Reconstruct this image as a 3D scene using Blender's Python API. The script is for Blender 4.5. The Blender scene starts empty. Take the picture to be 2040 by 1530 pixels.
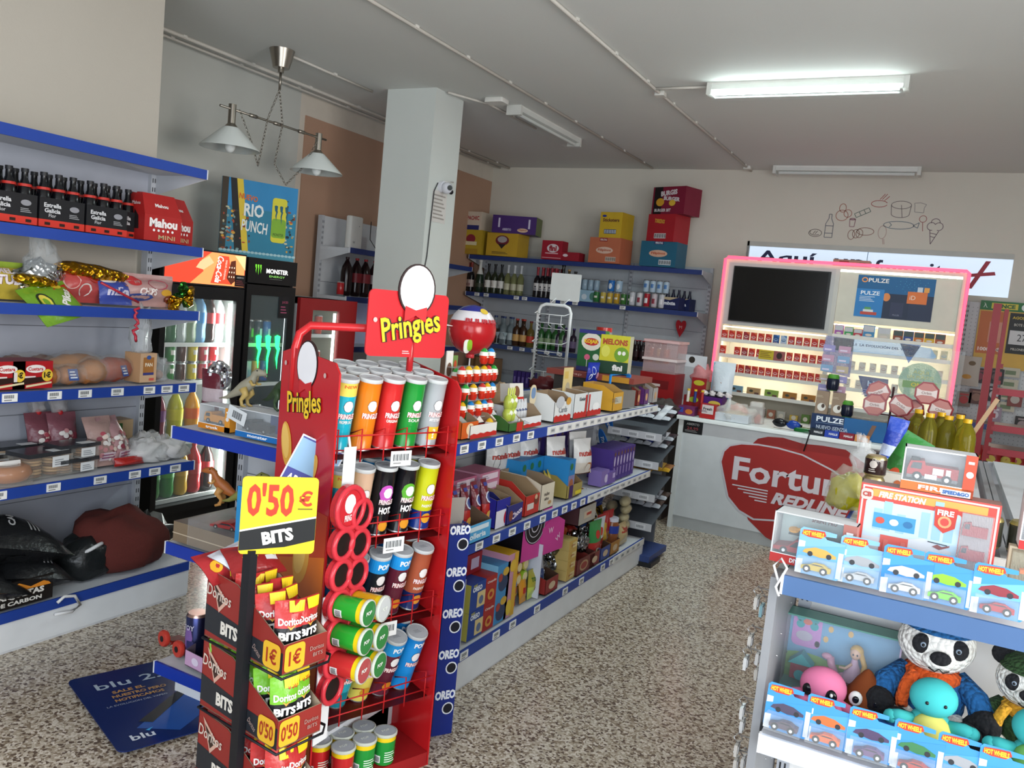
# Corner shop with snack stands, shelving, a counter and a lit cigarette cabinet
import bpy, math, random
from math import sin, cos, pi, radians as rad
from mathutils import Vector, Matrix, Euler
from mathutils.geometry import tessellate_polygon
random.seed(7)
SC = bpy.context.scene
COL = SC.collection
# ---------------- camera ----------------
FPX = 1650.0
YAW, PIT, ROL, CH = rad(27.54), rad(-5.52), rad(5.56), 1.65
_f = Vector((-sin(YAW)*cos(PIT), cos(YAW)*cos(PIT), sin(PIT)))
_r = Vector((cos(YAW), sin(YAW), 0)); _u = _r.cross(_f)
CR = _r*cos(ROL) + _u*sin(ROL); CU = -_r*sin(ROL) + _u*cos(ROL); CC = Vector((0, 0, CH))
cam = bpy.data.cameras.new('camera'); camo = bpy.data.objects.new('camera', cam); COL.objects.link(camo)
cam.sensor_width = 36; cam.lens = FPX/2040*36; cam.clip_start = 0.05
camo.matrix_world = Matrix(((CR.x, CU.x, -_f.x, CC.x), (CR.y, CU.y, -_f.y, CC.y), (CR.z, CU.z, -_f.z, CC.z), (0, 0, 0, 1)))
SC.camera = camo
SC.view_settings.view_transform = 'Standard'; SC.view_settings.look = 'None'
SC.view_settings.exposure = 0.2; SC.view_settings.gamma = 1
def at(px, py, **k):
    "the point where the sight line through a photo pixel meets the plane x=, y= or z="
    d = CR*((px-1020)/FPX) - CU*((py-765)/FPX) + _f
    a, v = list(k.items())[0]; i = 'xyz'.index(a)
    return CC + d*((v-CC[i])/d[i])
# ---------------- daylight and lamps ----------------
w = bpy.data.worlds.new('daylight'); SC.world = w; w.use_nodes = True
w.node_tree.nodes['Background'].inputs[0].default_value = (0.75, 0.86, 1.0, 1)
w.node_tree.nodes['Background'].inputs[1].default_value = 1.0
def area(name, loc, target, sx, sy, power, col, spread=180):
    l = bpy.data.lights.new(name, 'AREA'); l.shape = 'RECTANGLE'; l.size = sx; l.size_y = sy
    l.energy = power; l.color = col; l.spread = rad(spread)
    o = bpy.data.objects.new(name, l); COL.objects.link(o); o.location = loc
    o.rotation_euler = (Vector(target)-Vector(loc)).to_track_quat('-Z', 'Y').to_euler(); return o
area('shop_window_daylight', (0.6, -1.35, 1.6), (0.2, 6, 1.1), 4.6, 2.5, 150, (0.86, 0.93, 1.0))
area('toy_shelf_fill', (2.9, 1.6, 1.7), (-.4, 2.4, .3), 2.0, 1.9, 80, (1.0, 0.96, 0.9), 120)  # added fill from the right, aimed low to brighten the toy shelf
# ---------------- materials ----------------
_M = {}
def lin(h):
    return tuple(((c/12.92) if c <= .04045 else ((c+.055)/1.055)**2.4) for c in (int(h[i:i+2], 16)/255 for i in (0, 2, 4))) + (1,)
def M(key):
    if key in _M: return _M[key]
    m = bpy.data.materials.new(key); m.use_nodes = True; _M[key] = m
    nt = m.node_tree; b = nt.nodes['Principled BSDF']
    hx, _, cl = key.partition(':')
    c = lin(hx); b.inputs['Base Color'].default_value = c
    r = {'': .45, 'm': .85, 'g': .18, 's': .28, 'x': .3, 'c': .9, 'k': .9}.get(cl[:1], .45)
    b.inputs['Roughness'].default_value = r
    b.inputs['Specular IOR Level'].default_value = .35
    if cl in ('', 'm', 'c', 'k'):        # faint procedural mottling / weave
        n = nt.nodes.new('ShaderNodeTexNoise'); n.inputs['Scale'].default_value = 9 if cl != 'k' else 260
        t = nt.nodes.new('ShaderNodeTexCoord'); nt.links.new(t.outputs['Object'], n.inputs['Vector'])
        x = nt.nodes.new('ShaderNodeMix'); x.data_type = 'RGBA'
        nt.links.new(n.outputs[0], x.inputs[0])
        k = .1 if cl != 'k' else .35
        x.inputs[6].default_value = tuple(v*(1-k) for v in c[:3])+(1,); x.inputs[7].default_value = tuple(min(1, v*(1+k*.6)) for v in c[:3])+(1,)
        nt.links.new(x.outputs[2], b.inputs['Base Color'])
        if cl == 'k':
            bp = nt.nodes.new('ShaderNodeBump'); bp.inputs['Strength'].default_value = .5; bp.inputs['Distance'].default_value = .003
            nt.links.new(n.outputs[0], bp.inputs['Height']); nt.links.new(bp.outputs[0], b.inputs['Normal'])
    if cl == 's': b.inputs['Metallic'].default_value = .9
    if cl[:1] == 'e': b.inputs['Emission Color'].default_value = c; b.inputs['Emission Strength'].default_value = float(cl[1:])
    if cl == 'x':                        # shiny crumpled film
        n = nt.nodes.new('ShaderNodeTexNoise'); n.inputs['Scale'].default_value = 38
        bp = nt.nodes.new('ShaderNodeBump'); bp.inputs['Strength'].default_value = .35; bp.inputs['Distance'].default_value = .01
        t = nt.nodes.new('ShaderNodeTexCoord'); nt.links.new(t.outputs['Object'], n.inputs['Vector'])
        nt.links.new(n.outputs[0], bp.inputs['Height']); nt.links.new(bp.outputs[0], b.inputs['Normal'])
    if cl == 'f':                        # metal foil, crumpled
        b.inputs['Metallic'].default_value = 1; b.inputs['Roughness'].default_value = .2
        n = nt.nodes.new('ShaderNodeTexVoronoi'); n.inputs['Scale'].default_value = 45
        bp = nt.nodes.new('ShaderNodeBump'); bp.inputs['Strength'].default_value = .7; bp.inputs['Distance'].default_value = .02
        t = nt.nodes.new('ShaderNodeTexCoord'); nt.links.new(t.outputs['Object'], n.inputs['Vector'])
        nt.links.new(n.outputs[0], bp.inputs['Height']); nt.links.new(bp.outputs[0], b.inputs['Normal'])
    if cl[:1] == 't':                    # thin clear film / plastic, opacity in percent
        a = int(cl[1:] or 25)/100
        b.inputs['Alpha'].default_value = a; b.inputs['Roughness'].default_value = .12
        n = nt.nodes.new('ShaderNodeTexNoise'); n.inputs['Scale'].default_value = 30
        bp = nt.nodes.new('ShaderNodeBump'); bp.inputs['Strength'].default_value = .5; bp.inputs['Distance'].default_value = .01
        nt.links.new(n.outputs[0], bp.inputs['Height']); nt.links.new(bp.outputs[0], b.inputs['Normal'])
    if cl == 'l':                        # coloured glass / liquid
        b.inputs['Transmission Weight'].default_value = .75; b.inputs['Roughness'].default_value = .05; b.inputs['IOR'].default_value = 1.2
    return m
def nodemat(name, fn):
    m = bpy.data.materials.new(name); m.use_nodes = True; _M[name] = m
    fn(m.node_tree, m.node_tree.nodes['Principled BSDF']); return name
def _terr(nt, b):
    t = nt.nodes.new('ShaderNodeTexCoord'); n1 = nt.nodes.new('ShaderNodeTexVoronoi'); n1.inputs['Scale'].default_value = 105
    n1.inputs['Randomness'].default_value = 1
    nt.links.new(t.outputs['Object'], n1.inputs['Vector'])
    sp = nt.nodes.new('ShaderNodeSeparateColor'); nt.links.new(n1.outputs['Color'], sp.inputs[0])
    r = nt.nodes.new('ShaderNodeValToRGB'); e = r.color_ramp.elements; r.color_ramp.interpolation = 'CONSTANT'
    e[0].position = 0; e[0].color = lin('66564a'); e[1].position = .16; e[1].color = lin('92826f')
    for p, c in ((.34, 'b7aa97'), (.58, 'ccc1b0'), (.8, 'dfd5c7')):
        q = e.new(p); q.color = lin(c)
    nt.links.new(sp.outputs[0], r.inputs[0])
    n2 = nt.nodes.new('ShaderNodeTexNoise'); n2.inputs['Scale'].default_value = 160; nt.links.new(t.outputs['Object'], n2.inputs['Vector'])
    x = nt.nodes.new('ShaderNodeMix'); x.data_type = 'RGBA'; x.blend_type = 'MULTIPLY'; x.inputs[0].default_value = .55
    r2 = nt.nodes.new('ShaderNodeValToRGB'); r2.color_ramp.elements[0].position = .35; r2.color_ramp.elements[1].position = .55
    r2.color_ramp.elements[0].color = (.48, .41, .35, 1)
    nt.links.new(n2.outputs[0], r2.inputs[0]); nt.links.new(r.outputs[0], x.inputs[6]); nt.links.new(r2.outputs[0], x.inputs[7])
    nt.links.new(x.outputs[2], b.inputs['Base Color']); b.inputs['Roughness'].default_value = .22
nodemat('terrazzo', _terr)
def _paint(c1, c2, sc=1.3, rough=.75):
    def f(nt, b):
        t = nt.nodes.new('ShaderNodeTexCoord'); n = nt.nodes.new('ShaderNodeTexNoise'); n.inputs['Scale'].default_value = sc; n.inputs['Detail'].default_value = 4
        nt.links.new(t.outputs['Object'], n.inputs['Vector'])
        r = nt.nodes.new('ShaderNodeValToRGB'); r.color_ramp.elements[0].color = lin(c1); r.color_ramp.elements[1].color = lin(c2)
        nt.links.new(n.outputs[0], r.inputs[0]); nt.links.new(r.outputs[0], b.inputs['Base Color']); b.inputs['Roughness'].default_value = rough
        n2 = nt.nodes.new('ShaderNodeTexNoise'); n2.inputs['Scale'].default_value = 90
        bp = nt.nodes.new('ShaderNodeBump'); bp.inputs['Strength'].default_value = .12; bp.inputs['Distance'].default_value = .004
        nt.links.new(t.outputs['Object'], n2.inputs['Vector']); nt.links.new(n2.outputs[0], bp.inputs['Height']); nt.links.new(bp.outputs[0], b.inputs['Normal'])
    return f
nodemat('wall_cream', _paint('c9c3b6', 'd8d3c7')); nodemat('ceiling_white', _paint('d3d4d0', 'dedfdb', .6))
nodemat('wall_taupe', _paint('aca59a', 'b8b1a6')); nodemat('wall_beige', _paint('a98670', 'b8937b')); nodemat('column_paint', _paint('c9cfcb', 'd6d9d4'))
nodemat('wall_grey', _paint('b9bab4', 'cbcbc5', .8))
def _crochet(c):
    def f(nt, b):
        b.inputs['Base Color'].default_value = lin(c); b.inputs['Roughness'].default_value = .95
        t = nt.nodes.new('ShaderNodeTexCoord'); v = nt.nodes.new('ShaderNodeTexVoronoi'); v.inputs['Scale'].default_value = 95
        nt.links.new(t.outputs['Object'], v.inputs['Vector'])
        bp = nt.nodes.new('ShaderNodeBump'); bp.inputs['Strength'].default_value = 1; bp.inputs['Distance'].default_value = .008; bp.invert = True
        nt.links.new(v.outputs[0], bp.inputs['Height']); nt.links.new(bp.outputs[0], b.inputs['Normal'])
    return f
for n_, c_ in (('yarn_white', 'e9e6df'), ('yarn_black', '16161a'), ('yarn_blue', '1c5f9a'), ('yarn_orange', 'd9581c'), ('yarn_green', '2d4a26'), ('yarn_mustard', 'd9a02a')):
    nodemat(n_, _crochet(c_))
# ---------------- mesh builder ----------------
_glyph = {}
def glyph(s, bold=0, shear=0):
    k = (s, bold, shear)
    if k not in _glyph:
        c = bpy.data.curves.new('txt', 'FONT'); c.body = s; c.offset = bold; c.shear = shear; c.resolution_u = 2; c.fill_mode = 'BOTH'
        o = bpy.data.objects.new('txt', c); COL.objects.link(o)
        me = bpy.data.meshes.new_from_object(o.evaluated_get(bpy.context.evaluated_depsgraph_get()))
        vs = [(v.co.x, v.co.y) for v in me.vertices]; fs = [tuple(p.vertices) for p in me.polygons]
        bpy.data.objects.remove(o); bpy.data.curves.remove(c); bpy.data.meshes.remove(me)
        if vs:
            x0 = min(v[0] for v in vs); x1 = max(v[0] for v in vs); y0 = min(v[1] for v in vs); y1 = max(v[1] for v in vs)
        else: x0 = x1 = y0 = y1 = 0
        _glyph[k] = ([(v[0]-x0, v[1]-y0) for v in vs], fs, max(x1-x0, 1e-6), max(y1-y0, 1e-6))
    return _glyph[k]
class B:
    def __init__(s): s.v = []; s.f = []; s.m = []; s.sm = []; s.mats = []; s.T = Matrix.Identity(4); s.fr = None
    def mi(s, c):
        if c not in s.mats: s.mats.append(c)
        return s.mats.index(c)
    def add(s, vs, fs, c, smooth=False):
        n = len(s.v); T = s.T
        s.v += [tuple(T @ Vector(v)) for v in vs]
        many = isinstance(c, list)
        for i, f in enumerate(fs):
            s.f.append(tuple(n+k for k in f)); s.m.append(s.mi(c[i] if many else c)); s.sm.append(smooth)
        return s
    def at(s, x=0, y=0, z=0, rx=0, ry=0, rz=0, sc=1):
        s.T = Matrix.Translation((x, y, z)) @ Euler((rx, ry, rz)).to_matrix().to_4x4() @ Matrix.Scale(sc, 4); return s
    def box(s, x0, x1, y0, y1, z0, z1, c, front=None, top=None, side=None, back=None):
        vs = [(x0, y0, z0), (x1, y0, z0), (x1, y1, z0), (x0, y1, z0), (x0, y0, z1), (x1, y0, z1), (x1, y1, z1), (x0, y1, z1)]
        fs = [(0, 1, 5, 4), (1, 2, 6, 5), (2, 3, 7, 6), (3, 0, 4, 7), (4, 5, 6, 7), (3, 2, 1, 0)]
        return s.add(vs, fs, [front or c, side or c, back or c, side or c, top or c, c])
    def cbox(s, x, y, z, sx, sy, sz, c, **k): return s.box(x-sx/2, x+sx/2, y-sy/2, y+sy/2, z, z+sz, c, **k)
    def rbox(s, x0, x1, y0, y1, z0, z1, c, r=.01):
        "box with rounded vertical edges and softened top"
        pts = rrect((x0+x1)/2, (y0+y1)/2, x1-x0, y1-y0, r); n = len(pts)
        ip = rrect((x0+x1)/2, (y0+y1)/2, x1-x0-r*.8, y1-y0-r*.8, r*.7)
        vs = [(p[0], p[1], z0) for p in pts]+[(p[0], p[1], z1-r*.4) for p in pts]+[(p[0], p[1], z1) for p in ip]
        fs = [(k*n+i, k*n+(i+1) % n, (k+1)*n+(i+1) % n, (k+1)*n+i) for k in (0, 1) for i in range(n)]
        s.add(vs, fs, c, True); return s.add([v for v in vs[2*n:]]+vs[:n], [tuple(range(n)), tuple(range(2*n-1, n-1, -1))], c)
    def lathe(s, prof, cols, n=16, x=0, y=0, z=0, cap=True, smooth=True):
        "prof [(r,z)...]; cols one colour or one per segment"
        vs = [(x+r*cos(2*pi*i/n), y+r*sin(2*pi*i/n), z+h) for r, h in prof for i in range(n)]; fs = []; cs = []
        for k in range(len(prof)-1):
            for i in range(n):
                fs.append((k*n+i, k*n+(i+1) % n, (k+1)*n+(i+1) % n, (k+1)*n+i)); cs.append(cols if isinstance(cols, str) else cols[k])
        s.add(vs, fs, cs, smooth)
        if cap:
            c0 = cols if isinstance(cols, str) else cols[0]; c1 = cols if isinstance(cols, str) else cols[-1]
            L = len(prof)-1
            if prof[0][0] > 1e-5: s.add(vs[:n], [tuple(range(n-1, -1, -1))], c0)
            if prof[-1][0] > 1e-5: s.add(vs[L*n:], [tuple(range(n))], c1)
        return s
    def cyl(s, r, z0, z1, c, n=16, x=0, y=0, r2=None): return s.lathe([(r, z0), (r if r2 is None else r2, z1)], c, n, x, y)
    def tube(s, pts, r, c, n=6, closed=False):
        P = [Vector(p) for p in pts]; m = len(P); vs = []; fs = []
        up = None
        for i, p in enumerate(P):
            if closed: d = (P[(i+1) % m]-P[i-1])
            else: d = (P[min(i+1, m-1)]-P[max(i-1, 0)])
            d.normalize()
            if up is None or abs(up.dot(d)) > .95: up = Vector((0, 0, 1)) if abs(d.z) < .9 else Vector((1, 0, 0))
            a = d.cross(up).normalized(); up = a.cross(d).normalized()
            vs += [tuple(p+a*(r*cos(2*pi*k/n))+up*(r*sin(2*pi*k/n))) for k in range(n)]
        for i in range(m if closed else m-1):
            j = (i+1) % m
            fs += [(i*n+k, j*n+k, j*n+(k+1) % n, i*n+(k+1) % n) for k in range(n)]
        if not closed: fs += [tuple(range(n)), tuple(range(m*n-1, (m-1)*n-1, -1))]
        return s.add(vs, fs, c, True)
    def ball(s, x, y, z, rx, ry=None, rz=None, c='ffffff', n=14, cfn=None):
        ry = rx if ry is None else ry; rz = rx if rz is None else rz; h = n//2+1
        vs = []; fs = []; cs = []
        for j in range(h+1):
            t = pi*j/h
            for i in range(n):
                vs.append((x+rx*sin(t)*cos(2*pi*i/n), y+ry*sin(t)*sin(2*pi*i/n), z-rz*cos(t)))
        for j in range(h):
            for i in range(n):
                fs.append((j*n+i, j*n+(i+1) % n, (j+1)*n+(i+1) % n, (j+1)*n+i)); cs.append(cfn((j+.5)/h) if cfn else c)
        return s.add(vs, fs, cs, True)
    def ext(s, pts, o, ux, uy, t, c, ce=None):
        "extrude a 2D outline: origin o, axes ux uy, thickness t along ux x uy (front face at o)"
        o = Vector(o); ux = Vector(ux); uy = Vector(uy); nn = ux.cross(uy).normalized(); n = len(pts)
        F = [o+ux*p[0]+uy*p[1] for p in pts]; K = [p-nn*t for p in F]
        tr = tessellate_polygon([[Vector((p[0], p[1], 0)) for p in pts]])
        a = sum(pts[i][0]*pts[(i+1) % n][1]-pts[(i+1) % n][0]*pts[i][1] for i in range(n))
        ff = []
        for t3 in tr:
            q = [pts[i] for i in t3]; ar = (q[1][0]-q[0][0])*(q[2][1]-q[0][1])-(q[2][0]-q[0][0])*(q[1][1]-q[0][1])
            ff.append(tuple(t3) if ar > 0 else tuple(reversed(t3)))
        s.add(F, ff, c); s.add(K, [tuple(reversed(f)) for f in ff], c)
        sd = [(i, (i+1) % n, n+(i+1) % n, n+i) for i in range(n)]
        if a > 0: sd = [tuple(reversed(f)) for f in sd]
        return s.add(F+K, sd, ce or c)
    # ---- printing on a surface: set a frame first, then place shapes in (u,v) ----
    def flat(s, o, ux, uy, off=.0006):
        o = Vector(o); ux = Vector(ux).normalized(); uy = Vector(uy).normalized(); nn = ux.cross(uy)
        s.fr = lambda u, v, d=0: o+ux*u+uy*v+nn*(off+d); s.cy = False; return s
    def roundf(s, r, z0=0, a0=0, off=.0006, cx=0, cy=0):
        s.fr = lambda u, v, d=0: Vector((cx+(r+off+d)*sin(a0+u/r), cy-(r+off+d)*cos(a0+u/r), z0+v)); s.cy = True; return s
    def rect(s, u, v, w, h, c, d=0):
        n = max(1, int(w/.008)) if s.cy else 1
        vs = []; fs = []
        for i in range(n+1):
            for vv in (v, v+h): vs.append(s.fr(u+w*i/n, vv, d))
        fs = [(2*i, 2*i+2, 2*i+3, 2*i+1) for i in range(n)]
        return s.add(vs, fs, c)
    def poly(s, pts, c, d=0):
        tr = tessellate_polygon([[Vector((p[0], p[1], 0)) for p in pts]]); ff = []
        for t3 in tr:
            q = [pts[i] for i in t3]; ar = (q[1][0]-q[0][0])*(q[2][1]-q[0][1])-(q[2][0]-q[0][0])*(q[1][1]-q[0][1])
            ff.append(tuple(t3) if ar > 0 else tuple(reversed(t3)))
        return s.add([s.fr(p[0], p[1], d) for p in pts], ff, c)
    def disc(s, u, v, a, b, c, d=0, n=16, rot=0):
        if s.cy:  # strips so the print hugs the curve
            vs = []; m = 8
            for i in range(m+1):
                x = -a+2*a*i/m; y = b*math.sqrt(max(0, 1-(x/a)**2)); vs += [s.fr(u+x, v-y, d), s.fr(u+x, v+y, d)]
            return s.add(vs, [(2*i, 2*i+2, 2*i+3, 2*i+1) for i in range(m)], c)
        return s.poly([(u+a*cos(t)*cos(rot)-b*sin(t)*sin(rot), v+a*cos(t)*sin(rot)+b*sin(t)*cos(rot)) for t in [2*pi*i/n for i in range(n)]], c, d)
    def ring(s, u, v, a, b, t, c, d=0, n=20):
        vs = []; 
        for i in range(n): 
            q = 2*pi*i/n; vs += [s.fr(u+a*cos(q), v+b*sin(q), d), s.fr(u+(a-t)*cos(q), v+(b-t)*sin(q), d)]
        return s.add(vs, [(2*i, (2*i+2) % (2*n), (2*i+3) % (2*n), 2*i+1) for i in range(n)], c)
    def text(s, st, u, v, h, c, w=None, d=.0004, bold=0, shear=0, al='C', rot=0, out=None, ow=.012):
        "text centred on (u,v), height h, optional total width w, optional outline colour"
        if out: s.text(st, u, v, h, out, w, d, bold+ow*2, shear, al, rot); d += .0004
        vs, fs, W, H = glyph(st, bold, shear)
        sy = h/H; sx = sy if w is None else w/W
        ox = {'C': -W*sx/2, 'L': 0, 'R': -W*sx}[al]
        cr, sr = cos(rot), sin(rot); P = []
        for x, y in vs:
            a = ox+x*sx; b = y*sy-h/2; P.append(s.fr(u+a*cr-b*sr, v+a*sr+b*cr, d))
        return s.add(P, fs, c)
    def lines(s, u, v, w, h, n, c, d=.0003):
        "fine print: n thin bars"
        for i in range(n): s.rect(u, v+h*(i+.25)/n, w*(1-.25*((i*7) % 3)/2), h/n*.4, c, d)
        return s
    def bars(s, u, v, w, h, c='222222', d=.0004):
        "barcode"
        x = 0; k = 0
        while x < w*.97:
            t = w*(.02+.02*((k*5) % 3)); s.rect(u+x, v, t, h, c, d); x += t*1.9; k += 1
        return s
def rrect(x, y, w, h, r, k=4):
    p = []
    for cx, cy, a in ((x+w/2-r, y+h/2-r, 0), (x-w/2+r, y+h/2-r, pi/2), (x-w/2+r, y-h/2+r, pi), (x+w/2-r, y-h/2+r, 1.5*pi)):
        p += [(cx+r*cos(a+pi/2*i/k), cy+r*sin(a+pi/2*i/k)) for i in range(k+1)]
    return p
def mesh(b, name='mesh'):
    me = bpy.data.meshes.new(name); me.from_pydata(b.v, [], b.f)
    for c in b.mats: me.materials.append(M(c))
    me.polygons.foreach_set('material_index', b.m); me.polygons.foreach_set('use_smooth', b.sm); me.update(); return me
def _me(x, nm): return mesh(x, nm) if isinstance(x, B) else x
def prep(p):
    "turn builders into shared mesh data: p is a mesh/builder, or a list of (part, mesh[, subparts[, label]])"
    if isinstance(p, B): return mesh(p)
    if isinstance(p, list): return [(q[0], _me(q[1], q[0]), prep(q[2]) if len(q) > 2 and q[2] else None, q[3] if len(q) > 3 else None) for q in p]
    return p
def thing(name, cat, label, parts, loc=(0, 0, 0), rz=0, rx=0, ry=0, group=None, kind=None, sc=1, mat=None):
    parts = prep(parts)
    o = bpy.data.objects.new(name, parts if not isinstance(parts, list) else None); COL.objects.link(o)
    if mat is not None: o.matrix_world = mat
    else:
        o.location = loc; o.rotation_euler = (rx, ry, rz)
        if sc != 1: o.scale = (sc,)*3 if not isinstance(sc, tuple) else sc
    if kind: o['kind'] = kind
    if label: o['label'] = label
    if cat and kind != 'structure': o['category'] = cat
    if group: o['group'] = group
    if isinstance(parts, list):
        o.empty_display_size = .05
        for q in parts: _child(q, o)
    return o
def _child(q, par):
    c = bpy.data.objects.new(q[0], q[1]); COL.objects.link(c); c.parent = par
    if q[3]: c['label'] = q[3]
    for s in q[2] or (): _child(s, c)
def struct(name, b): return thing(name, None, None, b, kind='structure')
_ON = ['', 'second', 'third', 'fourth', 'fifth', 'sixth', 'seventh', 'eighth', 'ninth', 'tenth', 'eleventh', 'twelfth', 'thirteenth', 'fourteenth']
def nth(i, n, a='left', b='right'):
    if n == 1: return 'only'
    if i == 0: return a+'most'
    if i == n-1: return b+'most'
    return _ON[i]+' from the '+a if i <= (n-1)/2 else _ON[n-1-i]+' from the '+b
# ================= room =================
CZ, BY, LX, NX = 3.2, 8.5, -4.95, -3.78
b = B(); b.box(-5.2, 3.1, -1.6, BY+.1, -.1, 0, 'terrazzo'); struct('floor', b)
b = B(); b.box(-5.2, 3.1, -1.6, BY+.1, CZ, CZ+.1, 'ceiling_white'); struct('ceiling', b)
b = B(); b.box(-4.95, NX, -1.6, 3.0, 0, CZ, 'wall_taupe'); struct('wall_left_front', b)
b = B(); b.box(LX-.1, LX, 3.0, 5.28, 0, CZ, 'wall_grey'); struct('wall_left', b)
b = B(); b.box(LX-.1, LX, 5.28, BY, 0, CZ, 'd3cabd'); b.box(LX, LX+.012, 5.34, BY-.02, 0, 3.03, 'wall_beige'); struct('wall_left_rear', b)
b = B(); wx0, wx1, wz0, wz1 = -1.93, .38, 2.12, 2.5
b.box(LX-.1, wx0, BY, BY+.15, 0, CZ, 'wall_cream'); b.box(wx1, 3.1, BY, BY+.15, 0, CZ, 'wall_cream')
b.box(wx0, wx1, BY, BY+.15, wz1, CZ, 'wall_cream'); b.box(wx0, wx1, BY, BY+.15, 0, wz0, 'wall_cream')
struct('wall_back', b)
b = B(); b.box(3.0, 3.1, -1.6, .4, 0, CZ, 'wall_cream'); b.box(3.0, 3.1, 4.0, BY, 0, CZ, 'wall_cream'); b.box(3.0, 3.1, .4, 4, 2.75, CZ, 'wall_cream'); b.box(3.0, 3.1, .4, 4, 0, .3, 'wall_cream'); struct('wall_right', b)
b = B(); b.box(-3.8, -1.9, -1.6, -1.5, 0, CZ, 'wall_cream'); b.box(2.95, 3.1, -1.6, -1.5, 0, CZ, 'wall_cream'); b.box(-1.9, 2.95, -1.6, -1.5, 2.9, CZ, 'wall_cream'); b.box(-1.9, 2.95, -1.6, -1.5, 0, .25, 'wall_cream'); struct('wall_front', b)
b = B(); b.box(-4.09, -3.64, 5.3, 5.69, 0, CZ, 'column_paint'); struct('wall_column', b)
# lit sign window in the back wall
b = B(); b.box(wx0, wx1, BY-.012, BY+.03, wz1-.045, wz1, 'b9b9b2')
b.box(wx0, wx0+.02, BY-.012, BY+.03, wz0, wz1, '8a8a86')
f = B(); f.box(wx0+.02, wx1, BY+.02, BY+.04, wz0, wz1-.045, 'c3d2e2:e.75')
f.flat((wx0, BY+.019, 0), (1, 0, 0), (0, 0, 1), .001)
f.rect(1.12, wz0, .006, .4, '7d93aa')
f.text('Aquí  un', .6, 2.34, .16, '1f2350', w=1.0, bold=.02)
f.text('favoritas', 1.57, 2.32, .14, '1f2350', w=.76, bold=.02)
u0 = 2.04
f.poly([(u0-.13, 2.27), (u0-.12, 2.30), (u0+.14, 2.34), (u0+.15, 2.31)], 'a32438', .001); f.poly([(u0-.06, 2.18), (u0+.06, 2.43), (u0+.1, 2.43), (u0-.02, 2.18)], 'a32438', .0015)
thing('window_1', None, None, [('frame', b), ('lit_sign_panel', f)], kind='structure')
# drawings on the back wall
def doodle(nm, cx, cz, strokes, c, lab):
    b = B(); b.flat((cx, BY, cz), (1, 0, 0), (0, 0, 1), .001)
    for st in strokes:
        for (x0, y0), (x1, y1) in zip(st, st[1:]):
            dx, dy = x1-x0, y1-y0; L = math.hypot(dx, dy) or 1; ox, oy = -dy/L*.003, dx/L*.003
            b.poly([(x0-ox, y0-oy), (x1-ox, y1-oy), (x1+ox, y1+oy), (x0+ox, y0+oy)], c)
    thing('wall_drawing', 'drawing', lab, b, group='food drawings above the lit window')
def el(x, y, a, c, t0=0, t1=2*pi, n=18): return [(x+a*cos(t0+(t1-t0)*i/n), y+c*sin(t0+(t1-t0)*i/n)) for i in range(n+1)]
def dz(px, py): q = at(px, py, y=BY); return q.x, q.z
dr = [
 ('bread bun outline, lowest and furthest left drawing', 1624, 464, [el(0, 0, .06, .035), el(0, .005, .05, .025, 2.6, 5.5), [(-.02, -.01), (.0, .02)], [(.0, -.01), (.02, .02)]], '6b6058'),
 ('tall bottle outline with a band label', 1652, 452, [[(-.035, -.1), (-.035, .03), (-.012, .08), (-.012, .12), (.012, .12), (.012, .08), (.035, .03), (.035, -.1), (-.035, -.1)], [(-.035, .01), (.035, .01)], [(-.035, -.06), (.035, -.06)]], '5a5c68'),
 ('red ham and fruit outline', 1678, 425, [el(0, .05, .03, .04), el(0, -.02, .055, .05), el(.05, .0, .035, .035)], 'a0604c'),
 ('green chocolate bar grid outline', 1719, 420, [[(-.07, -.03), (.05, .03), (.07, -.005), (-.05, -.065), (-.07, -.03)], [(-.03, -.012), (-.01, -.045)], [(.01, .008), (.03, -.025)]], '5b6b62'),
 ('sausage outline with chilli flames', 1752, 406, [el(0, 0, .07, .03, .3, 6.0), [(.0, .04), (.04, .09)], [(.02, .04), (.06, .09)], [(.04, .03), (.08, .07)]], 'a04a44'),
 ('wheel of cheese outline with a cut wedge', 1795, 415, [el(0, .03, .085, .035), [(-.085, .03), (-.075, -.06)], el(0, -.055, .075, .03, pi, 2*pi), [(.085, .03), (.075, -.06)], [(0, .03), (.02, -.085)]], '7d7470'),
 ('slice of bread outline', 1833, 414, [[(-.04, -.04), (-.045, .02), (-.05, .04), (.0, .045), (.05, .03), (.035, .0), (.035, -.045), (-.04, -.04)]], '9a9490'),
 ('small jar outline in the middle', 1698, 443, [[(-.02, -.04), (-.025, .03), (.025, .03), (.02, -.04), (-.02, -.04)], el(0, .03, .025, .008)], '8a5a66'),
 ('sliced loaf outline at the bottom', 1712, 465, [el(.05, .02, .075, .035), el(-.07, -.015, .03, .045), el(-.03, -.005, .03, .04), el(.0, 0, .03, .04)], '8a6456'),
 ('ice lolly outline', 1757, 467, [el(0, .02, .035, .06), [(.01, -.04), (.02, -.09)], [(.02, -.04), (.03, -.09)]], 'b49a90'),
 ('blue grey fish outline', 1795, 449, [el(-.02, 0, .13, .035), [(.1, 0), (.15, .03), (.14, -.02), (.1, 0)], [(-.1, .02), (-.08, 0), (-.1, -.02)]], '62727c'),
 ('lollipop outline beside the fish tail', 1838, 443, [el(0, .03, .03, .03), [(0, .0), (.01, -.08)]], 'a0605a'),
 ('ice cream cone outline, furthest right drawing', 1862, 458, [el(-.03, .03, .035, .035, .5, 5), el(.03, .03, .035, .035, -1.9, 2.6), el(0, .07, .035, .03, -.3, 3.5), [(-.04, 0), (-.02, -.13), (.035, -.01)], [(-.035, -.03), (.02, -.04)], [(-.03, -.06), (.01, -.07)]], '6e5660')]
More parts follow.
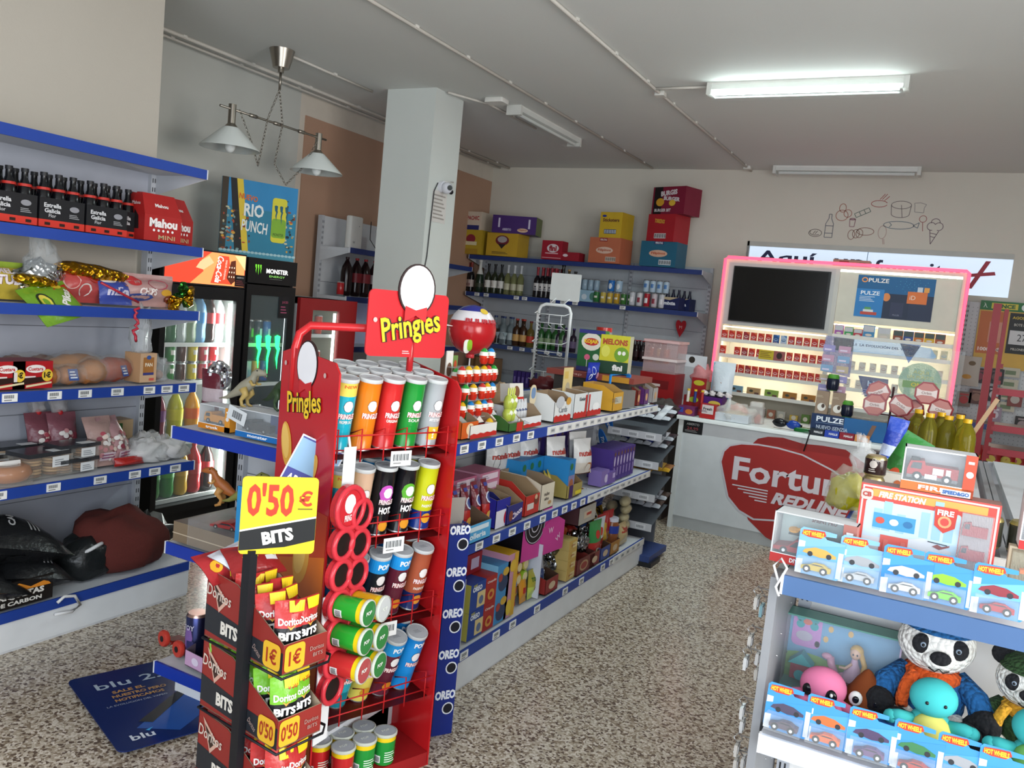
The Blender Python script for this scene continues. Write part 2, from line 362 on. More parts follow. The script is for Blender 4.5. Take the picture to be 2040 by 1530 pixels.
for lab, px, py, st, c in dr:
    x, z = dz(px, py); doodle('wall_drawing', x, z, st, c, 'drawn '+lab)
# ceiling conduits, boxes and lamps
def conduit(lab, pts, r=.011, c='cfc9c0', name='cable_conduit'):
    b = B(); b.tube(pts, r, c)
    P = [Vector(p) for p in pts]
    for p, q in zip(P, P[1:]):
        n = int((q-p).length/.55)
        for i in range(n): m_ = p.lerp(q, (i+.5)/n); b.cbox(m_.x, m_.y, m_.z-.004, .03, .03, .02, 'd8d4cc')
    thing(name, 'conduit', lab, b)
zc = CZ-.012
p1 = at(1080, 0, z=zc); p2 = at(1316, 187, z=zc); p3 = at(1488, 348, z=zc)
conduit('long white conduit across the ceiling, meeting the lit tube lamp', [(p2.x, -1.4, zc), (p2.x, p2.y, zc), (p2.x+.02, BY-.02, zc)])
p4 = at(560, -2, z=zc); conduit('white ceiling conduit passing between chandelier and pillar toward the rear wall', [(-2.98, -1.4, zc), (-2.98, 8.4, zc)])
p5 = at(600, 95, z=zc); conduit('thin white conduit from the chandelier canopy to the pillar', [(-4.24, 4.4, zc), (-4.24, 5.3, zc)], .009)
q1 = at(352, 68, z=zc); q2 = at(765, 222, z=zc)
conduit('upper of two parallel conduits along the left wall', [(q1.x, 3.0, zc), (q1.x, 8.48, zc)], .013)
conduit('lower of two parallel conduits along the left wall', [(q1.x-.12, 3.0, zc), (q1.x-.12, 8.48, zc)], .01)
conduit('conduit running along the rear right side of the pillar', [(-3.6, 5.4, zc), (-3.45, 5.75, zc), (-3.45, 6.6, zc)], .009)
def lamp(name, lab, x0, x1, y, lit, along='x', z=CZ):
    L = x1-x0; ba = B(); ba.box(0, L, -.06, .06, -.045, 0, 'dcdcd6')
    tr = B().box(-.002, .03, -.065, .065, -.075, 0, 'd0d0ca'); tr2 = B().box(L-.03, L+.002, -.065, .065, -.075, 0, 'd0d0ca')
    tu = B(); tu.T = Matrix.Translation((.05, -.02, -.06)) @ Matrix.Rotation(pi/2, 4, 'Y'); tu.cyl(.014, 0, L-.1, ('eafcff:e7' if lit else 'd9dcd8:g'), 10)
    dif = B(); dif.add([(.02, -.075, -.02), (L-.02, -.075, -.02), (L-.02, -.062, -.09), (.02, -.062, -.09), (.02, .062, -.09), (L-.02, .062, -.09)], [(0, 1, 2, 3), (3, 2, 5, 4)], 'e8f4f2:t12')
    thing(name, 'lamp', lab, [('housing', ba), ('end_cap', tr), ('end_cap', tr2), ('fluorescent_tube', tu), ('diffuser', dif)], (x0, y, z) if along == 'x' else (y, x0, z), rz=0 if along == 'x' else pi/2)
lamp('fluorescent_lamp', 'lit white fluorescent tube lamp on the ceiling, upper right', -1.62, -.42, 5.5, True)
lamp('fluorescent_lamp', 'switched off fluorescent lamp close to the rear wall', -1.72, -.44, 8.3, False)
lamp('fluorescent_lamp', 'switched off fluorescent lamp beside the pillar', 5.85, 7.05, -3.27, False, 'y')
area('tube_light', (-1.02, 5.5, CZ-.12), (-1.02, 5.5, 0), 1.15, .06, 28, (.85, 1, .98))
area('tube_light_up', (-1.02, 5.47, CZ-.1), (-1.02, 5.35, CZ+.2), 1.1, .04, 3, (.85, 1, .98))
b = B(); b.rbox(-.08, .08, -.06, .06, -.035, 0, 'e2e0da', .015); q = at(990, 197, z=CZ); thing('junction_box', 'junction box', 'white ceiling junction box right of the pillar top', b, (q.x, q.y, CZ))
b = B(); b.rbox(-.035, .035, -.035, .035, -.03, 0, 'dedcd5', .008); thing('junction_box', 'junction box', 'small square junction box where the lit lamp cable meets the conduit', b, (p2.x, p2.y, CZ))
conduit('short conduit from junction box to the lit lamp', [(p2.x, 5.5, zc), (-1.62, 5.5, zc)], .009)
b = B(); b.rbox(-.035, .035, -.035, .035, -.03, 0, 'dedcd5', .008); thing('junction_box', 'junction box', 'small junction box at the end of the conduit by the rear wall', b, (p2.x+.02, 8.3, CZ))
# chandelier
def frus(b, r0, r1, z0, z1, c, n=20, x=0, y=0): b.lathe([(r0, z0), (r1, z1)], c, n, x, y)
NK = '9b948a:s'
ca = B(); frus(ca, .055, .085, -.12, 0, NK); ca.cyl(.02, -.15, -.12, NK)
ro = B(); ro.tube([(0, 0, -.14), (0, 0, -.26)], .009, NK)
ba = B(); ba.tube([(0, -.5, -.49), (0, .5, -.49)], .008, NK); 
for yy in (-.22, .0, .24): ba.tube([(0, yy-.03, -.49), (0, yy+.03, -.49)], .013, NK)
def chain(pts):
    b = B()
    P = [Vector(p) for p in pts]; k = 0
    for p, q in zip(P, P[1:]):
        n = max(1, int((q-p).length/.022))
        for i in range(n):
            m_ = p.lerp(q, (i+.5)/n); d = (q-p).normalized(); s_ = Vector((1, 0, 0)) if k % 2 else Vector((0, 1, 0)); s_ = (s_-d*s_.dot(d)).normalized(); k += 1
            b.tube([m_+d*(.014*cos(t))+s_*(.007*sin(t)) for t in [2*pi*j/8 for j in range(8)]], .0022, NK, 4, True)
    return b
parts = [('canopy', ca), ('rod', ro), ('crossbar', ba),
  ('chain', chain([(0, 0, -.26), (.01, -.1, -.48), (0, -.15, -.8), (0, -.22, -.66), (0, -.34, -.48)])),
  ('chain', chain([(0, 0, -.26), (-.01, .06, -.48), (0, 0, -.76), (0, .12, -.88), (0, .3, -.71), (0, .4, -.52)]))]
for yy in (-.4, .42):
    h = B(); h.cyl(.024, -.58, -.46, NK, x=0, y=yy); h.lathe([(.05, -.61), (.024, -.58)], NK, 16, 0, yy)
    bu = B(); bu.ball(0, yy, -.72, .035, .035, .045, 'eef2f0:g')
    sh = B(); sh.lathe([(.19, -.74), (.185, -.732), (.05, -.605)], 'dfe5e2:g', 24, 0, yy, cap=False); sh.lathe([(.045, -.61), (.18, -.738), (.19, -.74)], 'dfe5e2:g', 24, 0, yy, cap=False)
    parts += [('lamp_holder', h, [('glass_shade', sh), ('bulb', bu)])]
thing('chandelier', 'lamp', 'two shade nickel chandelier with chains hanging from the ceiling at the left', parts, (-4.24, 4.31, CZ))
# security camera and papers on the pillar
b = B(); CX = -3.64
b.at(0, 0, 0, 0, pi/2); b.cyl(.045, 0, .03, 'dcdce2:g'); b.at(); b.ball(.06, 0, -.01, .045, .045, .045, 'd4d5dc:g')
l = B(); l.at(.06, 0, -.01, 0, pi/2, -.5); l.cyl(.02, .03, .048, '111114:g'); l2 = B(); l2.ball(.085, .02, -.035, .02, .02, .02, '15151a:g')
an = B(); an.tube([(.03, .01, .04), (.035, .12, .055)], .005, 'c9c6c2')
q = at(878, 372, x=CX)
thing('security_camera', 'camera', 'white round security camera on the pillar', [('body', b), ('lens', l), ('speaker', l2), ('antenna', an)], q)
b = B(); z0 = q.z; b.tube([(CX+.012, q.y-.06, z0+.02), (CX+.01, q.y-.1, z0-.05), (CX+.008, q.y-.11, z0-.3), (CX+.008, q.y-.12, z0-.55), (CX+.008, q.y-.16, z0-.75)], .004, '26262a', 5); thing('camera_cable', 'cable', 'black cable hanging from the camera down the pillar', b)
b = B(); b.box(0, .001, 0, .2, 0, .24, 'd4d0cb'); b.flat((.001, 0, 0), (0, 1, 0), (0, 0, 1)); b.lines(.02, .02, .16, .2, 7, 'a09a94'); q = at(857, 440, x=CX); thing('paper_notice', 'notice', 'faded paper notice taped under the security camera', b, (CX+.002, q.y, q.z))
# ================= shelving =================
RB = '1f3f94'
def tickets(us, d, z, w=.062, h=.034):
    out = []
    for i, u in enumerate(us):
        t = B(); t.box(u, u+w, -d-.006, -d-.003, z-.04, z-.04+h, 'e6e6e2', front='e9e9e6'); t.flat((u, -d-.006, z-.04), (1, 0, 0), (0, 0, 1))
        t.bars(w*.12, h*.42, w*.62, h*.42, '55585c'); t.rect(w*.12, h*.15, w*.5, h*.12, '777777'); out.append(('price_ticket', t))
    return out
def shelving(name, label, W, H, shelves, loc, rz, panel='c3c6cb', kick=.14, kd=.44, both=False, posts=(0, 1), grooves=4, z0=.0, open_back=None, rail=RB):
    parts = []
    p = B()
    if open_back: p.box(0, W, -.02, 0, z0, open_back[0], panel); p.box(0, W, -.02, 0, open_back[1], H, panel)
    else: p.box(0, W, -.02, 0, z0, H, panel)
    p.flat((0, -.02, 0), (1, 0, 0), (0, 0, 1))
    for k in range(1, grooves):
        p.rect(0, z0+(H-z0)*k/grooves, W, .004, '6d7076')
    parts.append(('back_panel', p))
    for f in posts:
        u = W*f-(.015 if f else -.015)
        q = B(); q.box(u-.016, u+.016, -.045, .0, 0, H, 'b9bcc2'); q.flat((u, -.045, 0), (1, 0, 0), (0, 0, 1))
        z = .15
        while z < H-.03: q.rect(-.009, z, .005, .022, '2b2c30'); q.rect(.004, z, .005, .022, '2b2c30'); z += .045
        parts.append(('slotted_upright', q))
    for s in shelves:
        z, d = s['z'], s['d']; c = s.get('c', rail); x0, x1 = s.get('x', (0, W))
        b = B(); b.box(x0, x1, -d, -.045, z-.03, z-.005, 'c9ccd1')
        sub = [('shelf_rail', B().box(x0, x1, -d-.003, -d+.006, z-.046, z, c))]
        if s.get('clip'): 
            e = B().box(s['clip'][0], s['clip'][1], -d-.007, -d-.0035, z-.042, z-.002, 'dcdcd8'); e.flat((0, -d-.007, 0), (1, 0, 0), (0, 0, 1))
            u = s['clip'][0]+.03
            while u < s['clip'][1]-.08: e.rect(u, z-.036, .055, .026, 'c4c6c8'); e.bars(u+.008, z-.028, .035, .012, '7a7c80'); u += .1
            sub.append(('ticket_strip', e))
        for f in (0, 1):
            u = x0 if f == 0 else x1-.004
            k = B(); k.add([(u, -.045, z-.03), (u, -d, z-.03), (u, -d, z-.045), (u, -.045, z-.13), (u+.004, -.045, z-.03), (u+.004, -d, z-.03), (u+.004, -d, z-.045), (u+.004, -.045, z-.13)], [(0, 1, 2, 3), (7, 6, 5, 4), (3, 2, 6, 7), (1, 5, 6, 2)], 'c4c7cc')
            k.box(u-.001, u+.005, -d-.004, -d+.01, z-.046, z+.001, 'd8dade')
            sub.append(('bracket', k))
        sub += tickets(s.get('t', []), d, z)
        parts.append(('shelf', b, sub))
    k = B(); k.box(0, W, -kd+.01, -.045, .0, kick, 'd9dbdd'); k.box(0, W, -kd+.004, -kd+.01, .012, kick, 'dfe1e3'); parts.append(('kick_base', k))
    return thing(name, 'shelving', label, parts, loc, rz)
def sh(z, d, t=(), **k): return dict(z=z, d=d, t=t, **k)
shelving('wall_shelving', 'long blue railed wall shelving at the left holding drinks, bags, bread and charcoal', 2.14, 2.16,
 [sh(2.155, .41), sh(1.775, .41), sh(1.46, .41), sh(1.1, .42, [1.17, 1.36, 1.5, 1.66, 1.83, 1.93, 2.03]), sh(.705, .44, [1.13, 1.36, 1.58, 1.76, 1.87, 1.99]), sh(.183, .45, [1.1])],
 (-3.74, .8, 0), pi/2, panel='a9adb8', kd=.45, grooves=5, open_back=(1.5, 1.76), z0=.1)
b = B(); b.box(0, .01, 0, .55, 0, .27, '5b4a3b'); b.flat((.01, 0, 0), (0, 1, 0), (0, 0, 1)); b.rect(.27, 0, .003, .27, '3f3328'); thing('cardboard_sheet', 'cardboard', 'dark brown cardboard leaning behind the snack bag shelf', b, (-3.72, 1.55, 1.46))
# centre gondola: aisle side, hidden side and the near end display
cgt = [.28, .42, .57, .73, .87]
shelving('gondola_shelving', 'double sided centre gondola filled with chocolate, biscuits and snacks', 2.775, 1.14,
 [sh(1.08, .44, cgt, clip=(1.08, 2.76)), sh(.64, .44, [.3, .48, .63, .78, .93, 1.1, 1.24, 1.36, 1.48, 1.6, 1.72, 1.84, 1.96, 2.08, 2.2, 2.34], clip=(1.7, 2.77)), sh(.178, .45, [.42, .7, .86, 1.12, 1.46, 1.68, 2.0, 2.14], clip=(2.2, 2.77))],
 (-2.098, 2.505, 0), pi/2, panel='8b8e93', kick=.13, kd=.455)
shelving('gondola_shelving', 'hidden rear side of the centre gondola with empty shelves', 2.78, 1.14, [sh(1.08, .4), sh(.64, .4), sh(.178, .42)], (-2.102, 5.285, 0), -pi/2, panel='8b8e93', kick=.13, kd=.42)
shelving('end_display_shelving', 'three tier blue railed shelf unit ending the centre gondola, with toys', .84, 1.14, [sh(1.08, .38, c='12339a'), sh(.64, .38, c='12339a'), sh(.178, .4, c='12339a')], (-2.5, 2.495, 0), 0, kick=.13, kd=.3, panel='c3c6cb')
# back wall shelving
shelving('wall_shelving', 'back wall shelving with cartons on top, wines and spirits below', 2.66, 2.2,
 [sh(2.15, .42, c='23356f'), sh(1.74, .42, [.12, .24, .62, .72, 1.06, 1.18, 1.32, 1.85], c='23356f', clip=None), sh(1.19, .42, [.6, .75, .9, 1.05, 1.2, 1.5], c='3a4a78'), sh(.75, .42, c='3a4a78'), sh(.3, .42, c='3a4a78')],
 (-4.88, 8.44, 0), 0, panel='b4babf', grooves=10, kd=.42, posts=(0, .33, .68, 1))
shelving('wall_shelving', 'tall wall shelving behind the red fridge with routers and dark bottles', 2.0, 2.24, [sh(1.985, .36, c='23356f'), sh(1.575, .36, c='23356f'), sh(1.15, .36, c='23356f')], (-4.87, 5.5, 0), pi/2, panel='c9ccd0', kd=.36)
# toy gondola (double sided)
shelving('toy_shelving', 'blue railed toy shelving in the right foreground', 1.0, 1.13, [sh(1.08, .42, c='456592'), sh(.7, .45, c='c9d2e2'), sh(.25, .45, c='c9d2e2')], (-.28, 2.42, 0), 0, panel='e3e2df', kd=.42, grooves=1)
for rz_, o_, lb_ in ((pi/2, (.224, 2.45, 0), 'right side of the second gondola behind the toy shelving'), (-pi/2, (.22, 5.0, 0), 'second gondola behind the toy shelving with oil and cans on top')):
    shelving('gondola_shelving', lb_, 2.55, 1.07, [sh(1.08, .44), sh(.64, .44), sh(.178, .44)], o_, rz_, panel='8b8e93')
# pegboard wall unit on the right
def pegboard():
    W = 1.5; p = B(); p.box(0, W, -.02, 0, .1, 2.06, 'c2c5c6'); p.flat((0, -.02, 0), (1, 0, 0), (0, 0, 1))
    for i in range(34):
        for j in range(40): p.rect(.06+i*.035, .72+j*.033, .007, .007, '8d9093')
    q = B(); q.box(0, .035, -.05, 0, 0, 2.06, 'b0b2b6'); q.flat((.005, -.05, 0), (1, 0, 0), (0, 0, 1))
    z = .2
    while z < 2.02: q.rect(.004, z, .006, .02, '222226'); q.rect(.018, z, .006, .02, '222226'); z += .042
    parts = [('pegboard_panel', p), ('slotted_upright', q)]
    for z in (1.03, .62, .2):
        s = B(); s.box(.04, W, -.42, -.03, z-.03, z-.005, 'a78f83'); parts.append(('shelf', s, [('shelf_rail', B().box(.04, W, -.425, -.416, z-.045, z, '2e3e75'))]+tickets([.42, .75], .42, z, .1)))
    thing('pegboard_shelving', 'shelving', 'grey pegboard shelving with lottery posters and hanging packs at the right', parts, (.06, 8.42, 0))
pegboard()
# red slotted rack in front of it
def redrack():
    parts = []
    for x in (0, .06):
        p = B(); p.box(x, x+(.042 if x == 0 else .022), -.02, .02, 0, 1.93 if x == 0 else 1.9, '7a0f18')
        parts.append(('slotted_post', p))
    pr = B(); z = .3
    while z < 1.6: pr.box(.082, .095, -.015, .015, z, z+.025, '7a0f18'); z += .05
    parts.append(('hook_strip', pr))
    for z in (1.42, 1.2, 1.06, .5):
        s = B(); s.box(.08, 1.1, 0, .35, z-.01, z, 'a88f86'); s.box(.08, 1.1, -.01, 0, z-.03, z+.01, '8f2530'); parts.append(('shelf', s))
    parts.append(('foot', B().box(-.03, .1, -.25, .4, 0, .05, '8a1c24')))
    thing('metal_rack', 'rack', 'red slotted metal rack standing in front of the pegboard at right', parts, (.19, 5.75, 0))
redrack()
# ================= counter =================
def counter():
    X0, X1, Y0, Y1, H = -1.82, .1, 6.4, 7.0, .905
    b = B(); b.box(X0+.03, X1, Y0+.02, Y1, .1, H-.03, 'c9cdd0'); b.box(X0+.03, X1, Y0+.05, Y1, 0, .1, 'bcc1c2')
    pl = B().box(X0, X0+.035, Y0, Y1, 0, H-.03, 'd5d9da')
    t = B(); t.rbox(X0-.02, X1, Y0-.02, Y1+.02, H-.03, H, 'dfe3e3', .008)
    lg = B(); lg.flat((X0, Y0+.019, 0), (1, 0, 0), (0, 0, 1))
    def L(pts): return [(at(p, q, y=Y0+.02).x-X0, at(p, q, y=Y0+.02).z) for p, q in pts]
    fr = L([(1435, 960), (1432, 925), (1438, 900), (1450, 888), (1470, 882), (1500, 883), (1560, 892), (1600, 905), (1660, 935), (1720, 975), (1790, 1050), (1800, 1100), (1760, 1120), (1640, 1095)])
    R1, GR = '9c2420', 'c3bfc7'
    lg.poly(L([(1497, 886), (1510, 874), (1530, 870), (1560, 872), (1600, 884), (1640, 888), (1685, 896), (1725, 925), (1765, 985), (1775, 1060), (1740, 1100), (1640, 1108), (1570, 1094), (1525, 1070), (1490, 1035), (1480, 1000), (1500, 900)])[::-1], R1)
    big = []
    for p, q in ((1438, 940), (1434, 918), (1440, 897), (1452, 886), (1475, 882), (1510, 884), (1550, 891), (1600, 905), (1660, 936), (1720, 980), (1740, 1030), (1700, 1050), (1620, 1042), (1550, 1039), (1500, 1036), (1470, 1018), (1448, 990)):
        a = at(p, q, y=Y0+.02); big.append((a.x-X0, a.z))
    cx = sum(p[0] for p in big)/len(big); cy = sum(p[1] for p in big)/len(big)
    lg.rect(.34, .03, .001, .001, R1)
    lg.poly(big, GR, .001); lg.poly([(cx+(x-cx)*.965, cy+(y-cy)*.955) for x, y in big], R1, .0015)
    lg.text('Fortuna', .925, .56, .185, 'd3cbd2', w=.93, d=.003, bold=.025)
    lg.text('REDLINE', 1.05, .385, .09, 'd3cbd2', w=.56, d=.003, bold=.05, shear=.3)
    for i in range(5): lg.rect(.47+.045*i, .425-.022*i, .27-.045*i, .009, 'd3cbd2', .003)
    st = B(); st.flat((X0, Y0+.019, 0), (1, 0, 0), (0, 0, 1)); st.rect(.03, .77, .16, .105, '16181a'); st.text('ABIERTO', .11, .845, .018, 'c8c8c8', w=.1); st.text('24,95', .11, .81, .025, 'b04a50', w=.09); st.lines(.05, .78, .1, .02, 2, '9a9a9a')
    thing('shop_counter', 'counter', 'white shop counter with a big red oval logo on its front', [('cabinet_body', b), ('side_panel', pl), ('countertop', t), ('red_logo_print', lg), ('sticker', st)])
counter()
# ================= cigarette cabinet =================
CABY = 7.75
def cabinet():
    X0, X1, Z0, Z1, Y0, Y1 = -1.92, .04, .0, 2.25, 7.7, 8.1
    WH, CR_ = 'd9d5c6', 'd4cfc0'
    sh_ = B(); sh_.box(X0, X0+.03, Y0, Y1, Z0, Z1, CR_); sh_.box(X1-.03, X1, Y0, Y1, Z0, Z1, CR_); sh_.box(X0+.03, X1-.03, Y0, Y1, Z1-.03, Z1, CR_)
    sh_.box(X0+.03, X1-.03, Y1-.02, Y1, Z0, Z1-.03, WH); sh_.box(X0+.03, X1-.03, Y0+.03, Y1-.02, 0, .72, 'b9b4a8')
    dv = B(); dv.box(-.965, -.93, Y0, Y1-.02, .72, Z1-.03, 'c9c6be')
    parts = [('cabinet_shell', sh_), ('divider', dv)]
    bz = B(); bz.box(X0+.03, -.965, Y0, Y0+.03, 1.655, Z1-.03, 'bdbbb8'); bz.box(X0+.08, -1.0, Y0-.02, Y0, 1.69, 2.19, '141416')
    bz.flat((X0+.09, Y0-.021, 1.7), (1, 0, 0), (0, 0, 1)); bz.rect(0, 0, .81, .48, '0a0a0b:g')
    parts.append(('wall_screen', bz, None, 'black switched off screen in the cabinet'))
    cy_ = B(); cy_.box(-.93, X1-.03, Y0+.02, Y0+.04, 1.77, Z1-.05, 'd3cfbf'); parts.append(('poster_panel', cy_))
    # neon outline
    ne = B(); r = .014; pk = 'ff4a64:e2.2'
    ne.tube([(X0-.01, Y0-.012, .9), (X0-.01, Y0-.012, Z1), (X0+.01, Y0-.012, Z1+.015), (X1-.01, Y0-.012, Z1+.015), (X1+.01, Y0-.012, Z1), (X1+.01, Y0-.012, .9)], r, pk, 8)
    parts.append(('pink_light_outline', ne))
    rows = [('L', z) for z in (1.515, 1.37, 1.21, 1.03)]+[('R', z) for z in (1.65, 1.52, 1.355, 1.2, 1.03)]+[('L', .83), ('R', .83)]
    for s, z in rows:
        x0, x1 = (X0+.03, -.965) if s == 'L' else (-.93, X1-.03)
        b = B(); b.box(x0, x1, Y0+.02, Y1-.02, z-.014, z, 'e6e2d6')
        l = B(); l.box(x0, x1, Y0+.012, Y0+.02, z-.02, z+.012, 'e9e7df'); l.box(x0, x1, Y0+.025, Y0+.035, z-.019, z-.0145, 'fff2d8:e1' if z > .9 else 'fff2d8')
        parts.append(('shelf', b, [('lit_shelf_edge', l)]))
    t = B(); t.box(-.93, X1-.03, Y0+.02, Y0+.035, Z1-.05, Z1-.035, 'fff6e6:e5'); parts.append(('top_light_strip', t))
    for z, x0, x1 in ((1.64, X0+.03, -.965), (1.75, -.93, X1-.03)):
        parts.append(('light_strip', B().box(x0, x1, Y0+.04, Y0+.05, z-.012, z, 'fff0d4:e1.5')))
    pe = B(); y = Y0+.018
    pe.flat((-.78, y, 1.83), (1, 0, 0), (0, 0, 1), 0)
    pe.rect(0, 0, .6, .355, '0f5f93'); pe.rect(.22, 0, .38, .21, '1c2a44', .001); pe.rect(.42, .0, .18, .2, '232f4a', .0015)
    pe.rect(0, .0, .22, .24, '2a7fc0', .002); pe.text('PULZE', .11, .205, .033, 'eef4f8', w=.15, d=.003, bold=.02); pe.lines(.03, .13, .12, .05, 4, 'c9dcea', .003)
    pe.rect(.05, .02, .13, .025, 'c04a3a', .003); pe.rect(.07, .045, .08, .02, 'd8e0e0', .003); pe.rect(.08, .065, .05, .02, '57a05a', .003)
    pe.disc(.24, .18, .03, .035, 'e08a4a', .0015)
    pe.text('PULZE', .165, .315, .035, 'f2f2ee', w=.16, d=.003, bold=.02); pe.ring(.055, .315, .025, .022, .009, 'f0a05a', .003)
    pe.rect(.28, .02, .1, .12, '2d3450', .002); pe.text('PULZE', .33, .035, .012, '8f94a8', w=.05, d=.003)
    pe.rect(.4, .14, .15, .1, 'dd7434', .003); pe.text('iD', .44, .19, .035, 'f4e2cf', d=.004); pe.rect(.47, .24, .04, .04, 'c9d6e0', .003); pe.rect(.52, .24, .04, .04, 'e6a24a', .003)
    for i in range(30): 
        a = i*2.4; rr = .02+.004*i; pe.rect(.42+rr*cos(a), .29+rr*.45*sin(a), .004, .004, '4fb0d0', .002)
    thing('cigarette_cabinet', 'cabinet', 'tall lit cream cigarette cabinet with pink glowing edge and black screen', parts)
    thing('display_poster', 'poster', 'blue heating device poster inside the right top of the lit cabinet', pe)
cabinet()
for x, zs in ((-1.45, (1.64, 1.5, 1.355, 1.195)), (-.46, (2.19, 1.75, 1.635, 1.505, 1.34, 1.185))):
    for z in zs: area('cabinet_light', (x, CABY-.005, z-.02), (x, CABY+.3, z-.2), .86, .02, 3.6 if z > 2 else 1.5, (1, .93, .78))
# ================= fridges =================
FX = -4.2
def fridge(name, label, y0, y1, H, body, top, header, inner, win, shelves, cat='fridge', frame=None, lw=7):
    X0 = FX; D = .62; parts = []
    wz0, wz1, wy0, wy1 = win
    b = B(); b.box(X0-D, X0-.03, y0, y0+.03, .06, H, body); b.box(X0-D, X0-.03, y1-.03, y1, .06, H, body); b.box(X0-D, X0-.03, y0+.03, y1-.03, H-.04, H, body)
    b.box(X0-D, X0-D+.04, y0+.03, y1-.03, .06, H, inner); b.box(X0-D, X0-.03, y0+.03, y1-.03, .06, wz0, body); b.box(X0-D, X0-.03, y0+.03, y1-.03, wz1, top, body)
    for yy in (y0+.03, y1-.034): b.box(X0-D+.04, X0-.05, yy, yy+.004, wz0, wz1, inner)
    parts.append(('fridge_body', b))
    d = B(); f = frame or body
    d.box(X0-.03, X0, y0, wy0, .12, top, f); d.box(X0-.03, X0, wy1, y1, .12, top, f); d.box(X0-.03, X0, wy0, wy1, .12, wz0, f); d.box(X0-.03, X0, wy0, wy1, wz1, top, f)
    g = B().box(X0-.012, X0-.008, wy0, wy1, wz0, wz1, 'dfeeee:t6')
    parts.append(('door', d, [('door_glass', g)]))
    for z in shelves: 
        s = B(); s.box(X0-D+.05, X0-.06, y0+.035, y1-.035, z-.012, z-.004, '9a9c9c'); s.box(X0-.064, X0-.056, y0+.035, y1-.035, z-.02, z+.006, 'd8dcda'); parts.append(('wire_shelf', s))
    if lw:
        l = B(); l.box(X0-.05, X0-.035, wy1-.02, wy1-.005, wz0+.02, wz1-.02, 'f4fff8:e%g' % lw); parts.append(('light_strip', l))
    parts.append(('feet', B().box(X0-D+.05, X0-.05, y0+.05, y1-.05, 0, .06, '111111')))
    parts.append(('header_sign', header))
    thing(name, cat, label, parts)
h = B(); y0, y1 = 3.42, 4.075; h.box(FX-.35, FX+.0, y0, y1, 1.575, 1.8, '1a1a1c'); h.flat((FX+.001, y0, 1.575), (0, 1, 0), (0, 0, 1))
h.rect(.01, .01, .635, .205, 'e2452f:e.9'); h.poly([(.2, .01), (.3, .09), (.28, .16), (.36, .215), (.64, .215), (.64, .01)], 'f09a5c:e.9', .0008)
h.poly([(.3, .1), (.38, .15), (.34, .19), (.27, .15), (.24, .11)], 'f5b98a:e.9', .0012); h.poly([(.36, .02), (.42, .2), (.5, .2), (.54, .02)], 'd9482e:e.9', .0016)
h.poly([(.49, .06), (.52, .17), (.56, .18), (.57, .05), (.53, .02)], '5a2a1c:e.6', .002); h.poly([(.55, .21), (.645, .12), (.645, .215)], 'f6c890:e.9', .002)
for i in range(9): h.disc(.51+.02*(i % 3), .07+.03*(i//3), .004, .006, 'f2e2c8:e.8', .0026)
h.text('Coca-Cola', .425, .11, .05, 'fff0ea:e1', w=.17, d=.003, rot=-pi/2-.12, shear=.2, bold=.02); h.text('SABOR ORIGINAL', .475, .11, .014, 'f6d8c8:e1', w=.13, d=.003, rot=-pi/2-.12)
h.rect(.56, .012, .09, .075, '1c1618', .003); h.text('ABIERTO', .605, .07, .01, 'e0e0e0', w=.06, d=.0035); h.lines(.57, .02, .07, .035, 3, '8a4444', .0035)
fridge('drinks_fridge', 'black drinks fridge with glowing red and orange soft drink header', 3.42, 4.075, 1.8, '141416', 1.57, h, 'dfe5e2', (.175, 1.49, 3.46, 4.01), (1.2, .955, .57, .2), lw=14)
area('fridge_light', (FX-.05, 3.97, .85), (FX-.3, 3.6, .85), .03, 1.2, 9, (.93, 1, .97))
h = B(); y0, y1 = 4.095, 4.56; h.box(FX-.35, FX, y0, y1, 1.62, 1.79, '101012'); h.flat((FX+.001, y0, 1.62), (0, 1, 0), (0, 0, 1))
def claw(b, u, v, s, c, d=.001):
    for k in range(3):
        x = u+k*.36*s; b.poly([(x, v), (x+.1*s, v+.04*s), (x+.22*s, v), (x+.2*s, v-.3*s), (x+.24*s, v-.34*s), (x+.17*s, v-.6*s), (x+.16*s, v-(.95 if k != 1 else 1.15)*s), (x+.08*s, v-.62*s), (x+.12*s, v-.4*s), (x+.04*s, v-.3*s)], c, d)
claw(h, .06, .125, .06, '66c030:e1.4'); h.text('MONSTER', .27, .09, .032, 'f0f0ee:e1', w=.21, bold=.03); h.text('ENERGY', .27, .055, .014, '7fc060:e1', w=.15)
h.rect(.2, .035, .12, .002, '8a8a8a')
fridge('drinks_fridge', 'narrow black energy drinks fridge with green glowing claw marks', 4.095, 4.56, 1.79, '101012', 1.61, h, '1c2f3c', (.16, 1.54, 4.14, 4.5), (1.2, .92, .6, .3), lw=0)
b = B(); b.flat((FX+.002, 4.2, 1.22), (0, 1, 0), (0, 0, 1)); claw(b, 0, .04, .25, '2bff74:e3'); b.T = Matrix.Identity(4); thing('glowing_sign', 'sign', 'green glowing claw sign on the energy drinks fridge door', b)
b = B(); b.tube([(FX-.02, 4.49, .3+i*.012+.0) for i in range(100)], .003, 'dfeaf2:e1.5', 4); thing('light_string', 'light', 'string of tiny white lights down the energy drinks fridge door edge', b)
b = B(); b.box(FX+.001, FX+.002, 4.4, 4.5, 1.39, 1.54, '18181c'); b.flat((FX+.0022, 4.4, 1.39), (0, 1, 0), (0, 0, 1)); b.text('JUICED', .06, .11, .02, 'c05a7a', w=.06); b.lines(.02, .03, .06, .06, 3, 'a04a6a'); thing('fridge_sticker', 'sticker', 'black and pink sticker on the energy fridge glass', b)
h = B(); h.box(FX-.3, FX, 4.62, 5.27, 1.5, 1.545, '8c1c1e')
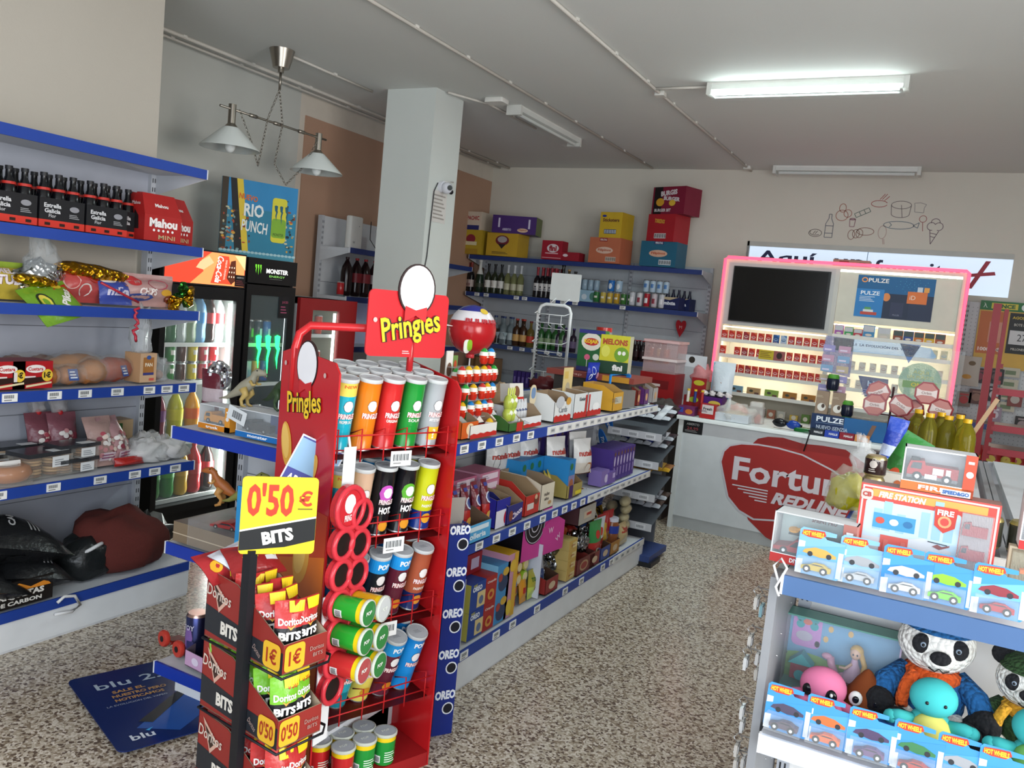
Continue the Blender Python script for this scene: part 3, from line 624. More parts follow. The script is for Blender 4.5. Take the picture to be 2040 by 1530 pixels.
fridge('drinks_fridge', 'short red fridge with a small lit window beside the energy drinks fridge', 4.62, 5.27, 1.545, 'b9bcbf', 1.5, h, 'e9e6cf', (.75, 1.46, 4.76, 5.07), (1.27, 1.0), frame='8c1c1e', lw=5)
b = B(); b.box(0, .02, 0, .45, 0, .03, 'eaf2ff:e3'); b.tube([(0, 0, 0), (0, .45, 0), (0, .45, .12), (0, 0, .12)], .006, '4a6cff:e6', 6, True); thing('open_sign', 'sign', 'small glowing blue and white sign low behind the snack header board', b, (-4.46, 6.4, 1.155))
# poster on top of the energy fridge
pp = B(); PW, PH = .5, .47
pp.box(0, .006, 0, PW, 0, PH, '2d86a8', ); pp.flat((.006, 0, 0), (0, 1, 0), (0, 0, 1))
pp.rect(0, 0, PW, PH, '2a7f9e'); pp.rect(0, .3, PW, .17, '2f86bc', .0004); pp.rect(0, .0, .04, PH, '3a2f22', .0005)
pp.poly([(.05, PH), (.09, PH), (.15, .02), (.1, .02)], '16161a', .0008); pp.poly([(.09, PH), (.13, PH), (.19, .02), (.15, .02)], 'e0c33a', .0009)
rn = random.Random(3)
for i in range(90): 
    x = rn.choice((rn.uniform(.01, .09), rn.uniform(.43, .49), rn.uniform(.01, .2))); y = rn.uniform(.01, .3) if x < .25 else rn.uniform(.05, .38)
    pp.disc(x, y, rn.uniform(.005, .014), rn.uniform(.004, .01), rn.choice(['d7a23a', '2c4a50', 'c9c2a0', '20303a', '8a4a2a', '7fa0a0', 'b0482c']), .001+i*1e-5, 7)
pp.text('NUEVO', .17, .365, .035, 'd86a24', w=.12, d=.003, bold=.03, rot=-.1); pp.text('RIO', .21, .29, .08, 'e8ecea', w=.13, d=.003, bold=.03); pp.text('PUNCH', .22, .19, .07, 'e8ecea', w=.17, d=.003, bold=.02, rot=-.06)
pp.poly(rrect(.38, .25, .1, .28, .02), 'd9cf3a', .003); pp.poly(rrect(.38, .2, .098, .12, .02), '7fae34', .0035); claw(pp, .345, .34, .1, '1d5c74', .004)
pp.text('MONSTER', .38, .16, .018, '243a20', w=.07, d=.0045); pp.rect(0, .0, PW, .03, '4a97ae', .002)
for i in range(20): pp.disc(.012+i*.0255, .03, .013, .008, 'a9ccd4', .003, 8)
thing('promo_poster', 'poster', 'turquoise energy drink promotional board standing on the black fridge', pp, (-4.5, 4.1, 1.795), rz=-.35, sc=1.12)
# routers
b = B(); b.rbox(-.085, .085, -.03, .03, 0, .27, 'd9d8d3', .02); b.flat((0, -.03, 0), (1, 0, 0), (0, 0, 1)); b.text('W', -.03, .05, .02, '555555'); b.disc(.03, .19, .006, .006, '999999')
q = at(703, 492, x=-4.6); thing('wifi_router', 'router', 'tall white box router standing upright on the top shelf', b, (q.x, q.y, 1.985), rz=pi/2)
b = B(); b.rbox(-.075, .075, -.02, .02, 0, .2, 'e2e4e4', .018); b.flat((0, -.02, 0), (1, 0, 0), (0, 0, 1)); b.rect(-.06, .09, .06, .04, '8a8d90'); b.rect(-.06, .03, .07, .04, '3c3f42')
c = B(); c.tube([(.02, .0, .02), (.1, -.05, .01), (-.1, -.04, .01), (-.16, 0, .1), (-.1, .05, .26)], .004, '222222', 5)
q = at(758, 498, x=-4.6); thing('wifi_router', 'router', 'slim white router beside the pillar with tangled black cables', [('case', b), ('cable', c)], (q.x, q.y, 1.985), rz=pi/2)
# ================= product shapes (front faces -Y, base at z=0) =================
def deco(b, items, cy=None):
    k = 0
    for t in items or ():
        d = .0005+.0003*k; k += 1
        if t[0] == 'r': b.rect(t[1]-t[3]/2, t[2], t[3], t[4], t[5], d)
        elif t[0] == 'o': b.disc(t[1], t[2], t[3], t[4], t[5], d)
        elif t[0] == 't': b.text(t[1], t[2], t[3], t[4], t[5], w=t[6] if len(t) > 6 else None, d=d, bold=t[7] if len(t) > 7 else .02, rot=t[8] if len(t) > 8 else 0, out=t[9] if len(t) > 9 else None)
        elif t[0] == 'p': b.poly(t[1], t[2], d)
        elif t[0] == 'l': b.lines(t[1]-t[3]/2, t[2], t[3], t[4], t[5], t[6], d)
        elif t[0] == 'b': b.bars(t[1]-t[3]/2, t[2], t[3], t[4], t[5] if len(t) > 5 else '222222', d)
    return b
def carton(w, d, h, c, fr=(), sd=(), tp=(), top=None, side=None, b=None, front=None):
    b = b or B(); b.box(-w/2, w/2, -d/2, d/2, 0, h, c, top=top, side=side, front=front)
    T = b.T; R3 = T
    if fr: b.flat((0, -d/2, 0), (1, 0, 0), (0, 0, 1)); deco(b, fr)
    if sd:
        b.flat((w/2, 0, 0), (0, 1, 0), (0, 0, 1)); deco(b, sd)
        b.flat((-w/2, 0, 0), (0, -1, 0), (0, 0, 1)); deco(b, sd)
    if tp: b.flat((0, 0, h), (1, 0, 0), (0, 1, 0)); deco(b, tp)
    return b
def tray(w, d, hf, hb, c, fr=(), inner='8a7560', cut=None, side=None):
    "open carton: low front wall hf, high back hb, sloping sides"
    b = B(); t = .003
    b.box(-w/2, w/2, -d/2, d/2, 0, .004, inner)
    b.box(-w/2, w/2, -d/2, -d/2+t, 0, hf, inner, front=c)
    b.box(-w/2, w/2, d/2-t, d/2, 0, hb, inner, back=c)
    for x, s in ((-w/2, 1), (w/2, -1)):
        a = [(x, -d/2, 0), (x, d/2, 0), (x, d/2, hb), (x, -d/2+d*.35, hb*.97 if cut is None else cut), (x, -d/2, hf)]
        a2 = [(q[0]+s*t, q[1], q[2]) for q in a]
        o = (0, 1, 2, 3, 4); oc = side or c
        b.add(a, [o if s < 0 else o[::-1]], oc); b.add(a2, [o[::-1] if s < 0 else o], inner)
        b.add(a+a2, [(2, 3, 8, 7), (3, 4, 9, 8)], inner)
    if fr: b.flat((0, -d/2, 0), (1, 0, 0), (0, 0, 1)); deco(b, fr)
    return b
def pouch(w, h, d, bands, items=(), seed=0, crimp=.02, film='x', back=None, nx=9, nz=12, flare=.0):
    "sealed bag: bands = [(fraction from the bottom, colour)...]"
    rn = random.Random(seed); ph = rn.uniform(0, 6); b = B()
    def D(a, q):
        v = max(0, min(1, (q*h-crimp)/(h-2*crimp))); return .5*d*(sin(pi*v)**.55)*(max(0, 1-(2*a-1)**2)**.6)*(1+.12*sin(9*a+ph)*sin(7*q+ph)) + .0008
    def X(a, q):
        v = max(0, min(1, (q*h-crimp)/(h-2*crimp))); return (a-.5)*w*(1-.06*sin(pi*v)+flare*(q-.5))
    def P(a, q, s, off=0): return (X(a, q), s*(D(a, q)+off)+.004*sin(3*q+ph), q*h)
    for s in (-1, 1):
        vs = [P(i/nx, j/nz, s) for j in range(nz+1) for i in range(nx+1)]; fs = []; cs = []
        for j in range(nz):
            c = [col for f, col in bands if (j+.5)/nz <= f][0] if not (s == 1 and back) else back
            for i in range(nx):
                k = j*(nx+1)+i; f = (k, k+1, k+nx+2, k+nx+1); fs.append(f if s == -1 else f[::-1]); cs.append(c+':'+film if ':' not in c else c)
        b.add(vs, fs, cs, True)
    b.fr = lambda u, v, dd=0: Vector(P(min(1, max(0, u/w+.5)), min(1, max(0, v/h)), -1, .0012+dd)); b.cy = True
    deco(b, items); return b
def prof(kind):
    return {
     'wine': ([(.036, 0), (.037, .01), (.037, .17), (.034, .195), (.016, .225), (.0135, .235), (.0135, .3), (.0145, .302), (.0145, .31)], .31),
     'cava': ([(.04, 0), (.043, .01), (.043, .13), (.036, .18), (.017, .235), (.0145, .3), (.016, .31)], .31),
     'soda': ([(.035, 0), (.046, .012), (.05, .04), (.047, .09), (.05, .13), (.05, .2), (.042, .245), (.02, .29), (.0135, .305), (.0135, .315)], .33),
     'soda5': ([(.024, 0), (.031, .008), (.032, .03), (.029, .06), (.032, .09), (.032, .14), (.026, .17), (.013, .2), (.011, .21)], .22),
     'oil': ([(.036, 0), (.042, .008), (.043, .12), (.042, .175), (.036, .205), (.018, .235), (.015, .245)], .26),
     'beer': ([(.028, 0), (.03, .008), (.03, .11), (.026, .135), (.013, .17), (.012, .2), (.013, .205)], .2),
     'spirit': ([(.038, 0), (.041, .008), (.041, .16), (.036, .185), (.016, .205), (.014, .25), (.016, .252), (.016, .27)], .27)}[kind]
def bottle(kind, glass, cap, label=None, lz=(.05, .13), items=(), liquid=None, neck=None):
    pf, H = prof(kind); b = B(); cols = []
    for (r0, z0), (r1, z1) in zip(pf, pf[1:]):
        zc_ = (z0+z1)/2; cols.append(neck if (neck and zc_ > pf[-4][1]) else (liquid if liquid and zc_ < pf[-5][1] else glass))
    b.lathe(pf, cols, 14)
    rmax = max(p[0] for p in pf)
    parts = [('glass_body' if kind not in ('soda', 'soda5', 'oil') else 'bottle_body', b)]
    if label:
        l = B(); r = max([r for r, z in pf if lz[0]-.03 <= z <= lz[1]+.03] or [rmax])+.0012
        l.lathe([(r, lz[0]), (r, lz[1])], label, 16, cap=False); l.roundf(r, 0); deco(l, items); parts.append(('label', l))
    c = B(); r = pf[-1][0]+.003; c.cyl(r, pf[-1][1]-.004, pf[-1][1]+.014 if kind != 'beer' else pf[-1][1]+.004, cap, 12); parts.append(('cap', c))
    return prep(parts)
def can(body, items=(), top='c9ccce:s', h=.115, r=.031, bands=None):
    b = B(); b.lathe([(r-.006, 0), (r, .008), (r, h*.5), (r, h-.01), (r-.006, h)], [top, bands[0] if bands else body, bands[1] if bands else body, top], 14)
    b.roundf(r, 0); deco(b, items); return b
def crisp_tube(c, items=(), h=.235, foil=None, low=None, lid='dfe3e4:t88', up=None, brand=True):
    "tall crisp tube, brand word and white oval on the front, clear lid"
    r = .0375; b = B(); low = low or c; up = up or c
    b.lathe([(r+.001, 0), (r+.001, .004), (r, .005), (r, h*.3), (r, h*.78), (r, h-.008), (r+.0015, h-.006), (r+.0015, h)], ['b9bcbe:s', 'b9bcbe:s', low+':g', c+':g', up+':g', 'c5c8ca:s', 'c5c8ca:s'], 22)
    b.roundf(r, 0)
    if brand:
        b.disc(0, h*.645, .0175, .019, '241a18', .0003); b.disc(0, h*.645, .0162, .0178, 'efecec', .0006)
        b.text('PRINGLES', 0, h*.505, .018, 'f2e9e9', w=.056, d=.0012, bold=.03, out='c02428', ow=.03)
    deco(b, items)
    l = B(); l.lathe([(.0385, h-.009), (.0395, h-.008), (.0395, h+.001), (.038, h+.004), (.036, h+.0025), (.0355, h+.001)], lid, 22, cap=False)
    l.lathe([(.0001, h+.0012), (.036, h+.0012)], 'c7ccd2:t82', 22, cap=False)
    l.flat((0, 0, h+.0018), (1, 0, 0), (0, 1, 0)); l.lines(-.014, -.008, .028, .016, 3, '8c9298')
    return prep([('tube_body', b), ('lid', l)])
def egg(cap):
    b = B(); b.lathe([(.0001, 0), (.012, .003), (.02, .014), (.0225, .026), (.0215, .034), (.0185, .044), (.012, .054), (.005, .06), (.0001, .061)], ['c8321e:g', 'c8321e:g', 'd03a20:g', 'ebe7df:g', 'ebe7df:g', cap+':g', cap+':g', cap+':g'], 14)
    b.roundf(.0225, 0); b.poly([(-.012, .018), (-.006, .026), (0, .019), (.006, .026), (.012, .018)], 'efe9e0', .0006); b.disc(.004, .036, .006, .003, 'b8c48a', .0002)
    s = B(); s.lathe([(.014, -.012), (.019, .0), (.02, .014)], 'b8281a:g', 12, cap=False)
    return prep([('egg', b), ('egg_cup', s)])
def egghead(c): return c
def car_mesh(c, truck=False, L=.07, wheel='1a1a1c', W=.03, H=.022, glass='20262e:g'):
    "small toy car seen from the side, nose toward -X"
    b = B(); h = L/2
    if truck: pr = [(-h, .006), (-h, .02), (-h*.9, .035), (-h*.35, .038), (-h*.3, .03), (h, .03), (h, .006)]
    else: pr = [(-h, .006), (-h, .014), (-h*.45, .018), (-h*.15, H+.006), (h*.45, H+.006), (h*.8, .018), (h, .017), (h, .006)]
    b.ext(pr, (0, -W/2, 0), (1, 0, 0), (0, 0, 1), W, c)
    g = [(-h*.38, .0185), (-h*.13, H+.003), (h*.38, H+.003), (h*.62, .0185)] if not truck else [(-h*.88, .022), (-h*.8, .033), (-h*.45, .034), (-h*.45, .022)]
    b.flat((0, -W/2, 0), (1, 0, 0), (0, 0, 1)); b.poly(g[::-1] if False else g[::-1], glass, .0006)
    wh = []
    for x in (-h*.58, h*.58):
        for y in (-W/2-.001, W/2-.004):
            q = B(); q.T = Matrix.Translation((x, y+.005, .008)) @ Matrix.Rotation(pi/2, 4, 'X'); q.cyl(.0085, 0, .006, wheel, 12); q.cyl(.004, -.0005, .0065, 'c9ccd0:s', 8); wh.append(('wheel', q))
    return [('car_body', b)]+wh
def loaf(L, r, c, seed=0, n=14, film=None):
    "long bread roll along X"
    rn = random.Random(seed); b = B(); m = 10; vs = []
    for i in range(n+1):
        t = i/n; x = (t-.5)*L; rr = r*(max(0, sin(pi*min(1, max(0, t)))))**.38*(1+.05*sin(t*23+seed)) + .0005
        for k in range(m): a = 2*pi*k/m; vs.append((x, rr*cos(a), r*.85+rr*.85*sin(a)))
    b.add(vs, [(i*m+k, i*m+(k+1) % m, (i+1)*m+(k+1) % m, (i+1)*m+k) for i in range(n) for k in range(m)], c, True); return b
def blob(seed, rx, ry, rz, c, n=18, amp=.18, fq=3.2, flatb=True, cfn=None):
    "soft lumpy shape (crumpled bag, heap)"
    b = B(); b.ball(0, 0, 0, 1, 1, 1, c, n, cfn); rn = random.Random(seed); p = [rn.uniform(0, 6) for _ in range(4)]
    for i, v in enumerate(b.v):
        x, y, z = v; k = 1+amp*(sin(fq*x*2+p[0])*cos(fq*y*2+p[1])+.6*sin(fq*2.1*z+p[2]+x*3)+.4*sin(fq*4*y+p[3]))
        z2 = z*k*rz; 
        if flatb: z2 = max(z2, -rz*.55)+rz*.55
        b.v[i] = (x*k*rx, y*k*ry, z2)
    return b
def cyc(i, L): return L[i % len(L)]
def row(name, cat, label, parts, p0, p1, n, rz=0, group=None, jit=.0, seed=0, rot=0.0):
    "n copies evenly between two points"
    parts = prep(parts); rn = random.Random(seed); p0 = Vector(p0); p1 = Vector(p1)
    for i in range(n):
        q = p0.lerp(p1, i/(n-1) if n > 1 else 0); lb = label(i) if callable(label) else label
        thing(name, cat, lb, parts, (q.x+rn.uniform(-jit, jit), q.y+rn.uniform(-jit, jit), q.z), rz+rn.uniform(-rot, rot), group=group if (n > 1) else None)
# ================= snack tube floor stand =================
TH = rad(70); SU = Vector((cos(TH), sin(TH), 0)); SF = Vector((sin(TH), -cos(TH), 0)) # stand's own right and front directions
SO = Vector((-1.708, 2.248, 0))                     # middle of the stand, on the floor
def S(u, f, z): return SO+SU*u+SF*f+Vector((0, 0, z))
RD = 'b81c20'
def stand():
    parts = []; HW = .235
    def panel(x, s, hi):
        b = B(); pts = [(-.17, 0), (.2, 0), (.2, hi-.03), (.17, hi), (-.1, hi+(.04 if s > 0 else .02)), (-.17, hi)]
        pts = [(y, z) for y, z in pts]
        # local: Y axis runs to the rear, so front is -Y
        b.ext([(-y, z) for y, z in pts][::-1], (x, 0, 0), (0, 1, 0), (0, 0, 1), .006, RD+':g'); return b
    rt = panel(HW, 1, 1.37); parts.append(('side_panel', rt))
    # near side panel with printed logo
    lp = panel(-HW, -1, 1.42)
    lp.flat((-HW-.0062, 0, 0), (0, -1, 0), (0, 0, 1), .0005)
    # print: gradient of reds to orange towards the floor, crisps
    lp.poly([(.195, .95), (.195, .02), (-.165, .02), (-.165, .95)], 'c2431e', .0002)
    lp.poly([(.195, .82), (.195, .02), (-.165, .02), (-.165, .72)], 'd8711f', .0004)
    for u, v, a, b_, r in ((-.1, 1.12, .035, .075, .25), (.07, 1.06, .03, .07, -.5), (-.05, .95, .02, .06, .4), (.05, .78, .05, .09, -.2), (-.1, .6, .06, .08, .4), (.1, .45, .06, .09, .1), (-.05, .3, .06, .08, -.4)):
        lp.disc(u, v, a, b_, 'e3a640', .001, 18, r); lp.disc(u-.008, v+.01, a*.72, b_*.78, 'f0c365', .0014, 18, r)
    lp.text('Pringles', .0, 1.265, .09, 'f0c62a', w=.22, d=.003, bold=.02, rot=.14, out='240f10', ow=.022)
    for u, v in ((-.14, 1.385), (.12, 1.375)): lp.disc(u, v, .008, .008, 'c9a8a4', .003)
    parts.append(('side_panel', lp))
    # oval board piece above each logo (plain)
    def oval(o, ux, k, t=.006):
        b = B(); el_ = [(k*.062*cos(a), k*.073*sin(a)) for a in [2*pi*i/28 for i in range(28)]]
        b.ext([(x*1.09, y*1.07) for x, y in el_], o, ux, (0, 0, 1), t, '2a1516'); b.flat(o, ux, (0, 0, 1), .0008); b.poly(el_, 'eeecef')
        b.poly([(-k*.04, -k*.05), (0, -k*.062), (k*.04, -k*.05), (k*.04, -k*.098), (0, -k*.078), (-k*.04, -k*.098)], 'c4262b', .001); return b
    parts.append(('oval_board', oval((-HW-.0075, .0, 1.395), (0, -1, 0), 1.0)))
    # curved tube and header
    tb = B(); tb.tube([(-HW+.0, .1, 1.3), (-HW, .1, 1.44), (-HW+.012, .1, 1.485), (-HW+.05, .1, 1.515), (-.1, .02, 1.52), (0, -.045, 1.525), (.12, -.046, 1.525)], .014, 'c4262b:g', 10); parts.append(('curved_tube', tb))
    po = B(); po.tube([(.12, -.045, 1.28), (.12, -.045, 1.6)], .012, 'a81e22:g', 8); parts.append(('sign_post', po))
    hb = B(); ux = Vector((1, 0, 0)); hb.ext([(x, y) for x, y in rrect(0, 0, .325, .22, .02)], (.095, -.055, 1.545), ux, (0, 0, 1), .006, 'c4262b:g')
    hb.flat((.095, -.0555, 1.545), ux, (0, 0, 1), .001); hb.text('Pringles', .01, -.012, .105, 'f3ca22', w=.24, d=.004, bold=.02, rot=.2, out='200d10', ow=.025); hb.disc(-.135, .01, .008, .008, 'd8b4b0', .002); hb.lines(-.02, -.1, .03, .014, 2, 'd8c0c0', .002)
    parts.append(('header_board', hb, [('oval_board', oval((.115, -.062, 1.665), (1, 0, 0), 1.12))]))
    bk = B(); bk.box(-HW, HW, .16, .17, .05, 1.3, '8e1a1e'); parts.append(('back_panel', bk))
    bs = B(); bs.box(-HW+.002, HW-.008, -.2, .16, .0, .05, '9c1a1e'); parts.append(('base', bs))
    for z, f in TIERS:
        s = B(); s.add([(-HW, .16, z+.015), (HW, .16, z+.015), (HW, -f, z-.02), (-HW, -f, z-.02)], [(3, 2, 1, 0), (0, 1, 2, 3)], '6d1518')
        w_ = B(); r = .0026
        for dz_ in (.01, .055):
            w_.tube([(-HW, -f-.005, z+dz_), (HW, -f-.005, z+dz_)], r, RD, 5)
        for i in range(6): 
            x = -HW+.02+i*.085
            w_.tube([(x, -f+.06, z+.05), (x, -f-.005, z+.075), (x, -f-.005, z-.03)], r, RD, 5)
        sub = [('wire_basket', w_)]
        if z > .5:
            t = B(); t.box(-.02, .06, -f-.014, -f-.012, z-.05, z+.0, 'e5e6e6'); t.flat((-.02, -f-.014, z-.05), (1, 0, 0), (0, 0, 1)); t.bars(.008, .018, .06, .022, '5c5f62'); t.rect(.01, .008, .03, .004, '888888'); sub.append(('price_ticket', t))
        parts.append(('tier_shelf', s, sub))
    thing('snack_floor_stand', 'display stand', 'red floor stand of crisp tubes with curved tube frame and header board', parts, SO, TH)
TIERS = ((1.14, .17), (.85, .17), (.56, .17), (.265, .17))
stand()
TB = {}
def tt(k, *a, **q): TB[k] = crisp_tube(*a, **q)
def wd(s, v=.09, c='f2efe6', w=.045, h=.01): return ('t', s, 0, v, h, c, w)
tt('cyan', '1fa6bd', [wd('NEW', .215, 'd8622a'), wd('PROPER SALT', .1)], up='e3d25e')
tt('orange', 'd9771c'); tt('red', 'c22a2a', [wd('ORIGINAL', .1)]); tt('green', '1f8a35', [wd('SOUR', .1)]); tt('silver', '9ea2a6', [wd('MYSTERY', .1, 'eeeeee'), ('r', 0, .03, .045, .045, 'e6b42a'), ('t', '?', 0, .052, .035, 'eee6cf', None)])
tt('tan', 'cfae93', [wd('PASSPORT'), ('o', 0, .045, .018, .018, 'e0a02c')], low='1a2f7c')
tt('hotpink', '17171b', [('o', -.004, .15, .026, .03, 'c050b8'), ('o', 0, .152, .0162, .0178, 'efecec'), ('t', 'PRINGLES', 0, .12, .018, 'f2e9e9', .052, .03, 0, 'c02428'), ('t', 'HOT.', 0, .09, .024, 'f2f2f2', .045, .05), ('o', 0, .035, .018, .018, 'e39a2a')], brand=False)
tt('hotgreen', '17171b', [('o', -.004, .15, .026, .03, '57a52e'), ('o', 0, .152, .0162, .0178, 'efecec'), ('t', 'PRINGLES', 0, .12, .018, 'f2e9e9', .052, .03, 0, 'c02428'), ('t', 'HOT.', 0, .09, .024, 'f2f2f2', .045, .05), ('o', 0, .035, .018, .018, 'e39a2a')], brand=False)
tt('lime', 'bcbf1c', [wd('PASSPORT'), ('o', 0, .045, .018, .018, 'e0a02c')], low='16307e')
tt('brown', 'a8553a', [wd('PASSPORT'), ('o', 0, .045, .018, .018, 'e39a3a')], low='1c2c66')
tt('blackpop', '1d2329', [('r', 0, .178, .12, .05, '1e8fd4'), ('t', 'POP', 0, .203, .02, 'f0f3f5', .04, .04), ('o', 0, .045, .018, .018, 'e39a2a')])
tt('maroon', '5e2233', [('r', 0, .178, .12, .05, '1e8fd4'), ('t', 'POP', .0, .203, .02, 'f0f3f5', .04, .04), ('o', 0, .045, .018, .018, 'dd8a2a')])
tt('blue', '1c8ad6', [('t', 'POP', .0, .203, .02, 'f0f3f5', .04, .04)]); tt('teal', '2f9fb0', up='1e8fd4', low='1b7f90'); tt('yellow', 'dccb5c', [('o', 0, .045, .02, .02, 'd89a2a')])
def put(k, u, f, z, lab, tilt=.0, group=None, rz=0):
    p = S(u, f, z); m = Matrix.Translation(p) @ Matrix.Rotation(TH+rz, 4, 'Z') @ Matrix.Rotation(tilt, 4, 'X')
    thing('crisp_tube', 'crisps', lab, TB[k], mat=m, group=group)
CN = {'cyan': 'turquoise', 'orange': 'orange', 'red': 'red', 'green': 'green', 'silver': 'silver', 'tan': 'tan and navy', 'hotpink': 'black and magenta', 'hotgreen': 'black and green', 'lime': 'lime yellow', 'brown': 'brown', 'blackpop': 'black and blue', 'maroon': 'maroon and blue', 'blue': 'bright blue', 'teal': 'teal', 'yellow': 'pale yellow'}
def tierfill(z, f, fronts, back, tier, n=3, tl=.15):
    us = [-.174+.087*i for i in range(5)]
    for i, k in enumerate(fronts):
        if k: put(k, us[i], f-.05-.15*sin(tl), z+.0, f'{CN[k]} crisp tube, {nth(i, 5)} in front row of {tier} tier', tl)
    for r in range(1, n):
        for i, k in enumerate(back[r-1]):
            if k: put(k, us[i], f-.05-.15*sin(tl)-.084*r, z+.084*r*math.tan(tl), f'{CN[k]} crisp tube, {nth(i, 5)} in {_ON[r]} row of {tier} tier', tl)
tierfill(1.14, .17, ['cyan', 'orange', 'red', 'green', 'silver'], [['cyan', 'orange', 'orange', 'silver', 'silver'], ['orange', 'orange', 'red', 'red', 'green']], 'top', 3, .17)
tierfill(.85, .17, ['cyan', 'tan', 'hotpink', 'hotgreen', 'lime'], [['teal', 'hotgreen', 'blackpop', 'blackpop', 'lime'], ['green', 'blackpop', 'hotgreen', 'green', None]], 'second', 3, .16)
tierfill(.56, .17, ['blue', 'blue', 'blackpop', 'maroon', 'brown'], [['blue', 'maroon', 'blue', 'blue', 'brown'], [None]*5], 'third', 2, .26)
tierfill(.265, .17, ['teal', 'teal', 'yellow', 'maroon', 'blue'], [['silver', 'yellow', 'maroon', 'blue', 'blue'], [None]*5], 'fourth', 2, .36)
# red cup dispenser strip hung on the near side of the stand
HOLES = [(-.02, .99, 1)]+[(.04, z+.08, 0) for z in (.88, .785, .69, .6, .51)]+[(-.04, z, 0) for z in (.88, .785, .69, .6, .51, .425)]
def dispenser():
    b = B(); X, Y = 0, 0
    rings = []
    for u, z, k in HOLES:
        R_ = .07 if k else .05
        c = [(R_*cos(a), R_*sin(a)) for a in [2*pi*i/24 for i in range(24)]]
        b.ext(c, (X+u, Y, z), (1, 0, 0), (0, 0, 1), .02, 'c02c34:g')
        q = B(); q.tube([(X+u+(R_-.006)*cos(a), Y-.002, z+(R_-.006)*sin(a)) for a in [2*pi*i/24 for i in range(24)]], .009, 'c83440:g', 8, True); rings.append(q)
        if not k: b.flat((X+u, Y, z), (1, 0, 0), (0, 0, 1), .0008); b.disc(0, 0, .038, .038, '17110f')
    b.box(X-.03, X+.03, Y+.001, Y+.016, .42, .97, 'b82a30')
    lg = B(); lg.flat((X-.02, Y, .99), (1, 0, 0), (0, 0, 1), .001); lg.disc(0, .012, .026, .03, 'ece8ec'); lg.text('PRINGLES', .0, -.03, .02, 'e8dfe0', w=.05, d=.002, bold=.03)
    wt = B(); wt.box(X-.03, X+.015, Y+.03, Y+.032, 1.045, 1.17, 'd4d8da'); wt.tube([(X-.01, Y+.03, 1.17), (X-.01, Y+.04, 1.2)], .004, 'e0e0e0')
    w2 = B(); w2.box(X-.085, X-.02, Y+.02, Y+.024, .25, .72, 'dfe2e6')
    thing('cup_dispenser', 'display stand', 'red round holed strip holding small crisp pots sideways', [('perforated_strip', b)]+[('rim', q) for q in rings]+[('logo', lg), ('backing_card', w2)], S(-.185, .25, 0), TH+.36)
    thing('hanging_tag', 'tag', 'blank white hanging card clipped above the red cup strip', wt, S(-.185, .25, 0), TH+.1)
dispenser()
def cup(c, lidc, word=''):
    b = B(); L = .105; b.lathe([(.034, 0), (.035, .003), (.0375, L*.8), (.0378, L)], [c+':g', c+':g', 'e3c41c:g'], 20)
    b.roundf(.0365, 0); b.rect(-.06, .01, .026, .025, 'e9e9e9'); b.bars(-.057, .013, .02, .018); b.lines(-.02, .012, .04, .04, 5, 'd8ead8'); b.lines(.03, .012, .03, .04, 5, 'd8ead8')
    l = B(); l.lathe([(.039, L-.006), (.041, L-.004), (.041, L+.004), (.037, L+.005)], 'dfe6dc:t85', 20, cap=False); l.lathe([(.0001, L+.003), (.0375, L+.003)], lidc, 20, cap=False)
    l.flat((0, 0, L+.0036), (1, 0, 0), (0, 1, 0)); l.text('POP', 0, 0, .012, 'e6ece6', w=.03, bold=.03)
    return prep([('pot_body', b), ('lid', l)])
CUP = {'g': cup('2a9a30', '2f7a3c:g'), 'y': cup('d8a41e', 'c2c6c8:g'), 'r': cup('c23030', 'a8484a:g'), 'rw': cup('b82428', 'b4bac2:g'), 'gw': cup('1f8a35', 'b4bac2:g')}
for i, (u, z, k, lab) in enumerate(((-.04, .69, 'g', 'green small crisp pot, upper left of the dispenser strip'), (.04, .68, 'y', 'yellow small crisp pot with white lid, upper right of the dispenser strip'), (-.04, .6, 'g', 'green small crisp pot, second down on the left of the strip'), (.04, .59, 'g', 'green small crisp pot, second down on the right of the strip'), (-.04, .51, 'r', 'red small crisp pot in the dispenser strip'), (.04, .5, 'g', 'green small crisp pot, lowest right in the strip'))):
    p = S(-.185, .25, z)+Vector((cos(TH+.36)*u, sin(TH+.36)*u, 0)); m = Matrix.Translation(p) @ Matrix.Rotation(TH+.36, 4, 'Z') @ Matrix.Rotation(pi/2-.0, 4, 'X') @ Matrix.Rotation(.1, 4, 'Y')
    thing('crisp_pot', 'crisps', lab, CUP[k], mat=m)
for i, (k, u, f) in enumerate((('r', -.15, .1), ('g', -.065, .1), ('r', .02, .1), ('g', -.02, .17), ('g', .065, .165), ('r', -.105, .175))):
    thing('crisp_pot', 'crisps', f'{"red" if k == "r" else "green"} white lidded pot standing at the stand foot, {["rear left", "rear middle", "rear right", "front middle", "front right", "front left"][i]}', CUP[k+'w'], S(u, f, .052), TH)
# small hanging flyer
b = B(); b.box(-.075, .075, -.002, 0, 0, .26, 'd7dbe6'); b.flat((0, -.002, 0), (1, 0, 0), (0, 0, 1)); b.rect(-.07, .005, .14, .25, '4a4f9a'); b.rect(-.07, .15, .14, .1, '8fb6d8', .001); b.text('ABIERTO', 0, .12, .03, 'f0f2f6', w=.12, d=.002, bold=.03); b.text('Los viernes', 0, .07, .02, 'c8b46a', w=.11, d=.002)
p = S(-.31, .07, 1.02); thing('hanging_flyer', 'flyer', 'blue and white tilted flyer hanging between the yellow sign and red strip', b, mat=Matrix.Translation(p+Vector((-.01, 0, -.1))) @ Matrix.Rotation(TH-.35, 4, 'Z') @ Matrix.Rotation(.42, 4, 'Y'))
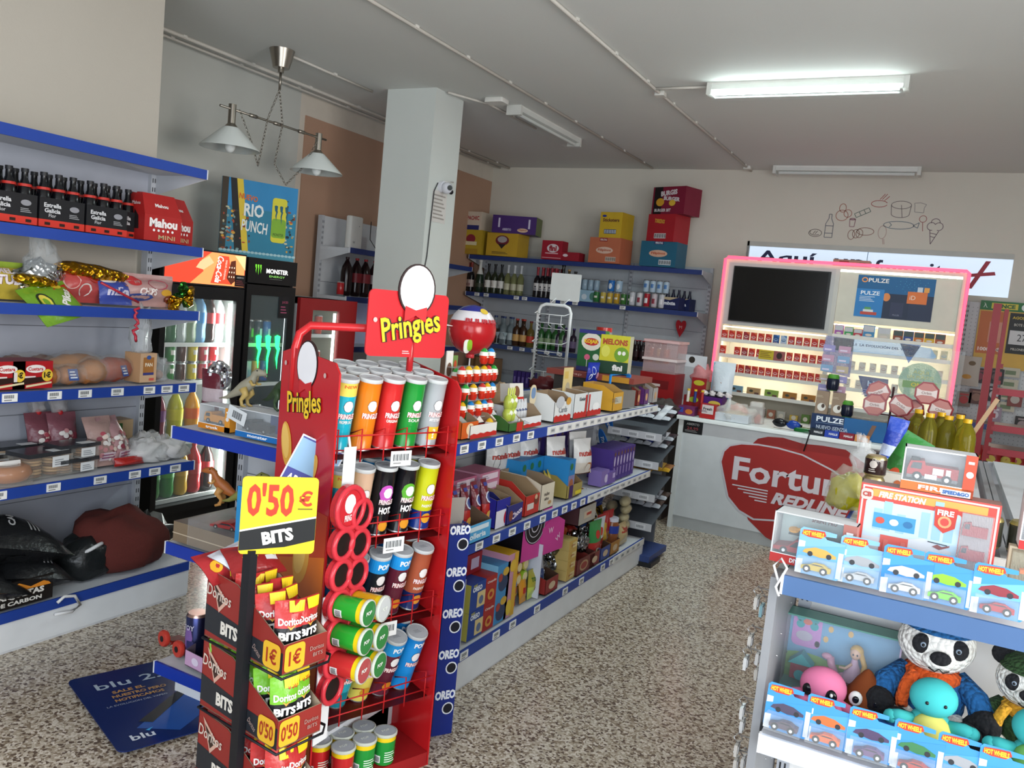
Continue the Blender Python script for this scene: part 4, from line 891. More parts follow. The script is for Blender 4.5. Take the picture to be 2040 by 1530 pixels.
# ================= bits floor stand =================
DH = rad(82); DO = Vector((-1.66, 1.775, 0))
def DP(x, y, z): return DO+Vector((x*cos(DH)-y*sin(DH), x*sin(DH)+y*cos(DH), z))
DT = (.58, .363, .145)
def bitstand():
    parts = []; BK = '14161c'
    p = B(); p.box(-.104, -.08, -.045, -.012, 0, .9, BK)
    parts.append(('post', p)); parts.append(('post', B().box(.085, .1, .12, .15, 0, .8, BK)))
    parts.append(('base_frame', B().box(-.1, .1, -.19, .19, 0, .025, BK)))
    for z in DT:
        w_ = B(); w_.tube([(-.083, .18, z-.006), (-.083, -.187, z-.006), (.083, -.187, z-.006), (.11, -.165, z), (.086, .18, z-.006)], .004, BK, 6, True)
        w_.tube([(-.085, 0, z-.006), (.085, 0, z-.006)], .004, BK, 6); parts.append(('wire_shelf', w_))
    sg = B(); sg.at(-.1, -.035, -.195, 0, 0, rad(46)-DH); SGO = (.072, 0, 1.195); sg.ext(rrect(0, 0, .205, .22, .012), SGO, (1, 0, 0), (0, 0, 1), .004, 'e8cf26')
    sg.flat(SGO, (1, 0, 0), (0, 0, 1), .0006); sg.poly([(-.102, -.1), (-.102, -.045), (.102, -.005), (.102, -.07), (.02, -.09)][::1], '16181a', .0005)
    sg.poly([(-.102, -.046), (.102, -.006), (.102, -.001), (-.102, -.041)], 'f0efe8', .001)
    sg.text("0'50", -.025, .045, .095, 'c23a22', w=.125, d=.002, bold=.03); sg.text('€', .07, .05, .045, 'b83a22', d=.002, bold=.03); sg.text('BITS', -.0, -.058, .038, 'ecebe6', w=.085, d=.002, bold=.05, rot=.19); sg.rect(.05, .018, .04, .004, '7a6a20', .002)
    parts.append(('price_sign', sg))
    thing('snack_floor_stand', 'display stand', 'black post floor stand with carton trays and a yellow price sign', parts, DO, DH)
bitstand()
def bits_tray(price):
    b = B(); W, D, H = .155, .36, .205; R1, R2 = '8c2b26', '2b2422'; t = .003
    b.box(-W/2, W/2, -D/2, D/2, 0, .004, 'a08a74')
    b.box(-W/2, W/2, D/2-t, D/2, 0, H, R1); b.box(-W/2, W/2, -D/2, -D/2+t, 0, .085, 'b09a82', front=R1)
    for x, s in ((-W/2, -1), (W/2, 1)):
        def q(pts, c, off):
            a = [(x+s*off, y, z) for y, z in pts]; n = tuple(range(len(a))); b.add(a, [n if s > 0 else n[::-1]], c)
        full = [(-D/2, 0), (D/2, 0), (D/2, H), (.04, H-.01), (-D/2+.03, .1), (-D/2, .085)]
        q(full, R1, 0); q(full[::-1], 'b09a82', -.003); q([(-D/2, .062), (-D/2+.13, .07), (D/2, .1), (D/2, .02), (-D/2, .0)], '23262c' if s < 0 else R1, .0006)
    b.flat((-W/2, 0, 0), (0, -1, 0), (0, 0, 1), .001)
    b.poly([(-.155, .19), (-.075, .13), (-.115, .09)][::-1], 'c9a08f', .001); b.poly([(-.145, .172), (-.09, .13), (-.115, .105)][::-1], '3a2620', .0014)
    b.text('Doritos', -.115, .143, .034, 'd0bfb2', w=.115, d=.002, bold=.01, rot=-.12); b.text('BITS', -.06, .05, .04, 'd8d2c8', w=.08, d=.002, bold=.05)
    b.poly(rrect(.135, .043, .075, .075, .015), 'dfae2e', .002); b.text(price, .135, .043, .045, '9c2c1c', w=.045 if len(price) < 4 else .06, d=.003, bold=.02)
    b.text('Doritos', .07, .035, .016, 'a89088', w=.04, d=.002, rot=-.6)
    b.flat((0, -D/2, 0), (1, 0, 0), (0, 0, 1), .001)
    b.poly(rrect(-.038, .043, .07, .076, .013), 'dfae2e', .001); b.text(price, -.038, .043, .045, '9c2c1c', w=.042 if len(price) < 4 else .058, d=.002, bold=.02); b.text('Doritos', .04, .05, .013, 'a89088', w=.05, d=.002); b.text('BITS', .045, .03, .011, 'a89088', w=.035, d=.002)
    return b
def bits_bag(top, mid, low, tagc, tag='1', seed=0, hh=.18):
    return pouch(.085, hh, .035, [(.1, low), (.34, low), (.62, '15161a'), (1, top)], [('t', 'Doritos', .0, hh*.68, .02, 'eceae6', .07, .03, .0), ('p', [(-.012, hh*.63), (.0, hh*.55), (.022, hh*.64), (.0, hh*.59)], 'd8a04a'), ('t', 'BITS', .0, hh*.46, .024, 'f2f2f0', .068, .05, 0), ('r', .022, hh*.82, .05, .03, tagc), ('t', tag, .022, hh*.85, .02, 'b8321e', .03), ('o', 0, hh*.2, .035, .022, 'd8862e' if top != '6fb02c' else 'c2a27a')], seed, .018)
BB = [prep(bits_bag('b03030', '', '7a1c20', 'e6c81e', '1', i)) for i in range(3)]; GB = [prep(bits_bag('6fb02c', '', '7f9e50', 'e6c81e', "0'50", i+9)) for i in range(3)]
tray_names = ('top', 'middle', 'bottom')
for ti, z in enumerate(DT):
    p = DP(0, 0, z); thing('display_carton', 'carton', f'dark red snack display carton, {tray_names[ti]} of the three trays', bits_tray('1€' if ti == 0 else "0'50"), p, DH)
    bags = GB if ti == 1 else BB; cn = 'lime green' if ti == 1 else 'dark red'
    k = 0
    for r in range(5):
        for c in range(2):
            m = Matrix.Translation(DP(-.034+.066*c, -.145+.066*r, z+.008+.008*r)) @ Matrix.Rotation(DH+(-.35 if c == 0 else .1)+random.uniform(-.1, .1), 4, 'Z') @ Matrix.Rotation(random.uniform(-.12, .02), 4, 'X') @ Matrix.Rotation(random.uniform(-.08, .08), 4, 'Y')
            thing('snack_bag', 'snack bag', f'{cn} bag of corn bits packed upright in the {tray_names[ti]} tray', bags[k % 3], mat=m, group=f'{cn} snack bags in the {tray_names[ti]} tray'); k += 1
BR = [prep(pouch(.17, .12, .05, [(1, c)], it, 3+i, .014)) for i, (c, it) in enumerate((('a82a2e', [('r', .03, .04, .06, .04, 'e4e0dc'), ('o', -.05, .05, .02, .02, 'e0a62a')]), ('8c2426', [('r', -.02, .05, .05, .035, 'e6c81e'), ('r', .05, .04, .04, .05, 'dfe2e6')]), ('d4d9e2', [('r', -.03, .03, .05, .06, 'b03038'), ('l', .04, .03, .05, .06, 6, '8a8f9a')])))]
for i, (x, y, z, a) in enumerate(((-.02, .12, .76, .1), (.02, .06, .78, -.2), (.04, .12, .77, .4))):
    thing('snack_bag', 'snack bag', ['red bag lying across the rear of the top tray beside the post', 'red and yellow bag lying over the top tray bags', 'silver and red bag lying at the far end of the top tray'][i], BR[i], mat=Matrix.Translation(DP(x, y, z)) @ Matrix.Rotation(DH+a, 4, 'Z') @ Matrix.Rotation(-1.1, 4, 'X'))
# blue floor card
def blu():
    P = [at(x, y, z=.0) for x, y in ((255, 1368), (395, 1387), (425, 1455), (290, 1525), (237, 1512))]
    c = sum(P, Vector())/5; b = B(); pts = [(p.x-c.x, p.y-c.y) for p in P]
    a = P[1]-P[0]; ux = a.normalized(); 
    W_, H_ = .46, .62
    o = P[4]+Vector((0, 0, .004)); ux = (at(395, 1470, z=0)-at(240, 1515, z=0)).normalized(); uy = Vector((-ux.y, ux.x, 0))
    b.ext([(x, y) for x, y in rrect(W_/2, H_/2, W_, H_, .03)], (0, 0, .02), ux, uy, .004, '14275c:g'); b.flat((0, 0, .02), ux, uy, .0006)
    b.poly([(.22, .04), (W_, .2), (W_, .42), (.1, .13)], '1b4f9c'); b.poly([(.12, .17), (W_-.02, .42), (W_-.02, .38), (.16, .14)], '10131c', .001)
    b.text('blu 2.0', .22, .5, .055, 'a9b8c8', w=.3, d=.001, bold=.01); b.text('SALE EL', .17, .43, .022, 'b88a4c', w=.12, d=.001, bold=.03); b.text('NUESTRO PERO', .2, .395, .022, 'b88a4c', w=.2, d=.001, bold=.03); b.text('NOTIFICAMOS', .19, .36, .022, 'b88a4c', w=.18, d=.001, bold=.03); b.text('LA EVOLUCION DEL VAPEO', .17, .325, .011, 'a8b4c4', w=.22, d=.001)
    b.text('blu', .1, .07, .04, 'd8dfe8', w=.08, d=.001, bold=.02); b.poly([(.12, .1), (.15, .11), (.13, .09)], '38a0d8', .001); b.poly([(.3, .54), (.36, .56), (.33, .53)], '2a7ac0', .001)
    thing('floor_card', 'sign', 'dark blue advertising board lying on the floor at the lower left', b, (o.x, o.y, 0))
blu()
# blue biscuit strip behind the tube stand
def oreo():
    b = B(); W_, D_, H_ = .085, .08, .8; b.box(-W_/2, W_/2, -D_/2, D_/2, 0, H_, '1a2c7e')
    b.flat((0, -D_/2, 0), (1, 0, 0), (0, 0, 1)); 
    for i in range(5):
        v = .06+i*.16; b.text('OREO', 0, v+.1, .036, 'e8ecf2', w=.085, d=.001, bold=.05, out='2f58b0'); b.disc(.015, v+.045, .024, .024, 'e4e8ef', .001); b.disc(.015, v+.045, .019, .019, '1b1c26', .0014)
    b.flat((W_/2, 0, 0), (0, 1, 0), (0, 0, 1))
    for i in range(5):
        v = .06+i*.16; b.text('OREO', 0, v+.1, .034, 'e8ecf2', w=.075, d=.001, bold=.05, out='2f58b0'); b.disc(.01, v+.045, .022, .022, 'e4e8ef', .001); b.disc(.01, v+.045, .017, .017, '1b1c26', .0014)
    return b
p = Vector((-1.545, 2.62, 0)); thing('biscuit_strip', 'display stand', 'tall blue biscuit display behind the red tube stand', [('printed_column', oreo()), ('backing_card', B().box(-.055, .055, .046, .05, 0, .9, 'aab0b6', front='9a948c'))], p, rad(58))
# ================= goods on the left wall shelving (fronts face +X) =================
LR = pi/2
def ly(px, py, x=-3.38): return at(px, py, x=x).y
def sixpack(kind):
    W, D, H = .2, .135, .13; parts = []
    b = B()
    if kind == 'black':
        b.box(-W/2, W/2, -D/2, D/2, 0, .12, '16161a'); b.box(-W/2-.001, W/2+.001, -D/2-.001, D/2+.001, 0, .03, 'c43226')
        b.flat((0, -D/2-.001, 0), (1, 0, 0), (0, 0, 1))
        for u in (-.065, 0, .065): b.rect(u-.012, .008, .024, .012, '26120f')
        b.text('Estrella', -.045, .09, .018, 'cfcfd2', w=.075, d=.001, bold=.03); b.text('Galicia', -.045, .068, .018, 'cfcfd2', w=.07, d=.001, bold=.03); b.text('Flor', -.045, .048, .014, 'cfcfd2', d=.001)
        b.disc(.052, .085, .022, .012, '8a8a90', .001); b.lines(.03, .045, .045, .02, 3, '9a9a9e', .001)
        parts.append(('carrier', b)); bo = B(); pf, _ = prof('beer'); bo.lathe(pf, ['0c0c10:g']*6, 10); bo.lathe([(.0145, .197), (.0145, .212)], '1c1c20', 10); bo.lathe([(.0275, .139), (.0265, .15)], 'b52a20', 10, cap=False)
        me = mesh(bo)
        for i in range(3):
            for j in range(2):
                c = B(); c.v = [(x+(-.065+.065*i), y+(-.033+.066*j), z+.012) for x, y, z in bo.v]; c.f, c.m, c.sm, c.mats = bo.f, bo.m, bo.sm, bo.mats
                parts.append(('bottle', c))
    else:
        R_ = 'a3201f'; x = W/2; z = .19
        b.add([(-x, -D/2, 0), (x, -D/2, 0), (x, -D/2, .12), (x*.86, -.02, z+.03), (-x*.86, -.02, z+.03), (-x, -D/2, .12), (-x, D/2, 0), (x, D/2, 0), (x, D/2, .12), (x*.86, .02, z+.03), (-x*.86, .02, z+.03), (-x, D/2, .12)],
              [(0, 1, 2, 5), (5, 2, 3, 4), (7, 6, 11, 8), (8, 11, 10, 9), (1, 7, 8, 2), (6, 0, 5, 11), (2, 8, 9, 3), (11, 5, 4, 10), (4, 3, 9, 10)], R_)
        b.flat((0, -D/2, 0), (1, 0, 0), (0, 0, 1)); b.text('Mahou', 0, .085, .042, 'eae4e2', w=.15, d=.001, bold=.05)
        for i in range(5): b.disc(-.05+.025*i, .05, .007, .007, 'eae4e2', .001, 5)
        b.text('MINI', .02, .02, .02, 'b9a37c', w=.09, d=.001, bold=.01)
        b.flat((0, -D/2, .12), (1, 0, 0), Vector((0, .045, .1)).normalized()); b.text('Mahou', 0, .05, .018, 'eae4e2', w=.07, bold=.03)
        for s in (-1, 1): b.flat((s*W/2, 0, 0), (0, s, 0), (0, 0, 1)); b.poly([(-.025, .05), (.025, .05), (.02, .11), (-.01, .14)], '1d1214'); b.text('Mahou', .0, .17, .016, 'eae4e2', w=.06, rot=0)
        parts = b
    return prep(parts)
SP = sixpack('black'); 
ys = [ly(22, 440), ly(86, 452), ly(154, 463), ly(202, 470)]
for i, y in enumerate([ys[0]-.21, ys[0], ys[0]+.21, ys[0]+.42, ys[0]+.59]):
    if i: thing('beer_six_pack', 'beer pack', f'black and red six pack of bottles, {nth(i-1, 4)} on the upper shelf', SP, (-3.44 if i < 4 else -3.5, y, 1.78), LR)
    else: thing('beer_six_pack', 'beer pack', 'black beer six pack cut off at the left picture edge', SP, (-3.44, y, 1.78), LR)
RP = sixpack('red')
for i, (y, x, rz) in enumerate(((ys[0]+.72, -3.52, .5), (ys[0]+.82, -3.46, .3), (ly(318, 465), -3.42, -.05), (ly(348, 470)+.02, -3.5, 0))):
    thing('beer_six_pack', 'beer pack', f'red beer carton, {nth(i, 4)} of the red ones', RP, (x, y, 1.78), LR+rz)
# bags on the third shelf
def on(px, py, z, x=-3.5): return Vector((x, at(px, py, x=-3.36).y, z))
def lay(name, cat, lab, parts, p, rz=0, rx=0, ry=0, sc=None):
    if sc is None: sc = 1.3 if p.z > 1.4 and name == 'sweets_bag' else 1
    return thing(name, cat, lab, parts, mat=Matrix.Translation(p) @ Matrix.Rotation(LR+rz, 4, 'Z') @ Matrix.Rotation(ry, 4, 'Y') @ Matrix.Rotation(rx, 4, 'X') @ Matrix.Scale(sc, 4))
Z3 = 1.465
lay('sweets_bag', 'sweets', 'lime green and brown bag of sweets reading TUBO at the left', pouch(.36, .125, .07, [(.8, 'b7a23f'), (1, '8fa63a')], [('o', -.12, .06, .04, .04, 'c8cf3a'), ('t', 'MELON', .03, .085, .022, 'd8c8cf', .1, .03), ('t', 'TUBO', .03, .055, .03, 'eadfe4', .12, .05, 0, '6a2438'), ('o', .14, .05, .03, .035, 'd0c24a')], 1), on(45, 608, Z3), 0, -.35)
lay('sweets_bag', 'sweets', 'green and red sweets bag drooping over the shelf edge', pouch(.24, .2, .07, [(1, '6f9a2c')], [('p', [(-.02, .02), (.1, .04), (.11, .17), (.02, .15)], 'b52a24'), ('t', 'Pikas', .05, .1, .04, 'ece6e0', .1, .04, .9), ('o', .05, .16, .025, .015, 'e0c83a'), ('o', -.06, .1, .03, .05, '2a3220'), ('o', -.06, .1, .02, .04, 'd3c24a')], 2, film='x'), on(130, 640, Z3-.07, -3.33), .2, -.75, -.25)
lay('foil_bag', 'sweets', 'shiny silver foil bag with clear gathered top', [('foil', blob(4, .1, .06, .09, 'cfd2d4:f')), ('clear_wrap', blob(6, .07, .05, .16, 'dfe6ea:t22', amp=.3))], on(118, 590, Z3+.03, -3.5), 0, 0)
lay('foil_bag', 'sweets', 'long gold foil ribbon bag over the mixed sweets', loaf(.42, .045, 'c9931f:f', 3), on(228, 600, Z3+.1, -3.5), 0, 0, .12)
lay('foil_bag', 'sweets', 'gold foil strip lying under the clear gathered top', loaf(.2, .03, 'c99a24:f', 5), on(95, 600, Z3+.06, -3.45), 0, 0, .1)
lay('sweets_bag', 'sweets', 'clear bag of mixed sweets with red wrappers at left of the blue pack', [('bag', pouch(.2, .13, .08, [(1, 'b24a48')], [('o', -.05, .07, .03, .03, 'd8b0a8'), ('o', .0, .04, .025, .02, 'd9d2cc'), ('o', .04, .09, .03, .025, 'c8302c'), ('o', -.02, .1, .02, .015, 'd8a03c'), ('r', .07, .04, .03, .07, 'd8dade')], 5))], on(200, 608, Z3), 0, -.25)
lay('sweets_bag', 'sweets', 'blue and purple chocolate pack in clear wrap with pink ribbon', pouch(.13, .11, .07, [(1, '3d4d9e')], [('t', 'milka', .0, .045, .03, 'd8d2e4', .09, .05), ('o', .04, .08, .02, .014, 'd88a4a'), ('o', -.03, .085, .03, .01, 'e4e4ec')], 6), on(258, 612, Z3, -3.46), 0, -.2)
lay('sweets_bag', 'sweets', 'clear bag of pink and orange sweets at the right end of the bag shelf', pouch(.24, .12, .08, [(1, 'b08a86')], [('t', 'CHIPS', -.02, .05, .025, 'e8dcd8', .08, .05, 0, 'a03430'), ('o', .03, .08, .05, .02, 'b04858'), ('o', .07, .05, .03, .012, 'd9a43a'), ('o', -.07, .09, .03, .02, 'c23a3c'), ('o', -.05, .03, .06, .012, '3a4a8a'), ('o', .09, .03, .03, .012, '7a3a2c')], 7), on(322, 612, Z3, -3.46), 0, -.2)
def bow(c):
    b = B(); 
    for i in range(9):
        a = i*.75; b.at(0, 0, 0, .3*i, a, a*.6); b.lathe([(.001, 0), (.03, .05), (.012, .085)], c if i % 3 else '2f6a2a:f', 6, cap=False, smooth=False)
    b.at(); return b
lay('gift_bow', 'bow', 'gold and green foil gathered top like a bow over the shelf end', bow('b98a1e:f'), on(375, 595, Z3+.05, -3.4))
b = B(); b.tube([(0, -.012*sin(i*.9), -.012*i+.0) if i % 2 else (.01, .012*cos(i*.9), -.012*i) for i in range(14)], .007, 'b3263a:g', 6); thing('curled_ribbon', 'ribbon', 'red curled ribbon hanging over the blue shelf edge', b, (-3.325, ly(255, 620), Z3))
b = B(); b.tube([(0, 0, .02), (.0, .1, -.02), (0, .2, -.06)], .006, 'b02838:g', 5); thing('ribbon_band', 'ribbon', 'dark pink ribbon band across the mixed sweets bag', b, (-3.4, ly(205, 600), Z3+.08))
# bread shelf
Z4 = 1.105
CB = prep(carton(.17, .14, .115, 'a5141c', [('o', .01, .083, .042, .017, 'e2dcd8'), ('t', 'Cuetara', .01, .083, .016, 'b5141c', .065, .03), ('r', -.02, .045, .06, .008, 'd8c8c4'), ('p', [(-.05, .015), (.06, .03), (.06, .05), (-.04, .045)], '2c1410'), ('p', [(-.03, .005), (.08, .02), (.08, .028), (-.03, .014)], 'd8c8a0'), ('o', .06, .055, .024, .026, 'dcb83a'), ('t', '1€', .06, .057, .026, '16130f', .03, .05), ('r', -.075, .03, .014, .04, 'd8d0cc')], top='7c1218'))
lay('biscuit_carton', 'biscuits', 'red biscuit carton with yellow price circle on the bread shelf', CB, on(62, 775, Z4, -3.42), .0)
lay('biscuit_carton', 'biscuits', 'red biscuit carton cut by the left picture edge', CB, on(5, 775, Z4, -3.42), .0)
def bun(lab, p, L=.2, r=.045, c='a8693a', n=1, rz=0, blue=None, seed=1):
    ps = []
    for i in range(n): 
        q = loaf(L/n*1.05, r, c, seed+i); q.v = [(x+(i-(n-1)/2)*L/n, y, z) for x, y, z in q.v]; ps.append(('bread_roll', q))
    ps.append(('clear_bag', loaf(L*1.12, r*1.12, 'e6e2dc:t16', seed+5)))
    if blue: 
        q = B(); q.flat((0, -r*1.15, r*.5), (1, 0, 0), (0, .35, 1)); q.rect(-.02, 0, .035, .04, blue); q.lines(-.015, .005, .025, .03, 3, 'dfe4ea', .001); ps.append(('bag_label', q))
    lay('bread_bag', 'bread', lab, ps, p, rz, sc=1.3)
bun('bag of small brown rolls beside the red biscuit carton', on(150, 765, Z4, -3.42), .2, .038, 'a0632f', 3, 0, '2c4a8c', 2)
bun('dark rolls in a bag behind the small brown rolls', on(130, 740, Z4, -3.62), .2, .05, '6e3f22', 2, 0, None, 8)
bun('large bag of brown loaves with blue label', on(200, 755, Z4, -3.55), .26, .055, 'b07438', 1, .3, '3a5a9c', 12)
bun('glossy brown loaf in front of the large bread bag', on(206, 770, Z4, -3.44), .15, .05, 'ab6e36', 1, .9, '4a6ab0', 19)
bun('red ended bag of brioche loaf near the sliced bread', on(246, 765, Z4, -3.45), .19, .052, '9c3a1c', 1, .35, '2c4a8c', 22)
lay('sliced_bread', 'bread', 'upright packet of sliced bread with knotted clear top', [('loaf', carton(.1, .1, .14, 'c9a583', [('r', 0, .045, .065, .075, 'a8703a'), ('o', 0, .12, .014, .01, '3a5a9c'), ('r', 0, .035, .065, .012, '3d3f7c'), ('t', 'PAN', 0, .085, .018, 'efe3cc', .045, .03), ('r', .02, .008, .03, .012, 'c8584c')], side='b8906a')), ('gathered_top', (lambda q: (setattr(q, 'v', [(x, y, z+.13) for x, y, z in q.v]), q)[1])(blob(3, .045, .04, .13, 'e8ecee:t30', amp=.35)))], on(298, 762, Z4, -3.43), .1)
lay('clear_bag', 'bread', 'small clear bag with dark rolls at the end of the bread shelf', [('rolls', loaf(.07, .03, '8a6048', 3)), ('clear_bag', blob(14, .06, .05, .08, 'e8ecee:t25', amp=.3))], on(335, 760, Z4, -3.45))
for u, w_ in ((1.27, .045), (1.42, .04)): pass
# biscuit and sweets shelf
Z5 = .71
b = B(); b.at(0, 0, 0); b.lathe([(.05, .0), (.085, .012), (.1, .04), (.085, .07), (.045, .075), (.03, .05)], 'a0612e:g', 24); w_ = B(); w_.lathe([(.103, .0), (.105, .04), (.088, .075), (.02, .078)], 'efeae4:t14', 24); l_ = B(); l_.flat((0, -.02, .08), (1, 0, 0), (0, .25, 1)); l_.rect(-.06, -.01, .11, .02, 'e0dedb')
lay('ring_cake', 'cake', 'round brown ring cake in clear wrap at the left edge', [('cake', b), ('clear_wrap', w_), ('paper_label', l_)], on(22, 955, Z5, -3.4))
def cookies(n, dark='2e3238', c='b99468'):
    b = B(); t = []
    for s in (-1, 1):
        for i in range(n):
            q = B(); q.lathe([(.035, i*.011), (.04, i*.011+.003), (.036, i*.011+.009)], c if i % 3 else '6e4a2e', 14, s*.045, 0); t.append(('cookie', q))
    w_ = B(); w_.box(-.095, .095, -.055, .055, 0, n*.011+.004, 'e2dfd6:t16'); l = B(); l.box(-.1, .1, -.06, .06, n*.011+.004, n*.011+.02, dark+':t75', top=dark+':g')
    k = B(); k.box(.0, .07, -.063, -.0605, n*.011-.04, n*.011, 'dfe0e0'); k.flat((0, -.063, n*.011-.04), (1, 0, 0), (0, 0, 1)); k.lines(.008, .006, .05, .025, 3, '8a8c90'); k.box(0, .07, -.062, -.02, n*.011+.021, n*.011+.022, 'dfe0e0')
    return prep(t+[('clear_box', w_), ('dark_lid', l), ('paper_label', k)])
C1, C2, C3 = cookies(7), cookies(4, c='9a6a3c'), cookies(5)
lay('biscuit_box', 'biscuits', 'tall clear box of layered pale biscuits next to the ring cake', C1, on(100, 950, Z5, -3.43), .12, sc=1.15)
lay('biscuit_box', 'biscuits', 'low clear box of dark biscuits, right of the tall biscuit box', C2, on(160, 948, Z5, -3.43), .1)
lay('biscuit_box', 'biscuits', 'clear box of dark biscuits stacked on another box', C2, on(162, 935, Z5+.066, -3.43), .05)
lay('biscuit_box', 'biscuits', 'dark lidded biscuit box behind the ring cake', C3, on(40, 930, Z5, -3.62), .1)
lay('biscuit_box', 'biscuits', 'dark lidded biscuit box at the back behind the tall box', cookies(8), on(98, 915, Z5, -3.62), .0)
def candybag(lab, p, c, w=.125, h=.21, rz=0, rx=-.3, tie=True, seed=1):
    rn = random.Random(seed); b = pouch(w, h, .07, [(1, c)], [('o', rn.uniform(-.035, .035), rn.uniform(.02, .13), .011, .009, rn.choice(['e6dfda', 'c88a8c', '8c3a48', 'e3cfc2', 'b04a58', 'ddd6d0'])) for _ in range(26)]+[('r', 0, .02, .07, .028, 'd8c4cc'), ('l', 0, .024, .06, .02, 2, '8a4a6a')], seed, film='x')
    ps = [('bag', b)]
    if tie:
        k = B(); k.ball(0, 0, h, .012, .012, .012, 'c02a30'); ps.append(('red_tie', k)); t = blob(seed, .03, .02, .05, 'e8e4e4:t35', amp=.35); t.v = [(x, y, z+h) for x, y, z in t.v]; ps.append(('gathered_top', t))
    lay('sweets_bag', 'sweets', lab, ps, p, rz, rx, sc=1.15)
candybag('bag of dark pink nuts with red tie, leftmost of the tied bags', on(158, 925, Z5, -3.6), '7a4650', seed=3)
candybag('bag of dark pink nuts with red tie, behind the pale sweets bag', on(190, 925, Z5, -3.56), '84505a', seed=4)
candybag('pale pink and white sweets bag leaning at the shelf front', on(228, 935, Z5, -3.42), 'b09088', seed=5, rx=-.4, tie=False)
candybag('pink and white sweets bag with blue label leaning right', on(262, 925, Z5, -3.42), 'b0888a', seed=6, rx=-.45, rz=.3, tie=False)
lay('toast_box', 'toast', 'kraft brown box of toasts behind the white almond bags', carton(.17, .1, .18, 'a78d6c', [('r', .0, .12, .05, .045, '2f5a2c'), ('t', 'TOSTADAS', 0, .09, .022, '3a3026', .1, .04), ('o', 0, .035, .035, .025, '8a5a2a')], side='8f7656'), on(290, 905, Z5, -3.62))
for i, (px, x) in enumerate(((310, -3.43), (350, -3.43), (338, -3.55))):
    lay('sweets_bag', 'sweets', ['clear bag of white sugared almonds lying right of the pink bags', 'clear bag of white sugared almonds at the shelf end', 'clear bag of white sugared almonds lying behind two others'][i], [('almonds', blob(20+i, .1, .07, .065, 'cfccca', amp=.3, fq=7)), ('clear_bag', blob(20+i, .108, .078, .072, 'eef0f0:t22', amp=.2))], on(px, 925, Z5, x))
lay('sweets_bag', 'sweets', 'flat red bag under the leaning sweets', pouch(.16, .04, .08, [(1, 'a82420')], (), 2, .004), on(262, 938, Z5, -3.38))
# charcoal shelf
Z6 = .19
def sack(lab, p, w, h, d, red=True, rz=0, rx=-1.35, seed=2, txt='CARBON'):
    it = [('t', txt, 0, h*.55, .03, 'b8b8b8', w*.5, .04), ('l', -w*.1, h*.3, w*.4, .05, 3, 'a8a8a8'), ('o', w*.2, h*.3, .02, .03, 'b05a28')]
    lay('charcoal_sack', 'charcoal', lab, pouch(w, h, d, [(.8, '191a1c'), (.93, '8c1a20' if red else '191a1c'), (1, '191a1c')], it, seed, .01), p, rz, rx)
sack('large black and red charcoal sack lying at the back left', on(60, 1040, Z6+.2, -3.5), .34, .48, .22, rz=1.4, rx=-1.35)
sack('black and red charcoal sack with white handle lying in the middle', on(140, 1065, Z6+.17, -3.45), .34, .46, .2, rz=1.4, rx=-1.3, seed=5)
sack('black charcoal sack lying low at the front left', on(50, 1120, Z6+.06, -3.4), .32, .42, .15, rz=1.4, seed=7)
sack('black charcoal sack in front of the white handled log bag', on(135, 1130, Z6+.06, -3.4), .26, .3, .14, red=False, rz=1.45, seed=9)
lay('charcoal_box', 'charcoal', 'black box with orange flames and white lettering at the lower left edge', carton(.3, .08, .11, '1a1512', [('p', [(-.15, .07), (-.1, .1), (-.05, .08), (0, .1), (.05, .075), (.12, .09), (.14, .065)][::-1], 'd8862a'), ('t', 'BRIQUETAS', 0, .05, .03, 'dedad2', .22, .05), ('t', 'DE CARBON', 0, .02, .018, 'dedad2', .2, .04)]), on(20, 1180, Z6, -3.34))
hb_ = B(); hb_.tube([(-.05, -.08, .13), (-.02, -.1, .15), (.03, -.09, .16), (.06, -.06, .15), (.06, -.03, .14)], .009, 'dcdcdc', 6)
lay('log_bag', 'firewood', 'black bag of logs with a white handle beside the red net', [('bag', blob(31, .13, .12, .12, '1c1f20:x', amp=.12)), ('handle', hb_)], on(195, 1085, Z6, -3.47))
b = blob(33, .25, .18, .18, '5c2620:k', amp=.1, n=26)
lay('firewood_net', 'firewood', 'dark red net sack of firewood on the bottom shelf', [('net_sack', b)], on(270, 1070, Z6, -3.5))
lay('charcoal_sack', 'charcoal', 'crumpled dark bag at the far end of the bottom shelf', blob(35, .22, .1, .13, '2c2d2e:x', amp=.3), on(325, 1050, Z6, -3.58))
b = B(); b.tube([(0, -.05, .02), (.0, -.02, .04), (.0, .03, .03), (0, .06, -.02), (0, .02, -.04), (0, -.06, -.03)], .007, 'dcdcdc', 6); thing('carry_handle', 'handle', 'white plastic handle drooping over the bottom blue shelf edge', b, (-3.27, ly(128, 1175, -3.3), .15))
